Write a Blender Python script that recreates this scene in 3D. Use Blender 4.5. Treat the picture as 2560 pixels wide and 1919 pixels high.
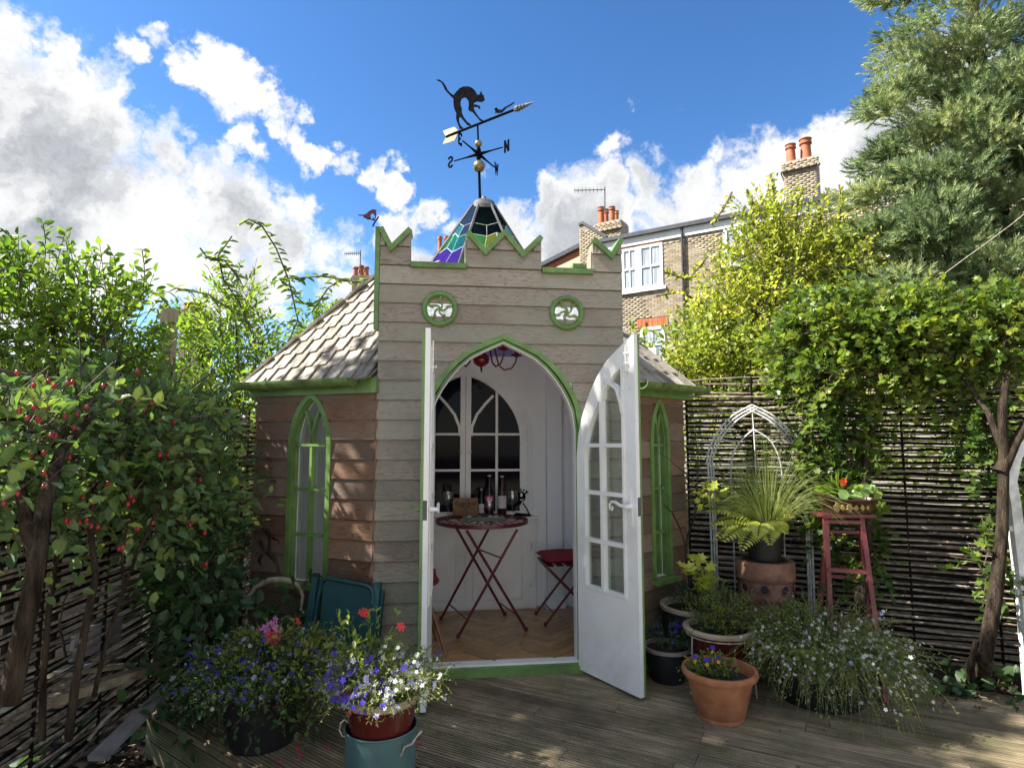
import bpy, math, random
import numpy as np
from mathutils import Vector, Matrix
random.seed(7); rng = np.random.default_rng(11)
R = math.radians
for _o in list(bpy.data.objects): bpy.data.objects.remove(_o)
scene = bpy.context.scene
col = scene.collection

# ------------------------------------------------------------------ camera
EYE = Vector((0, 0, 1.5)); FPX = 1500.0; CX, CY = 1280.0, 959.5
PITCH = math.atan(145.5/1500)
cd = bpy.data.cameras.new('camera'); cam = bpy.data.objects.new('camera', cd); col.objects.link(cam)
cam.location = EYE; cam.rotation_euler = (math.pi/2+PITCH, 0, 0)
cd.sensor_width = 36; cd.lens = 36*FPX/2560; cd.clip_end = 2000; cd.clip_start = .05
scene.camera = cam
cp_, sp_ = math.cos(PITCH), math.sin(PITCH)
def ray(px, py):
    a = (px-CX)/FPX; b = -(py-CY)/FPX
    return Vector((a, cp_-b*sp_, sp_+b*cp_))
def at(px, py, Y):
    d = ray(px, py); return EYE + d*(Y/d.y)
def gnd(px, py, z=0.0):
    d = ray(px, py); return EYE + d*((z-EYE.z)/d.z)

# ------------------------------------------------------------------ sky
SUN_AZ = Vector((-1.0, -.09, 0)).normalized(); SUN_EL = R(46)
world = bpy.data.worlds.new('World'); scene.world = world; world.use_nodes = True
def build_sky():
    nt = world.node_tree; N = nt.nodes; K = nt.links
    for n in list(N): N.remove(n)
    out = N.new('ShaderNodeOutputWorld'); bg = N.new('ShaderNodeBackground'); K.new(bg.outputs[0], out.inputs[0])
    sky = N.new('ShaderNodeTexSky'); sky.sky_type = 'NISHITA'; sky.sun_disc = False
    sky.sun_elevation = SUN_EL; sky.sun_rotation = math.atan2(SUN_AZ.x, SUN_AZ.y)
    sky.air_density = 1.0; sky.dust_density = .3; sky.ozone_density = 3.0
    hs = N.new('ShaderNodeHueSaturation'); hs.inputs['Saturation'].default_value = 1.13; hs.inputs['Value'].default_value = .56
    gm = N.new('ShaderNodeGamma'); gm.inputs[1].default_value = 1.22; K.new(sky.outputs[0], gm.inputs[0]); K.new(gm.outputs[0], hs.inputs['Color'])
    tc = N.new('ShaderNodeTexCoord')
    def vm(op, a, b=None):
        n = N.new('ShaderNodeVectorMath'); n.operation = op
        for i, x in enumerate((a, b)):
            if x is None: continue
            if hasattr(x, 'is_linked'): K.new(x, n.inputs[i])
            else: n.inputs[i].default_value = x
        return n.outputs['Value'] if op in ('DISTANCE', 'DOT_PRODUCT') else n.outputs[0]
    def mt(op, a, b=None, clamp=False):
        n = N.new('ShaderNodeMath'); n.operation = op; n.use_clamp = clamp
        for i, x in enumerate((a, b)):
            if x is None: continue
            if hasattr(x, 'is_linked'): K.new(x, n.inputs[i])
            else: n.inputs[i].default_value = x
        return n.outputs[0]
    def noise(v, sc, det=6, rough=.6):
        n = N.new('ShaderNodeTexNoise'); n.inputs['Scale'].default_value = sc; n.inputs['Detail'].default_value = det
        n.inputs['Roughness'].default_value = rough; K.new(v, n.inputs['Vector']); return n
    def mr(v, a, b, c=0, d=1, smooth=True):
        n = N.new('ShaderNodeMapRange'); n.interpolation_type = 'SMOOTHSTEP' if smooth else 'LINEAR'
        n.inputs[1].default_value = a; n.inputs[2].default_value = b; n.inputs[3].default_value = c; n.inputs[4].default_value = d
        K.new(v, n.inputs[0]); return n.outputs[0]
    d = vm('NORMALIZE', tc.outputs['Generated'])
    w1 = vm('SUBTRACT', noise(d, 5.5, 6, .62).outputs['Color'], (.5, .5, .5))
    s1 = vm('MULTIPLY', w1, (.17, .17, .17))
    w2 = vm('SUBTRACT', noise(d, 22, 4, .65).outputs['Color'], (.5, .5, .5))
    s2 = vm('MULTIPLY', w2, (.05, .05, .05))
    dw = vm('ADD', vm('ADD', d, s1), s2)
    blobs = [(-40,250,210,1),(120,430,230,1),(330,560,210,1),(80,640,230,1),(560,560,170,1),(700,610,130,1),(740,500,85,.9),(0,70,90,.9),
             (60,130,90,.9),(250,330,120,.9),(420,420,100,.9),(600,710,140,.8),(830,660,110,.8),(880,740,120,.8),(580,430,60,.75),(430,690,120,.8),(250,760,160,.7),
             (285,105,45,.7),(370,75,50,.7),(430,165,60,.9),(520,165,85,1),(590,215,85,1),(660,250,50,.8),(715,300,45,.6),(775,345,55,.8),
             (850,380,52,.8),(915,425,62,.95),(975,465,58,.95),(760,305,30,.6),(610,370,50,.7),
             (1000,575,80,.9),(1080,550,60,.85),(1180,600,80,.9),(1270,565,85,.9),(1380,520,85,.85),(1500,505,85,.8),(1620,495,95,.85),(1760,480,85,.8),(1900,480,100,.85),
             (2020,420,110,1),(2120,350,110,1),(2210,290,80,1),(1530,400,55,.55),(1640,420,50,.5),(1790,415,45,.5),(1200,430,36,.5),(1600,240,40,.42),(1570,275,34,.4),
             (1450,600,200,.9),(1750,600,200,.9),(1050,700,150,.9),(2300,500,240,1),(2350,200,120,.8)]
    acc = None
    for (px, py, r, a) in blobs:
        c = ray(px, py).normalized()
        dist = vm('DISTANCE', dw, tuple(c))
        rad = r/FPX
        v = mr(dist, rad*.15, rad*1.22, a, 0, True)
        acc = v if acc is None else mt('MAXIMUM', acc, v)
    # the same broken cumulus goes on all round the sky
    fr = vm('DOT_PRODUCT', d, tuple(ray(1280, 700).normalized()))
    outside = mr(fr, .72, .50)
    gen = mr(noise(dw, 2.6, 4, .55).outputs['Fac'], .40, .60)
    acc = mt('MAXIMUM', acc, mt('MULTIPLY', outside, gen))
    fine = noise(dw, 9, 6, .62).outputs['Fac']
    field = mt('ADD', acc, mt('MULTIPLY', mt('SUBTRACT', fine, .5), 1.5))
    alpha = mr(field, .22, .74)
    # shading: thick middles grey, thin rims bright
    low = noise(vm('ADD', dw, (3.1, 0, .8)), 3.6, 8, .62).outputs['Fac']
    thick = mt('MULTIPLY', mr(acc, .35, .95), mr(low, .34, .66))
    cr = N.new('ShaderNodeValToRGB'); K.new(thick, cr.inputs[0])
    e = cr.color_ramp.elements; e[0].position = 0; e[0].color = (1.0, .985, .955, 1); e[1].position = 1; e[1].color = (.36, .385, .43, 1)
    m_ = cr.color_ramp.elements.new(.45); m_.color = (.78, .79, .80, 1)
    mx = N.new('ShaderNodeMixRGB'); K.new(alpha, mx.inputs[0])
    K.new(hs.outputs[0], mx.inputs[1])
    sc = N.new('ShaderNodeMixRGB'); sc.blend_type = 'MULTIPLY'; sc.inputs[0].default_value = 1; K.new(cr.outputs[0], sc.inputs[1])
    sc.inputs[2].default_value = (CLOUD,)*3+(1,)
    K.new(sc.outputs[0], mx.inputs[2]); K.new(mx.outputs[0], bg.inputs[0])
    bg.inputs[1].default_value = SKY
SKY = .10; CLOUD = 3.9
build_sky()
sl = bpy.data.lights.new('sun', 'SUN'); sl.energy = 5.0; sl.angle = R(.55); sl.color = (1, .95, .86)
sun = bpy.data.objects.new('sun', sl); col.objects.link(sun)
sdir = Vector((SUN_AZ.x*math.cos(SUN_EL), SUN_AZ.y*math.cos(SUN_EL), math.sin(SUN_EL)))
sun.rotation_euler = sdir.to_track_quat('Z', 'Y').to_euler(); sun.location = sdir*30
scene.view_settings.view_transform = 'Standard'; scene.view_settings.look = 'None'
scene.view_settings.exposure = 1.6; scene.view_settings.gamma = 1
scene.render.engine = 'CYCLES'

# ------------------------------------------------------------------ helpers
class Frame:
    def __init__(s, o, u, n=None, w=(0, 0, 1)):
        s.o = Vector(o); s.u = Vector(u).normalized(); s.w = Vector(w).normalized()
        s.n = Vector(n).normalized() if n is not None else s.u.cross(s.w).normalized()
    def p(s, a, z, d=0): return s.o + s.u*a + s.w*z + s.n*d
    def uv(s, px, py, d=0):
        r = ray(px, py); o = s.o + s.n*d
        t = (o-EYE).dot(s.n)/r.dot(s.n); q = EYE+r*t-s.o
        return q.dot(s.u), q.dot(s.w)

class MB:
    def __init__(s): s.v = []; s.f = []; s.uv = {}; s.mi = {}; s.m2 = None
    def quad(s, *pts, uv=None):
        b = len(s.v); s.v += [tuple(p) for p in pts]; s.f.append(tuple(range(b, b+len(pts))))
        if uv: s.uv[len(s.f)-1] = uv
    def box(s, c, ux, uy, uz, hx, hy, hz):
        c = Vector(c); X = Vector(ux).normalized()*hx; Y = Vector(uy).normalized()*hy; Z = Vector(uz).normalized()*hz
        P = [c+X*i+Y*j+Z*k for k in (-1, 1) for j in (-1, 1) for i in (-1, 1)]
        b = len(s.v); s.v += [tuple(p) for p in P]
        for q in ((0,2,3,1),(4,5,7,6),(0,1,5,4),(2,6,7,3),(0,4,6,2),(1,3,7,5)): s.f.append(tuple(b+i for i in q))
        return s
    def abox(s, x0, x1, y0, y1, z0, z1):
        return s.box(((x0+x1)/2, (y0+y1)/2, (z0+z1)/2), (1,0,0), (0,1,0), (0,0,1), (x1-x0)/2, (y1-y0)/2, (z1-z0)/2)
    def beam(s, a, b, w, h, up=(0,0,1)):
        a = Vector(a); b = Vector(b); d = (b-a); L = d.length; d.normalize()
        side = d.cross(Vector(up))
        if side.length < 1e-4: side = d.cross(Vector((1,0,0)))
        side.normalize(); u2 = side.cross(d)
        return s.box((a+b)/2, d, side, u2, L/2, w/2, h/2)
    def tube(s, pts, r, n=6, cap=True):
        pts = [Vector(p) for p in pts]; m = len(pts)
        rr = r if hasattr(r, '__len__') else [r]*m
        b0 = len(s.v); prev = None
        for i, p in enumerate(pts):
            t = (pts[min(i+1, m-1)]-pts[max(i-1, 0)])
            if t.length < 1e-9: t = Vector((0,0,1))
            t.normalize()
            if prev is None:
                a = Vector((0,0,1)) if abs(t.z) < .9 else Vector((1,0,0)); a = (a-t*a.dot(t)).normalized()
            else:
                a = prev-t*prev.dot(t); a.normalize()
            prev = a; bb = t.cross(a)
            for k in range(n):
                th = 2*math.pi*k/n; s.v.append(tuple(p+(a*math.cos(th)+bb*math.sin(th))*rr[i]))
        for i in range(m-1):
            for k in range(n):
                s.f.append((b0+i*n+k, b0+i*n+(k+1)%n, b0+(i+1)*n+(k+1)%n, b0+(i+1)*n+k))
        if cap:
            s.f.append(tuple(b0+k for k in range(n))[::-1]); s.f.append(tuple(b0+(m-1)*n+k for k in range(n)))
        return s
    def lathe(s, c, prof, n=28, wob=0, ax=None):
        c = Vector(c); b0 = len(s.v)
        M = Matrix.Identity(3) if ax is None else Vector(ax).to_track_quat('Z', 'Y').to_matrix()
        for (r, z) in prof:
            for k in range(n):
                th = 2*math.pi*k/n; q = r*(1+wob*math.sin(3*th+z*9))
                s.v.append(tuple(c+M@Vector((q*math.cos(th), q*math.sin(th), z))))
        for i in range(len(prof)-1):
            for k in range(n): s.f.append((b0+i*n+k, b0+i*n+(k+1)%n, b0+(i+1)*n+(k+1)%n, b0+(i+1)*n+k))
        s.f.append(tuple(b0+k for k in range(n))[::-1]); s.f.append(tuple(b0+(len(prof)-1)*n+k for k in range(n)))
        return s
    def ball(s, c, r, n=12, sq=(1,1,1), m=8):
        prof = []; c = Vector(c); b0 = len(s.v)
        for i in range(m+1):
            ph = math.pi*i/m-math.pi/2
            for k in range(n):
                th = 2*math.pi*k/n
                s.v.append((c.x+r*sq[0]*math.cos(ph)*math.cos(th), c.y+r*sq[1]*math.cos(ph)*math.sin(th), c.z+r*sq[2]*math.sin(ph)))
        for i in range(m):
            for k in range(n): s.f.append((b0+i*n+k, b0+i*n+(k+1)%n, b0+(i+1)*n+(k+1)%n, b0+(i+1)*n+k))
        return s
    def cols(s, fr, C, d0, d1, uvo=None, tilt=0):
        """C: list of (a, lo, hi); a solid between the two lines, from depth d0 (back) to d1 (front); tilt pushes the lower edge forward"""
        b = len(s.v); m = len(C)
        for (a, lo, hi) in C:
            s.v += [tuple(fr.p(a, lo, d1+tilt)), tuple(fr.p(a, hi, d1)), tuple(fr.p(a, lo, d0)), tuple(fr.p(a, hi, d0))]
        for i in range(m-1):
            j = b+4*i; k = j+4; A, B = C[i], C[i+1]
            s.f.append((j, k, k+1, j+1)); s.uv[len(s.f)-1] = [(A[0], A[1]), (B[0], B[1]), (B[0], B[2]), (A[0], A[2])]
            s.f.append((j+2, j+3, k+3, k+2)); s.f.append((j+1, k+1, k+3, j+3)); s.f.append((j, j+2, k+2, k))
        s.f.append((b, b+1, b+3, b+2)); e = b+4*(m-1); s.f.append((e, e+2, e+3, e+1))
        return s
    def rect(s, fr, a0, a1, z0, z1, d0, d1): return s.cols(fr, [(a0, z0, z1), (a1, z0, z1)], d0, d1)
    def band(s, fr, pts, w, d0, d1, closed=False, off=0):
        """a bar of width w along pts=(a,z) in the frame's plane, mitred"""
        P = [Vector((p[0], p[1])) for p in pts]; m = len(P); L = []; Rr = []
        for i in range(m):
            if closed: t0 = (P[i]-P[i-1]); t1 = (P[(i+1) % m]-P[i])
            else: t0 = (P[i]-P[i-1]) if i else (P[1]-P[0]); t1 = (P[i+1]-P[i]) if i < m-1 else (P[-1]-P[-2])
            t0.normalize(); t1.normalize(); n0 = Vector((-t0.y, t0.x)); n1 = Vector((-t1.y, t1.x))
            nn = (n0+n1); nn = nn.normalized() if nn.length > 1e-6 else n0
            k = 1/max(.45, nn.dot(n0)); L.append(P[i]+nn*(w/2+off)*k); Rr.append(P[i]-nn*(w/2-off)*k)
        b = len(s.v)
        for i in range(m):
            s.v += [tuple(fr.p(L[i].x, L[i].y, d1)), tuple(fr.p(Rr[i].x, Rr[i].y, d1)), tuple(fr.p(L[i].x, L[i].y, d0)), tuple(fr.p(Rr[i].x, Rr[i].y, d0))]
        for i in range(m if closed else m-1):
            j = b+4*i; k = b+4*((i+1) % m)
            s.f += [(j, j+1, k+1, k), (j+2, k+2, k+3, j+3), (j, k, k+2, j+2), (j+1, j+3, k+3, k+1)]
        if not closed:
            e = b+4*(m-1); s.f += [(b, b+2, b+3, b+1), (e, e+1, e+3, e+2)]
        return s
    def poly(s, fr, pts, d0, d1):
        b = len(s.v); m = len(pts)
        s.v += [tuple(fr.p(a, z, d1)) for a, z in pts]; s.v += [tuple(fr.p(a, z, d0)) for a, z in pts]
        s.f.append(tuple(range(b, b+m))); s.f.append(tuple(range(b+2*m-1, b+m-1, -1)))
        for i in range(m): j = (i+1) % m; s.f.append((b+i, b+m+i, b+m+j, b+j))
        return s
    def build(s, name, mat, parent=None, smooth=None, kind=None):
        base = Vector(parent['_o']) if parent is not None and '_o' in parent.keys() else Vector((0,0,0))
        me = bpy.data.meshes.new(name); bx, by, bz = base
        me.from_pydata([(x-bx, y-by, z-bz) for x, y, z in s.v], [], s.f)
        if s.uv:
            ul = me.uv_layers.new(name='UVMap')
            for fi, uvs in s.uv.items():
                pl = me.polygons[fi]
                for li, q in zip(pl.loop_indices, uvs): ul.data[li].uv = q
        if mat: me.materials.append(mat)
        if s.m2:
            me.materials.append(s.m2)
            for fi in s.mi: me.polygons[fi].material_index = 1
        if smooth:
            me.shade_smooth(); me.set_sharp_from_angle(angle=R(smooth))
        me.update()
        return link(name, me, parent, kind)
def link(name, me, parent=None, kind=None):
    o = bpy.data.objects.new(name, me); col.objects.link(o)
    if parent is not None: o.parent = parent; o['_o'] = list(parent['_o']) if '_o' in parent.keys() else [0, 0, 0]
    else: o['_o'] = [0, 0, 0]
    if kind: o['kind'] = kind
    return o
def thing(name, label, cat, loc=(0,0,0), group=None):
    o = bpy.data.objects.new(name, None); col.objects.link(o); o.location = loc; o['_o'] = list(loc)
    o.empty_display_size = .1
    o['label'] = label; o['category'] = cat
    if group: o['group'] = group
    return o
def tag(o, label, cat, group=None):
    o['label'] = label; o['category'] = cat
    if group: o['group'] = group
    return o
def copy_tree(o, loc, rz=0, label=None, parent=None, scale=None):
    c = o.copy(); col.objects.link(c)
    if parent is None:
        c.location = loc; c.rotation_euler = (0, 0, rz)
        if scale: c.scale = (scale,)*3
        if label: c['label'] = label
    else: c.parent = parent
    for ch in o.children: copy_tree(ch, None, parent=c)
    return c
def lerp(a, b, t): return a+(b-a)*t
def interp(x, T):
    for (x0, y0), (x1, y1) in zip(T, T[1:]):
        if x <= x1: return lerp(y0, y1, max(0, (x-x0)/(x1-x0)))
    return T[-1][1]

# ------------------------------------------------------------------ materials
class NT:
    def __init__(s, name):
        s.m = bpy.data.materials.new(name); s.m.use_nodes = True; s.t = s.m.node_tree
        s.b = s.t.nodes['Principled BSDF']; s.out = s.t.nodes['Material Output']
    def n(s, ty, **k):
        n = s.t.nodes.new(ty)
        for a, v in k.items():
            if a in n.inputs.keys() if isinstance(a, str) else False: pass
            setattr(n, a, v)
        return n
    def l(s, a, b): s.t.links.new(a, b)
    def coord(s, kind='Object', scale=(1,1,1), rnd=0):
        tc = s.n('ShaderNodeTexCoord'); mp = s.n('ShaderNodeMapping'); mp.inputs['Scale'].default_value = scale
        s.l(tc.outputs[kind], mp.inputs[0])
        if rnd:
            oi = s.n('ShaderNodeObjectInfo'); ml = s.n('ShaderNodeMath', operation='MULTIPLY'); ml.inputs[1].default_value = rnd
            s.l(oi.outputs['Random'], ml.inputs[0])
            cb = s.n('ShaderNodeCombineXYZ'); s.l(ml.outputs[0], cb.inputs[0]); s.l(ml.outputs[0], cb.inputs[1]); s.l(ml.outputs[0], cb.inputs[2])
            s.l(cb.outputs[0], mp.inputs['Location'])
        return mp.outputs[0]
    def noise(s, v, sc, det=5, rough=.6, dist=0):
        n = s.n('ShaderNodeTexNoise'); n.inputs['Scale'].default_value = sc; n.inputs['Detail'].default_value = det
        n.inputs['Roughness'].default_value = rough; n.inputs['Distortion'].default_value = dist; s.l(v, n.inputs['Vector']); return n.outputs['Fac']
    def ramp(s, v, stops):
        r = s.n('ShaderNodeValToRGB'); s.l(v, r.inputs[0]); e = r.color_ramp.elements
        e[0].position = stops[0][0]; e[0].color = (*stops[0][1], 1); e[1].position = stops[-1][0]; e[1].color = (*stops[-1][1], 1)
        for p, c in stops[1:-1]: x = e.new(p); x.color = (*c, 1)
        return r.outputs[0]
    def mix(s, f, a, b, mode='MIX'):
        m = s.n('ShaderNodeMixRGB', blend_type=mode)
        for i, x in enumerate((f, a, b)):
            if hasattr(x, 'is_linked'): s.l(x, m.inputs[i])
            elif isinstance(x, (int, float)): m.inputs[i].default_value = x if i == 0 else (x, x, x, 1)
            else: m.inputs[i].default_value = (*x, 1)
        return m.outputs[0]
    def math(s, op, a, b):
        m = s.n('ShaderNodeMath', operation=op)
        for i, x in enumerate((a, b)):
            if hasattr(x, 'is_linked'): s.l(x, m.inputs[i])
            else: m.inputs[i].default_value = x
        return m.outputs[0]
    def rnd(s, a, b):
        oi = s.n('ShaderNodeObjectInfo'); mr = s.n('ShaderNodeMapRange'); mr.inputs[3].default_value = a; mr.inputs[4].default_value = b
        s.l(oi.outputs['Random'], mr.inputs[0]); return mr.outputs[0]
    def fin(s, colr, rough=.7, bump=None, bs=.3, bd=.01, metal=0, spec=None):
        if hasattr(colr, 'is_linked'): s.l(colr, s.b.inputs['Base Color'])
        else: s.b.inputs['Base Color'].default_value = (*colr, 1)
        if hasattr(rough, 'is_linked'): s.l(rough, s.b.inputs['Roughness'])
        else: s.b.inputs['Roughness'].default_value = rough
        s.b.inputs['Metallic'].default_value = metal
        if spec is not None: s.b.inputs['Specular IOR Level'].default_value = spec
        if bump is not None:
            bn = s.n('ShaderNodeBump'); bn.inputs['Strength'].default_value = bs; bn.inputs['Distance'].default_value = bd
            s.l(bump, bn.inputs['Height']); s.l(bn.outputs[0], s.b.inputs['Normal'])
        return s.m
def pm(name, c1, c2, sc=8, rough=.6, bs=.25, bd=.004, metal=0, stretch=(1,1,1), stops=(.35,.65), spec=None, rnd=0, det=6, dirt=None):
    t = NT(name); v = t.coord('Object', stretch, rnd=13 if rnd else 0); f = t.noise(v, sc, det)
    c = t.ramp(f, [(stops[0], c1), (stops[1], c2)])
    if rnd: c = t.mix(1, c, t.rnd(1-rnd, 1+rnd), 'MULTIPLY')
    if dirt:
        w = t.coord('Object'); d1 = t.ramp(t.noise(w, 3.5, 8, .7), [(.50, (0,0,0)), (.74, (dirt[1],)*3)]); c = t.mix(d1, c, dirt[0])
        d2 = t.ramp(t.noise(w, 38, 3, .6), [(.66, (0,0,0)), (.72, (dirt[1],)*3)]); c = t.mix(d2, c, dirt[0])
    return t.fin(c, rough, t.noise(v, sc*5, 4), bs, bd, metal, spec)
def board_mat(name, light, dark, knot, tone=.16, weath=None):
    t = NT(name)
    v = t.coord('UV', (1, 1, 1), rnd=61)
    mp = t.n('ShaderNodeMapping'); mp.inputs['Scale'].default_value = (1.3, 9, 1); t.l(v, mp.inputs[0])
    nz = t.noise(mp.outputs[0], 1.6, 3, .5)
    wv = t.math('MULTIPLY', nz, 15.0); fr = t.math('FRACT', wv, 0)
    ring = t.ramp(fr, [(0, (1,1,1)), (.55, (.75,)*3), (.9, (.15,)*3), (1, (1,)*3)])
    mp2 = t.n('ShaderNodeMapping'); mp2.inputs['Scale'].default_value = (3, 130, 1); t.l(v, mp2.inputs[0])
    fine = t.noise(mp2.outputs[0], 1.5, 4, .6)
    g = t.mix(.48, fine, ring)
    c = t.ramp(g, [(.25, dark), (.62, light)])
    c = t.mix(t.ramp(t.noise(v, 2.2, 4), [(.5, (0,0,0)), (.72, (.7,)*3)]), c, knot)
    if weath: # silvering and green algae, in patches
        c = t.mix(t.ramp(t.noise(v, 1.3, 6), [(.42, (0,0,0)), (.6, (.55,)*3)]), c, weath)
    c = t.mix(1, c, t.rnd(1-tone, 1+tone), 'MULTIPLY')
    return t.fin(c, .78, g, .35, .004, spec=.25)
def leaf_mat(name, cols_, trans=.45, rough=.45, spec=.4):
    """cols_: colours from the tint attribute 0..1"""
    t = NT(name); a = t.n('ShaderNodeAttribute', attribute_name='tint')
    k = len(cols_); c = t.ramp(a.outputs['Fac'], [(i/(k-1), q) for i, q in enumerate(cols_)])
    t.fin(c, rough, spec=spec)
    tr = t.n('ShaderNodeBsdfTranslucent'); cc = t.mix(1, c, (1.25, 1.35, .55), 'MULTIPLY'); t.l(cc, tr.inputs[0])
    ms = t.n('ShaderNodeMixShader'); ms.inputs[0].default_value = trans
    t.l(t.b.outputs[0], ms.inputs[1]); t.l(tr.outputs[0], ms.inputs[2]); t.l(ms.outputs[0], t.out.inputs[0])
    return t.m
def glass_mat(name, tint=(.9,.95,.93), refl=.03, rough=.02, body=0):
    t = NT(name); tr = t.n('ShaderNodeBsdfTransparent'); tr.inputs[0].default_value = (*tint, 1)
    gl = t.n('ShaderNodeBsdfGlossy'); gl.inputs['Roughness'].default_value = rough
    fz = t.n('ShaderNodeFresnel'); fz.inputs[0].default_value = 1.28
    f = t.math('ADD', fz.outputs[0], refl)
    ms = t.n('ShaderNodeMixShader'); t.l(f, ms.inputs[0]); t.l(tr.outputs[0], ms.inputs[1]); t.l(gl.outputs[0], ms.inputs[2])
    last = ms.outputs[0]
    if body:
        df = t.n('ShaderNodeBsdfTranslucent'); df.inputs[0].default_value = (*tint, 1); m2 = t.n('ShaderNodeMixShader'); m2.inputs[0].default_value = body
        t.l(last, m2.inputs[1]); t.l(df.outputs[0], m2.inputs[2]); last = m2.outputs[0]
    t.l(last, t.out.inputs[0]); return t.m

M = {}
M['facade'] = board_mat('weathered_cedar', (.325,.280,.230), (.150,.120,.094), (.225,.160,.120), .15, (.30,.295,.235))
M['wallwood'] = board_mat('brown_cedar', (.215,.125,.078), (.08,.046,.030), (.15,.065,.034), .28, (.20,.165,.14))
M['green'] = pm('green_paint', (.115,.215,.055), (.17,.29,.09), 11, .42, .3, .003, dirt=((.075,.085,.04), .75))
M['greendirt'] = pm('green_gutter_plastic', (.09,.145,.04), (.19,.28,.085), 16, .5, .3, .002, dirt=((.07,.08,.035), .8))
M['white'] = pm('white_gloss_paint', (.78,.77,.74), (.86,.85,.83), 3, .35, .15, .001, dirt=((.42,.41,.35), .35))
M['inner'] = pm('interior_white_wall', (.84,.83,.79), (.88,.87,.84), 2, .6, .1, .001)
M['dark'] = pm('dark_void', (.012,.012,.014), (.02,.018,.02), 3, .8)
M['glass'] = glass_mat('window_glass')
M['roofslate'] = None
def slate():
    t = NT('pale_shingle'); v = t.coord('Object', (1,1,1), 31); f = t.noise(v, 9, 7, .65); g = t.noise(v, 60, 4)
    c = t.ramp(f, [(.3, (.13,.105,.08)), (.5, (.30,.265,.21)), (.72, (.44,.40,.33))]); c = t.mix(1, c, t.rnd(.6, 1.15), 'MULTIPLY')
    return t.fin(c, .75, t.mix(.5, f, g), .7, .012)
M['slate'] = slate()
M['lead'] = pm('lead_grey', (.05,.053,.056), (.11,.113,.115), 7, .6, .3, .004)
M['black'] = pm('black_iron', (.004,.004,.006), (.008,.008,.010), 20, .9, .1, .001, spec=0)
M['brass'] = pm('aged_brass', (.16,.13,.06), (.30,.26,.15), 9, .35, .1, .001, metal=.8)
M['maroon'] = pm('maroon_metal', (.075,.008,.016), (.14,.016,.03), 12, .35, .1, .001)
M['fabric'] = pm('crimson_cushion', (.20,.006,.018), (.30,.012,.03), 30, .85, .4, .002)
# ------------------------------------------------------------------ the summerhouse
Lp = gnd(928, 1698); Rp = gnd(1571, 1668)
FLp = Vector((-1.835, 4.355, 0)); FRp = Vector((1.31, 4.656, 0))
CEN = Vector((-.27, 5.58, 0))
FA = Frame(Lp, Rp-Lp); WA = (Rp-Lp).length
LW = Frame(FLp, Lp-FLp); WL = (Lp-FLp).length
RW = Frame(Rp, FRp-Rp); WR = (FRp-Rp).length
OCT = [Lp, Rp, FRp, CEN*2-FLp, CEN*2-Lp, CEN*2-Rp, CEN*2-FRp, FLp]
OCT = [Vector((p.x, p.y, 0)) for p in OCT]
EAVE = 1.93; FLOOR = .07
shed = thing('summerhouse', 'timber castle summerhouse with battlements, open white gothic doors and a glass spire', 'summerhouse', (CEN.x, CEN.y, 0))
# measured outline of the parapet
def prof_pts(L): return [FA.uv(x, y) for x, y in L]
topL = prof_pts([(930,572),(979,624),(1027,577)])
topM = prof_pts([(1168,584),(1213,634),(1261,586),(1306,640),(1352,596)])
topR = prof_pts([(1480,602),(1526,644),(1573,602)])
zN1 = FA.uv(1098, 668)[1]; zN2 = FA.uv(1415, 682)[1]
topL[0] = (0, topL[0][1]); topR[-1] = (WA, topR[-1][1])
aj = [topL[-1][0], topM[0][0], topM[-1][0], topR[0][0]]
e = .0015
PROF = topL+[(aj[0]+e, zN1), (aj[1]-e, zN1)]+topM+[(aj[2]+e, zN2), (aj[3]-e, zN2)]+topR
# arch of the doorway
apx, apz = FA.uv(1258, 838); HW = .545
ARCH = [(0,0),(.12,.052),(.25,.108),(.45,.205),(.60,.325),(.72,.45),(.82,.585),(.90,.72),(.96,.86),(1,1.10)]
def arch_z(x, hw=HW, ap=apz, k=.545):
    q = abs(x)/hw
    return -9 if q > 1 else ap-interp(q, ARCH)*k
def arch_pts(hw, ap, k=.545, z0=0, c=apx):
    q = [(c-x*hw, ap-d*k) for x, d in ARCH[::-1]]+[(c+x*hw, ap-d*k) for x, d in ARCH[1:]]
    return [(c-hw, z0)]+q+[(c+hw, z0)]
def board_rows(fr, A, rows, hi_fn, hole, bps, m, name='board', d0=.0, th=.011, tilt=.014, parent=shed, gap=.005):
    S = sorted(set([0, A]+[a for a in bps if 0 < a < A]+[i*.03 for i in range(int(A/.03)+1)]))
    out = []
    for (a, b) in rows:
        run = []; runs = []
        for s_ in S:
            lo = a+gap; hi = min(b, hi_fn(s_)); h = hole(s_)
            if h:
                if h[0] <= a+.02 and h[1] > a: lo = max(lo, h[1])
                elif h[1] >= b-.02 and h[0] < b: hi = min(hi, h[0])
                elif h[0] > a and h[1] < b: pass
            if hi-lo > .004: run.append((s_, lo, hi))
            else:
                if len(run) > 1: runs.append(run)
                run = []
        if len(run) > 1: runs.append(run)
        for r_ in runs:
            if r_[-1][0]-r_[0][0] < .02: continue
            mb = MB(); mb.cols(fr, r_, d0, d0+th, tilt=tilt); out.append(mb.build(name, m, parent))
    return out
zj = FA.uv(931, 663)[1]; PW = .1309
rowsF = [(zj-PW*(k+1), zj-PW*k) for k in range(-3, 21)]; rowsF = [(max(a, 0), b) for a, b in rowsF if b > .01]
hf = lambda s_: interp(s_, PROF)-.012
board_rows(FA, WA, rowsF, hf, lambda s_: (-1, arch_z(s_-apx)) if abs(s_-apx) < HW else None,
           [p[0] for p in PROF]+[apx-HW-e, apx-HW+e, apx+HW+e, apx+HW-e, apx]+[apx+x*HW*sg for x, d in ARCH for sg in (1,-1)], M['facade'])
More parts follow.
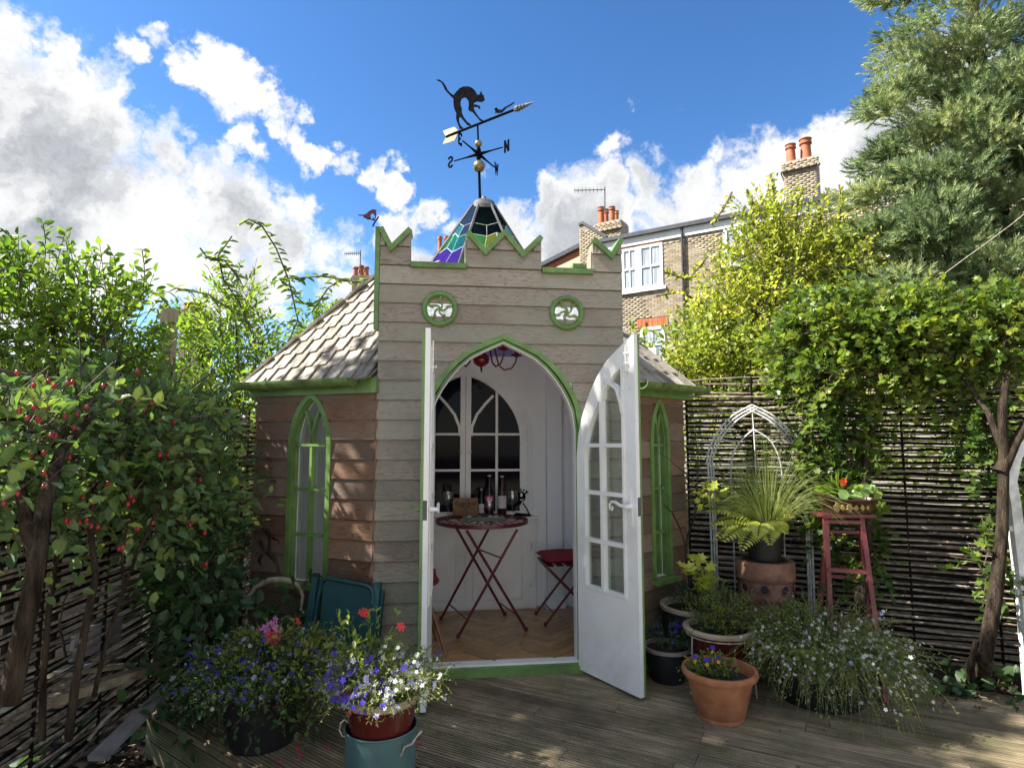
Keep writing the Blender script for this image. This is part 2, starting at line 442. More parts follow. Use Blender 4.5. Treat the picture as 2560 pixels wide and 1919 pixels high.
# core of the front wall, white inside, with wooden merlons on top
Cc = sorted(set([p[0] for p in PROF]+[apx+x*HW*sg for x, d in ARCH for sg in (1,-1)]+[apx-HW-e, apx+HW+e, 0, WA]))
mb = MB(); mb.cols(FA, [(a, max(arch_z(a-apx) if abs(a-apx) <= HW else 0, 0), 2.5) for a in Cc], -.07, -.001); mb.build('front_wall', M['inner'], shed)
mb = MB(); mb.cols(FA, [(a, 2.502, max(hf(a)-.004, 2.51)) for a in Cc], -.10, -.002); mb.build('parapet', M['facade'], shed)
# green cappings
for nm, P in (('capping', topL), ('capping', topM), ('capping', topR)):
    mb = MB(); mb.band(FA, P, .034, -.125, .045, off=.002); mb.build(nm, M['green'], shed)
for a0, a1, zz in ((aj[0], aj[1], zN1), (aj[2], aj[3], zN2)):
    mb = MB(); mb.rect(FA, a0+.004, a1-.004, zz-.014, zz+.022, -.125, .05); mb.build('capping', M['green'], shed)
mb = MB(); mb.rect(FA, -.036, -.004, 2.26, topL[0][1]+.015, -.12, .012); mb.build('corner_trim', M['green'], shed)
for k in range(3):
    z0 = 2.44+.135*k; mb = MB(); mb.rect(FA, aj[3]-.012, aj[3]-.001, z0, z0+.130, -.11, .010); mb.build('board', M['facade'], shed)
for k in range(2):
    z0 = zN1+.02+.09*k; mb = MB(); mb.rect(FA, aj[1]-.012, aj[1]-.001, z0, z0+.088, -.11, .010); mb.build('board', M['facade'], shed)
ck = at(1446, 668, 4.75)
mb = MB(); mb.box(ck, FA.u, FA.n, (0,0,1), .055, .05, .016); mb.build('capping', M['green'], shed)
mb = MB(); mb.box(ck-Vector((0,0,.166)), FA.u, FA.n, (0,0,1), .045, .04, .15); mb.build('board', M['facade'], shed)
# arch surround
mb = MB(); mb.band(FA, arch_pts(HW-.016, apz-.012), .034, -.09, .028); mb.build('door_frame', M['green'], shed)
mb = MB(); mb.band(FA, arch_pts(HW-.040, apz-.041), .013, -.085, .010); mb.build('door_frame', M['green'], shed)
mb = MB(); mb.band(FA, arch_pts(HW-.049, apz-.051), .006, -.075, .004); mb.build('inner_frame', M['white'], shed)
mb = MB(); mb.rect(FA, apx-HW, apx+HW, 0, .046, -.05, .055); mb.rect(FA, apx-HW+.03, apx+HW-.03, .0461, .055, -.05, .03); mb.build('threshold', M['green'], shed)
mb = MB(); mb.rect(FA, apx-HW+.03, apx+HW-.03, .0552, .068, -.06, .015); mb.build('threshold', M['white'], shed)
# round tracery windows
t = NT('tracery_glass'); tr = t.n('ShaderNodeBsdfTransparent'); tr.inputs[0].default_value = (.9,.95,1,1)
gl = t.n('ShaderNodeBsdfGlossy'); gl.inputs['Roughness'].default_value = .03; gl.inputs[0].default_value = (.95,.95,.95,1)
v = t.coord('Object', (1,1,1)); bn = t.n('ShaderNodeBump'); bn.inputs['Strength'].default_value = .5; bn.inputs['Distance'].default_value = .01
t.l(t.noise(v, 14, 3), bn.inputs['Height']); t.l(bn.outputs[0], gl.inputs['Normal'])
t.l(gl.outputs[0], t.out.inputs[0]); M['mirror'] = t.m
for (cx_, cy_, rot, cnt) in ((1099.5, 772, .3, 5), (1417, 782, .9, 5)):
    a, z = FA.uv(cx_, cy_, .03); c = FA.p(a, z, .012)
    mb = MB(); r0 = .122
    mb.lathe(c, [(r0, 0), (r0, .022), (r0-.008, .036), (r0-.022, .040), (r0-.034, .030), (r0-.038, .012), (r0-.038, .0)], 44, ax=FA.n)
    ring = mb.build('round_window', M['green'], shed, smooth=50)
    mb = MB(); mb.lathe(c, [(r0-.036, .004), (r0-.036, .008), (.0001, .0085)], 40, ax=FA.n); mb.build('pane', M['mirror'], ring)
    for k in range(cnt):
        th = rot+2*math.pi*k/cnt; P = []
        for i in range(11):
            q = i/10; rr = .004+.082*q; aa = th+1.25*math.sin(q*math.pi*.62)
            P.append((a+rr*math.cos(aa), z+rr*math.sin(aa)))
        mb = MB(); mb.band(FA, P, .011, .020, .040); mb.build('tracery', M['green'], ring)
        P = [(a+.062*math.cos(th+.9)+.028*math.cos(u_), z+.062*math.sin(th+.9)+.028*math.sin(u_)) for u_ in [th+.2+i*.45 for i in range(8)]]
        mb = MB(); mb.band(FA, P, .006, .020, .034); mb.build('tracery', M['green'], ring)
# ---- diagonal walls with gothic windows
def side_wall(fr, W, wc, hw, z0, zs, ap, rows, m):
    """wc centre, hw half width, z0 sill, zs spring, ap apex height"""
    def top(x): # equilateral-ish pointed arch
        q = min(1, abs(x)/hw); return zs+(ap-zs)*math.sqrt(max(0, 1-q**1.75))*(1-.10*q)
    def hole(s_):
        x = s_-wc; return (z0, top(x)) if abs(x) < hw else None
    bp = [wc+hw*i/10 for i in range(-10, 11)]+[wc-hw-e, wc+hw+e, wc-hw+e, wc+hw-e]
    board_rows(fr, W, rows, lambda s_: EAVE-.03, hole, bp, m)
    S = sorted(set([0, W]+bp))
    # lining in four closed pieces round the opening
    mb = MB(); mb.rect(fr, .03, wc-hw, 0, EAVE, -.06, -.001); mb.rect(fr, wc+hw, W-.03, 0, EAVE, -.06, -.001)
    mb.rect(fr, wc-hw, wc+hw, 0, z0, -.06, -.001)
    mb.cols(fr, [(s_, top(s_-wc), EAVE) for s_ in S if abs(s_-wc) <= hw], -.06, -.001); mb.build('side_wall', M['inner'], shed)
    outl = [(wc-hw, z0)]+[(wc+hw*math.sin(i/12*math.pi/2), 0) for i in range(-12, 13)]+[(wc+hw, z0)]
    outl = [outl[0]]+[(a, top((a-wc)*.999)) for a, _ in outl[1:-1]]+[outl[-1]]
    ins = lambda d: [(wc+(a-wc)*(1-d/hw), z0+(z-z0)*(1-d/(ap-z0))) for a, z in outl]
    mb = MB(); mb.band(fr, ins(.012), .036, -.03, .030); win = mb.build('window', M['green'], shed)
    mb = MB(); mb.band(fr, ins(.034), .012, -.03, .010); mb.build('window_frame', M['green'], win)
    mb = MB(); mb.band(fr, ins(.036), .014, -.058, -.031); mb.build('window_frame', M['white'], win)
    mb = MB(); mb.poly(fr, ins(.05), -.034, -.030); mb.build('pane', M['glass'], win)
    iw = hw-.055; zt = zs
    mb = MB(); mb.rect(fr, wc-.010, wc+.010, z0+.02, zt, -.028, .008); mb.build('mullion', M['green'], win)
    mb = MB(); mb.rect(fr, wc-.009, wc+.009, z0+.02, zt, -.052, -.035); mb.build('mullion', M['white'], win)
    for sg in (-1, 1):
        P = [(wc+sg*iw*.0, zt)]
        for i in range(1, 9):
            q = i/8*.62; x = q*iw; P.append((wc+sg*x, zt+(top(hw-(x)*.97)-zs)*.86*(1 if True else 0)))
        P = [(wc+sg*iw*x, zs+(ap-zs)*y) for x, y in ((0,0),(.03,.14),(.10,.30),(.22,.46),(.36,.58),(.52,.68))]
        mb = MB(); mb.band(fr, P, .018, -.028, .008); mb.build('glazing_bar', M['green'], win)
    n = 4
    for k in range(1, n):
        zz = z0+.02+(zs-.02-z0)*k/(n-1) if False else z0+(zs-z0)*k/(n-1)
        mb = MB(); mb.rect(fr, wc-iw, wc+iw, zz-.009, zz+.009, -.026, .010); mb.build('glazing_bar', M['green'], win)
        mb = MB(); mb.rect(fr, wc-iw, wc+iw, zz-.008, zz+.008, -.052, -.036); mb.build('glazing_bar', M['white'], win)
    mb = MB(); mb.rect(fr, wc-hw-.03, wc+hw+.03, z0-.035, z0-.004, -.02, .085); mb.build('sill', M['green'], win)
    return top
wl0 = LW.uv(726, 1200)[0]; wl1 = LW.uv(829, 1200)[0]
rows_s = [(max(0, zj-PW*(k+1)), zj-PW*k) for k in range(5, 21) if zj-PW*k > .02]
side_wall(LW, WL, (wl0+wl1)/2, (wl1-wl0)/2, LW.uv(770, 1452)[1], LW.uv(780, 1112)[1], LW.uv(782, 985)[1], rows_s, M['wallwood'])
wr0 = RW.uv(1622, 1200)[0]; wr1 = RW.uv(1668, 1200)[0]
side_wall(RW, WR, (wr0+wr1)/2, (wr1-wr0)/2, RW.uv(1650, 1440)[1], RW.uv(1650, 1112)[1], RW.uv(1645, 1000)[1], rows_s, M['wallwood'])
# the other walls, plain
for i in range(2, 7):
    a, b = OCT[i], OCT[(i+1) % 8]; fr = Frame(a, b-a); Wd = (b-a).length
    mb = MB(); mb.rect(fr, 0, Wd, 0, EAVE, -.05, 0); mb.build('side_wall', M['inner'], shed)
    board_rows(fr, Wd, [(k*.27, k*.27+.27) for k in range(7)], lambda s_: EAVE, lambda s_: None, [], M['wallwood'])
# corner posts
for p, nn in ((Lp, FA.n+LW.n), (Rp, FA.n+RW.n), (FLp, LW.n-LW.u)):
    mb = MB(); mb.beam(p+Vector((0,0,.0))+nn.normalized()*.008, p+Vector((0,0,EAVE-.02))+nn.normalized()*.008, .018, .018, up=nn); mb.build('corner_post', M['wallwood'], shed)
# ---- roof
LR = .70; LZ = 2.86; CAPZ = 3.80
TOPZ = [2.60, 2.80, 2.70, 2.80, 2.90, 2.98, 2.96, 2.96]
def ringp(r, z): # octagon scaled about the centre
    return [CEN+(p-CEN)*(r/1.9)+Vector((0, 0, z)) for p in OCT]
eav = [CEN+(p-CEN)*1.055+Vector((0,0,EAVE-.01)) for p in OCT]
lan = ringp(LR, LZ)
topr = [CEN+(p-CEN)*.5+Vector((0,0,z)) for p, z in zip(OCT, TOPZ)]
fin_ = [CEN+(p-CEN)*1.0+Vector((0,0,EAVE-.005)) for p in OCT]
HI = [FA.p(.04, 2.45, -.08), FA.p(WA-.04, 2.45, -.08)]
mb = MB(); mb.quad(fin_[0], HI[0], topr[0]); mb.quad(fin_[1], topr[1], HI[1])
for i in range(8):
    j = (i+1) % 8; mb.quad(HI[0] if i == 0 else fin_[i], HI[1] if i == 0 else fin_[j], topr[j]-Vector((0,0,.04)), topr[i]-Vector((0,0,.04))); mb.quad(topr[i]-Vector((0,0,.04)), topr[j]-Vector((0,0,.04)), lan[j]-Vector((0,0,.02)), lan[i]-Vector((0,0,.02)))
mb.build('ceiling_lining', M['inner'], shed)
roof = MB()
for i in range(8):
    j = (i+1) % 8
    roof.quad(topr[i], topr[j], lan[j], lan[i])
    if i != 0: roof.quad(eav[i], eav[j], topr[j], topr[i])
    else: # behind the parapet
        roof.quad(HI[0]+Vector((0,0,.02)), HI[1]+Vector((0,0,.02)), topr[j], topr[i])
roofo = roof.build('roof', M['slate'], shed)
def shingles(a, b, c, d, exp=.155, wd=.118):
    """a,b eave left,right ; c,d top right,left"""
    u = (b-a).normalized(); nn = u.cross((d-a)).normalized(); nn = nn if nn.z > 0 else -nn
    w = nn.cross(u); w = w if w.z > 0 else -w
    H = (d-a).dot(w); Wd = (b-a).length; xd = (d-a).dot(u); xc = (c-a).dot(u)
    fr = Frame(a, u, nn, w); k = 0; z = -.02
    while z < H:
        t_ = max(0, z)/H; l, r = lerp(0, xd, t_), lerp(Wd, xc, t_)
        tt = min(1, (z+exp*1.3)/H); l2, r2 = lerp(0, xd, tt), lerp(Wd, xc, tt)
        x = math.floor(l/wd)*wd-(k % 2)*wd*.5
        while x < r:
            x0, x1 = max(x, l), min(x+wd-.003, r)
            if x1-x0 > .012:
                z1 = min(z+exp*1.28, H); jit = random.uniform(-.008, .008); sl_ = (l2-l)/(exp*1.28) if x0 == l else 0; sr = (r2-r)/(exp*1.28) if x1 == r else 0
                X0t = x0+max(0, sl_*exp*1.28) if x0 == l else x0; X1t = x1+min(0, sr*exp*1.28) if x1 == r else x1
                if X1t < X0t+.004: X1t = X0t+.004
                mb = MB(); q = [(x0, z+jit), (x1, z+jit), (X1t, z1), (X0t, z1)]
                dl, dr = .010, .026
                top = [fr.p(q[0][0], q[0][1], dl), fr.p(q[1][0], q[1][1], dr), fr.p(q[2][0], q[2][1], .020), fr.p(q[3][0], q[3][1], .005)]
                bot = [fr.p(q[0][0], q[0][1], .002), fr.p(q[1][0], q[1][1], .010), fr.p(q[2][0], q[2][1], .001), fr.p(q[3][0], q[3][1], .001)]
                mb.v = [tuple(p) for p in top+bot]; mb.f = [(0,1,2,3),(4,7,6,5),(0,4,5,1),(1,5,6,2),(2,6,7,3),(3,7,4,0)]
                mb.build('shingle', M['slate'], roofo)
            x += wd
        z += exp; k += 1
shingles(eav[7], eav[0], topr[0], topr[7])
shingles(eav[1], eav[2], topr[2], topr[1], .17, .12)
shingles(eav[6], eav[7], topr[7], topr[6], .22, .2)
# eaves: fascia and gutter
for (a, b, fr, W, ex) in ((eav[7], eav[0], LW, WL, .06), (eav[1], eav[2], RW, WR, .10)):
    d = (b-a).normalized(); out = fr.n
    left = a == eav[7]
    g0 = a-d*(ex if left else 0)+out*.045; g1 = b+d*(0 if left else ex)+out*.045
    if left: g1 = g1-d*.10
    else: g0 = g0+d*.03
    mb = MB(); n = 10; prof = [(.052*math.cos(math.pi+math.pi*i/n), .052*math.sin(math.pi+math.pi*i/n)-.005) for i in range(n+1)]
    prof2 = [(.047*math.cos(math.pi+math.pi*i/n), .047*math.sin(math.pi+math.pi*i/n)-.003) for i in range(n+1)]
    P = prof+prof2[::-1]; m_ = len(P)
    for g in (g0, g1):
        for (x, z) in P: mb.v.append(tuple(g+out*x+Vector((0,0,z))))
    for i in range(m_): j = (i+1) % m_; mb.f.append((i, j, m_+j, m_+i))
    mb.f.append(tuple(range(m_))[::-1]); mb.f.append(tuple(range(m_, 2*m_)))
    gut = mb.build('gutter', M['greendirt'], shed, smooth=40)
    for q in ((.0, .33, .62, .98) if left else (.25, .9)):
        c = g0.lerp(g1, q); mb = MB()
        for s0 in (-.016, .016):
            for i in range(n+1): mb.v.append(tuple(c+d*s0+out*(.060*math.cos(math.pi+math.pi*i/n))+Vector((0,0,.060*math.sin(math.pi+math.pi*i/n)-.004))))
        for i in range(n): mb.f.append((i, i+1, n+1+i+1, n+1+i))
        for s0 in (0, n+1): mb.f.append(tuple(range(s0, s0+n+1)))
        mb.build('gutter_joint', M['greendirt'], gut, smooth=40)
    mb = MB(); mb.beam(fr.p(-.1 if left else 0, EAVE-.055, .035), fr.p(W+(.02 if left else .08), EAVE-.055, .035), .03, .10); mb.build('fascia', M['green'], shed)
# ---- glazed spire
def gcol(name, c, body=.9): M[name] = glass_mat(name, c, -.02, .05, body)
gcol('glass_purple', (.52,.25,.85)); gcol('glass_teal', (.22,.75,.68)); gcol('glass_green', (.42,.80,.35)); gcol('glass_yellow', (.85,.88,.30)); gcol('glass_grey', (.13,.17,.17), .75); gcol('glass_blue', (.45,.80,.85))
spt = ringp(.125, CAPZ-.06)
spire = MB()
for i in range(8):
    j = (i+1) % 8; spire.tube([lan[i]+Vector((0,0,.0)), spt[i]], .014, 5)
    spire.beam(lan[i], lan[j], .03, .03)
spo = spire.build('spire', M['lead'], shed)
def bil(a, b, c, d, x, y): return (a.lerp(b, x)).lerp(d.lerp(c, x), y)
pieces = [([(0,0),(.5,0),(.42,.2),(0,.3)], 'purple'), ([(.5,0),(1,0),(1,.18),(.75,.3),(.42,.2)], 'purple'), ([(0,.3),(.42,.2),(.5,.48),(0,.52)], 'teal'),
          ([(.42,.2),(.75,.3),(.8,.55),(.5,.48)], 'yellow'), ([(.75,.3),(1,.18),(1,.5),(.8,.55)], 'green'), ([(0,.52),(.5,.48),(.52,.66),(0,.70)], 'grey'), ([(.5,.48),(.8,.55),(1,.5),(1,.72),(.52,.66)], 'blue'),
          ([(0,.70),(.52,.66),(1,.72),(1,1),(0,1)], 'grey')]
for i in range(8):
    j = (i+1) % 8
    A, B, Cq, D = lan[i], lan[j], spt[j], spt[i]; lead = MB()
    for P, cn in [([(x, .24+.76*y*(1-.22*(1-y)) if y > 0 else 0) for x, y in P_], c_) for P_, c_ in pieces]:
        if i == 0: cn = {'purple':'green','yellow':'yellow','teal':'green','green':'teal','blue':'grey'}.get(cn, cn)
        if i in (7,) and cn == 'yellow': cn = 'teal'
        pts = [bil(A, B, Cq, D, (1-x if i == 7 else x), y) for x, y in P]; nn = (B-A).cross(D-A).normalized()
        mb = MB(); mb.v = [tuple(p+nn*.003) for p in pts]+[tuple(p-nn*.003) for p in pts]; k = len(pts)
        mb.f = [tuple(range(k)), tuple(range(2*k-1, k-1, -1))]+[(q, k+q, k+(q+1) % k, (q+1) % k) for q in range(k)]
        mb.build('glass_piece', M['glass_'+cn], spo)
        for q in range(k): lead.tube([pts[q], pts[(q+1) % k]], .0045, 4, cap=False)
    lead.build('leading', M['lead'] if i in (2,3,4,5,6) else M['inner'], spo)
mb = MB(); c = CEN
mb.lathe(c, [(.135, CAPZ-.10), (.13, CAPZ-.06), (.112, CAPZ-.045), (.10, CAPZ-.01), (.07, CAPZ+.01), (.03, CAPZ+.02), (.02, CAPZ+.05)], 20, wob=.03); mb.build('spire_cap', M['lead'], shed, smooth=40)
# ---- doors
def door(H, Fr, inner_sign, opened):
    u = (Fr-H); w = u.length; u.normalize(); n = u.cross(Vector((0,0,1)))*inner_sign
    fr = Frame((H.x, H.y, 0), u, n); zt = 2.165; zb = .022
    ht = lambda x: zt-interp(1-min(1, max(0, x/w)), ARCH)*.70 if x > .001 else zt-.70*1.1
    def hin(x, dd=.088): # inner arch line
        return ht(x-dd*.75)-dd*.95 if x > dd*.75 else 0
    gx0, gx1, gz = .076, w-.098, .565
    xs = [0,.008,.02,.04,.06,.076]; XS = [gx0+(gx1-gx0)*i/14 for i in range(15)]
    th = .030
    mb = MB(); mb.cols(fr, [(x, zb, ht(x)) for x in xs], -th, 0); mb.cols(fr, [(x, zb, gz) for x in (gx0, gx1)], -th, 0)
    mb.cols(fr, [(x, max(hin(x), gz), ht(x)) for x in XS], -th, 0); mb.cols(fr, [(x, zb, ht(x)) for x in (gx1, gx1+.03, gx1+.07, w)], -th, 0)
    d = mb.build('door', M['white'], shed)
    mb = MB(); mb.cols(fr, [(x, zb, ht(x)) for x in xs], -th-.017, -th-.0005); mb.cols(fr, [(x, zb, gz) for x in (gx0, gx1)], -th-.017, -th-.0005)
    mb.cols(fr, [(x, max(hin(x), gz), ht(x)) for x in XS], -th-.017, -th-.0005); mb.cols(fr, [(x, zb, ht(x)) for x in (gx1, gx1+.03, gx1+.07, w)], -th-.017, -th-.0005)
    mb.build('outer_face', M['green'], d)
    mb = MB(); mb.poly(fr, [(gx0, gz)]+[(x, max(hin(x), gz)) for x in XS]+[(gx1, gz)], -.022, -.018); mb.build('pane', M['glass'], d)
    # beading round the glass
    P = [(gx0+.006, gz+.006)]+[(x, max(hin(x)-.008, gz)) for x in XS[1:-1]]+[(gx1-.006, hin(gx1)-.008), (gx1-.006, gz+.006)]
    P[1:1] = [(gx0+.006, hin(gx0)-.02)]
    mb = MB(); mb.band(fr, P, .016, -.03, .008, closed=True); mb.build('beading', M['white'], d)
    mx_ = gx0+(gx1-gx0)*.47
    mb = MB(); mb.rect(fr, mx_-.012, mx_+.012, gz, hin(mx_)-.005, -.03, .012); mb.build('glazing_bar', M['white'], d)
    for zz in (.565+.305, .565+.61, .565+.915):
        for a0, a1 in ((gx0, mx_-.0125), (mx_+.0125, gx1)):
            mb = MB(); mb.rect(fr, a0, a1, zz-.012, zz+.012, -.03, .012); mb.build('glazing_bar', M['white'], d)
        if opened: continue
    zc = .565+.915; P = [(gx1-.004, zc+.20), (gx1-.02, zc+.27), (gx1-.055, zc+.36), (mx_+.03, zc+.43), (mx_+.012, hin(mx_)-.03)]
    mb = MB(); mb.band(fr, P, .022, -.03, .012); mb.build('glazing_bar', M['white'], d)
    P = [(gx1-.004, gz+.915+.2), (gx1-.004, zc+.05)]
    # handle: plate, boss and curled lever
    hz = 1.115; hx = w-.048
    mb = MB(); mb.poly(fr, [(hx-.018,hz-.10),(hx-.028,hz-.125),(hx-.004,hz-.115),(hx+.018,hz-.125),(hx+.014,hz-.09),(hx+.011,hz+.05),(hx+.022,hz+.07),(hx+.004,hz+.085),(hx,hz+.11),(hx-.006,hz+.085),(hx-.022,hz+.07),(hx-.011,hz+.05),(hx-.012,hz-.08)], .0005, .006)
    mb.tube([fr.p(hx, hz, .004), fr.p(hx, hz, .02), fr.p(hx, hz, .05)], [.02, .014, .012], 10)
    C = [fr.p(hx, hz, .045), fr.p(hx-.04, hz+.004, .05), fr.p(hx-.08, hz+.02, .05), fr.p(hx-.115, hz+.022, .05), fr.p(hx-.135, hz+.002, .05), fr.p(hx-.13, hz-.022, .05), fr.p(hx-.112, hz-.03, .05), fr.p(hx-.105, hz-.015, .05), fr.p(hx-.114, hz-.006, .05)]
    mb.tube(C, [.012,.010,.009,.008,.007,.006,.006,.006,.005], 7); mb.build('handle', M['white'], d, smooth=50)
    mb = MB(); mb.tube([fr.p(hx, hz, -.048), fr.p(hx, hz, -.075)], [.012,.012], 8); mb.tube([fr.p(hx-.0, hz, -.075), fr.p(hx-.05, hz, -.085), fr.p(hx-.10, hz-.004, -.083)], [.014,.010,.009], 7)
    mb.build('handle', M['green'], d, smooth=50)
    mb = MB(); mb.box(fr.p(w+.001, hz, -.02), u, n, (0,0,1), .0015, .012, .055); mb.build('lock_plate', M['lead'], d)
    # bolt near the top
    bx_ = w-.06; mb = MB(); mb.rect(fr, bx_-.012, bx_+.012, 1.93, 2.07, .0005, .004); mb.tube([fr.p(bx_, 1.91, .012), fr.p(bx_, 2.10, .012)], .005, 6)
    for zz in (1.94, 1.985, 2.05): mb.tube([fr.p(bx_-.013, zz, .010), fr.p(bx_+.013, zz, .010)], .009, 6)
    mb.tube([fr.p(bx_, 1.945, .014), fr.p(bx_-.022, 1.942, .03), fr.p(bx_-.028, 1.955, .03)], .005, 6)
    mb.build('bolt', M['white'], d, smooth=50)
    return d
dR = door(gnd(1447, 1680), gnd(1602, 1755), 1, True)
dL = door(gnd(1078, 1691), gnd(1064, 1790), -1, False)
# ---- inside
mb = MB(); mb.poly(Frame((0,0,0), (1,0,0), (0,0,1), (0,1,0)), [tuple((CEN+(p-CEN)*.985).xy) for p in OCT], .0, FLOOR-.014); mb.build('floor_base', M['dark'], shed)
t = NT('parquet_oak'); v = t.coord('Generated', (1,1,1)); v2 = t.coord('Object', (1.5,1.5,1.5)); f = t.noise(v2, 12, 6, .6, .8)
c = t.ramp(f, [(.3, (.27,.150,.055)), (.7, (.46,.28,.11))]); c = t.mix(1, c, t.rnd(.66, 1.22), 'MULTIPLY'); M['parquet'] = t.fin(c, .30, f, .08, .002)
bw, bl = .072, .288; u0 = (FA.u+FA.n*-1).normalized(); v0 = Vector((-u0.y, u0.x, 0)); o0 = FA.p(apx, 0, -.7)
for i in range(-14, 15):
    for j in range(-5, 6):
        for hz in (0, 1):
            if hz == 0: c0 = u0*(i*bw+j*bl*0)+v0*(i*bw)+u0*(j*2*bl*.5)-v0*(j*2*bl*.5); c = c0+u0*(bl/2)+v0*(bw/2); dx, dy = u0, v0
            else: c0 = u0*(i*bw)+v0*(i*bw)+u0*(j*bl)-v0*(j*bl); c = c0+u0*(bw/2+0)+v0*(bw+bl/2); dx, dy = v0, u0
            q = o0+c; a_, d_ = (q-FA.o).dot(FA.u), (q-FA.o).dot(FA.n)
            if not (.20 < a_ < WA-.18 and -1.42 < d_ < -.14): continue
            mb = MB(); mb.box((q.x, q.y, FLOOR-.006), dx, dy, (0,0,1), bl/2-.0012, bw/2-.0012, .006); mb.build('parquet_block', M['parquet'], shed)
mb = MB(); mb.poly(Frame((0,0,0), (1,0,0), (0,0,1), (0,1,0)), [tuple((CEN+(p-CEN)*.97).xy) for p in OCT], FLOOR-.0135, FLOOR-.0055); mb.build('floor_base', M['parquet'], shed)
# back wall with the cupboard
bp_ = gnd(1213, 1521, FLOOR); BK = Frame((bp_.x, bp_.y, 0), FA.u)
b0 = BK.uv(1000, 1400)[0]; b1 = BK.uv(1420, 1400)[0]
c0, cr_ = BK.uv(1164, 1100)[0], BK.uv(1327, 1200)[0]; ch = cr_-c0
zc_ = BK.uv(1200, 1291)[1]; zap = BK.uv(1164, 912)[1]; zsp = BK.uv(1327, 1095)[1]
mb = MB(); mb.rect(BK, b0-.9, b1+.12, 0, 2.27, -.12, -.03); mb.build('partition_wall', M['inner'], shed)
cup = MB(); cup.rect(BK, c0-ch-.03, c0+ch+.04, FLOOR, zc_-.02, -.028, .03); cupo = cup.build('cupboard', M['white'], shed)
mb = MB(); mb.rect(BK, c0-ch-.05, c0+ch+.06, zc_-.0195, zc_, -.028, .055); mb.build('counter', M['white'], cupo)
for sg in (-1, 1):
    a0, a1 = (c0+.004, c0+ch-.02) if sg > 0 else (c0-ch+.02, c0-.004)
    z0, z1 = FLOOR+.02, zc_-.045
    mb = MB(); mb.rect(BK, a0, a1, z0, z1, .0305, .036); dd = mb.build('cupboard_door', M['white'], cupo)
    mb = MB(); mb.band(BK, [(a0+.03, z0+.03), (a1-.03, z0+.03), (a1-.03, z1-.03), (a0+.03, z1-.03)], .06, .0362, .046, closed=True); mb.band(BK, [(a0+.07, z0+.07), (a1-.07, z0+.07), (a1-.07, z1-.07), (a0+.07, z1-.07)], .012, .0362, .052, closed=True); mb.build('panel_moulding', M['white'], dd)
    if sg > 0:
        for zz in (.28, .72):
            mb = MB(); zz = lerp(z0, z1, zz)
            for k in (-1, 1): mb.tube([BK.p(a1+.012*k, zz-.03, .05), BK.p(a1+.03*k, zz-.015, .05), BK.p(a1+.012*k, zz, .05), BK.p(a1+.03*k, zz+.015, .05), BK.p(a1+.012*k, zz+.03, .05)], .005, 5)
            mb.tube([BK.p(a1, zz-.04, .048), BK.p(a1, zz+.04, .048)], .005, 6); mb.build('hinge', M['white'], dd)
def ga(x, hw, ap, sp): q = min(1, abs(x)/hw); return sp+(ap-sp)*math.sqrt(max(0, 1-q**1.55))*(1-.04*q)
def gpts(hw, ap, sp, z0): return [(c0-hw, z0)]+[(c0+hw*math.sin(i/14*math.pi/2), ga(hw*math.sin(i/14*math.pi/2)*.9999, hw, ap, sp)) for i in range(-14, 15)]+[(c0+hw, z0)]
mb = MB(); mb.band(BK, gpts(ch, zap, zsp, zc_), .045, -.028, -.006); arch_o = mb.build('arched_cabinet', M['white'], shed)
t = NT('dark_cabinet_glass'); t.fin((.008,.006,.012), .06, spec=.10); M['darkglass'] = t.m
gh = BK.uv(1300, 1150)[0]-c0
mb = MB(); mb.poly(BK, gpts(gh, zap-.10, zsp, zc_+.03), -.0285, -.016); mb.build('cabinet_glass', M['darkglass'], arch_o)
mb = MB(); mb.band(BK, gpts(gh+.035, zap-.055, zsp, zc_+.01), .072, -.029, .004); mb.build('cabinet_door_frame', M['white'], arch_o)
for sg in (-1, 1):
    mb = MB(); mb.rect(BK, c0+sg*.0245-.0225, c0+sg*.0245+.0225, zc_, zap-.06, -.02, .006); mb.build('cabinet_stile', M['white'], arch_o)
    xb = c0+sg*(gh*.55+.01)
    mb = MB(); mb.rect(BK, xb-.011, xb+.011, zc_, ga(xb-c0, gh, zap-.10, zsp)+.02, -.02, -.002); mb.build('glazing_bar', M['white'], arch_o)
    for py in (1085, 1175):
        zz = BK.uv(1200, py)[1]; a0, a1 = sorted((c0+sg*.04, c0+sg*(gh+.01)))
        mb = MB(); mb.rect(BK, a0, a1, zz-.010, zz+.010, -.02, -.003); mb.build('glazing_bar', M['white'], arch_o)
    P = [(c0+sg*.05, zsp-.10+.12), (c0+sg*.055, zsp+.10), (c0+sg*.10, zsp+.21), (c0+sg*.17, zsp+.30), (c0+sg*.245, zsp+.38)]
    mb = MB(); mb.band(BK, P, .024, -.02, -.001); mb.build('glazing_bar', M['white'], arch_o)
    mb = MB(); mb.rect(BK, c0+sg*.03-.012, c0+sg*.03+.012, 1.40, 1.46, .0062, .010); mb.tube([BK.p(c0+sg*.03, 1.42, .012), BK.p(c0+sg*.05, 1.42, .03), BK.p(c0+sg*.03, 1.40, .03)], .006, 5); mb.build('latch', M['white'], arch_o)
mb = MB(); mb.rect(BK, c0-gh, c0+gh, zc_+.001, zc_+.045, -.02, .003); mb.build('cabinet_rail', M['white'], arch_o)
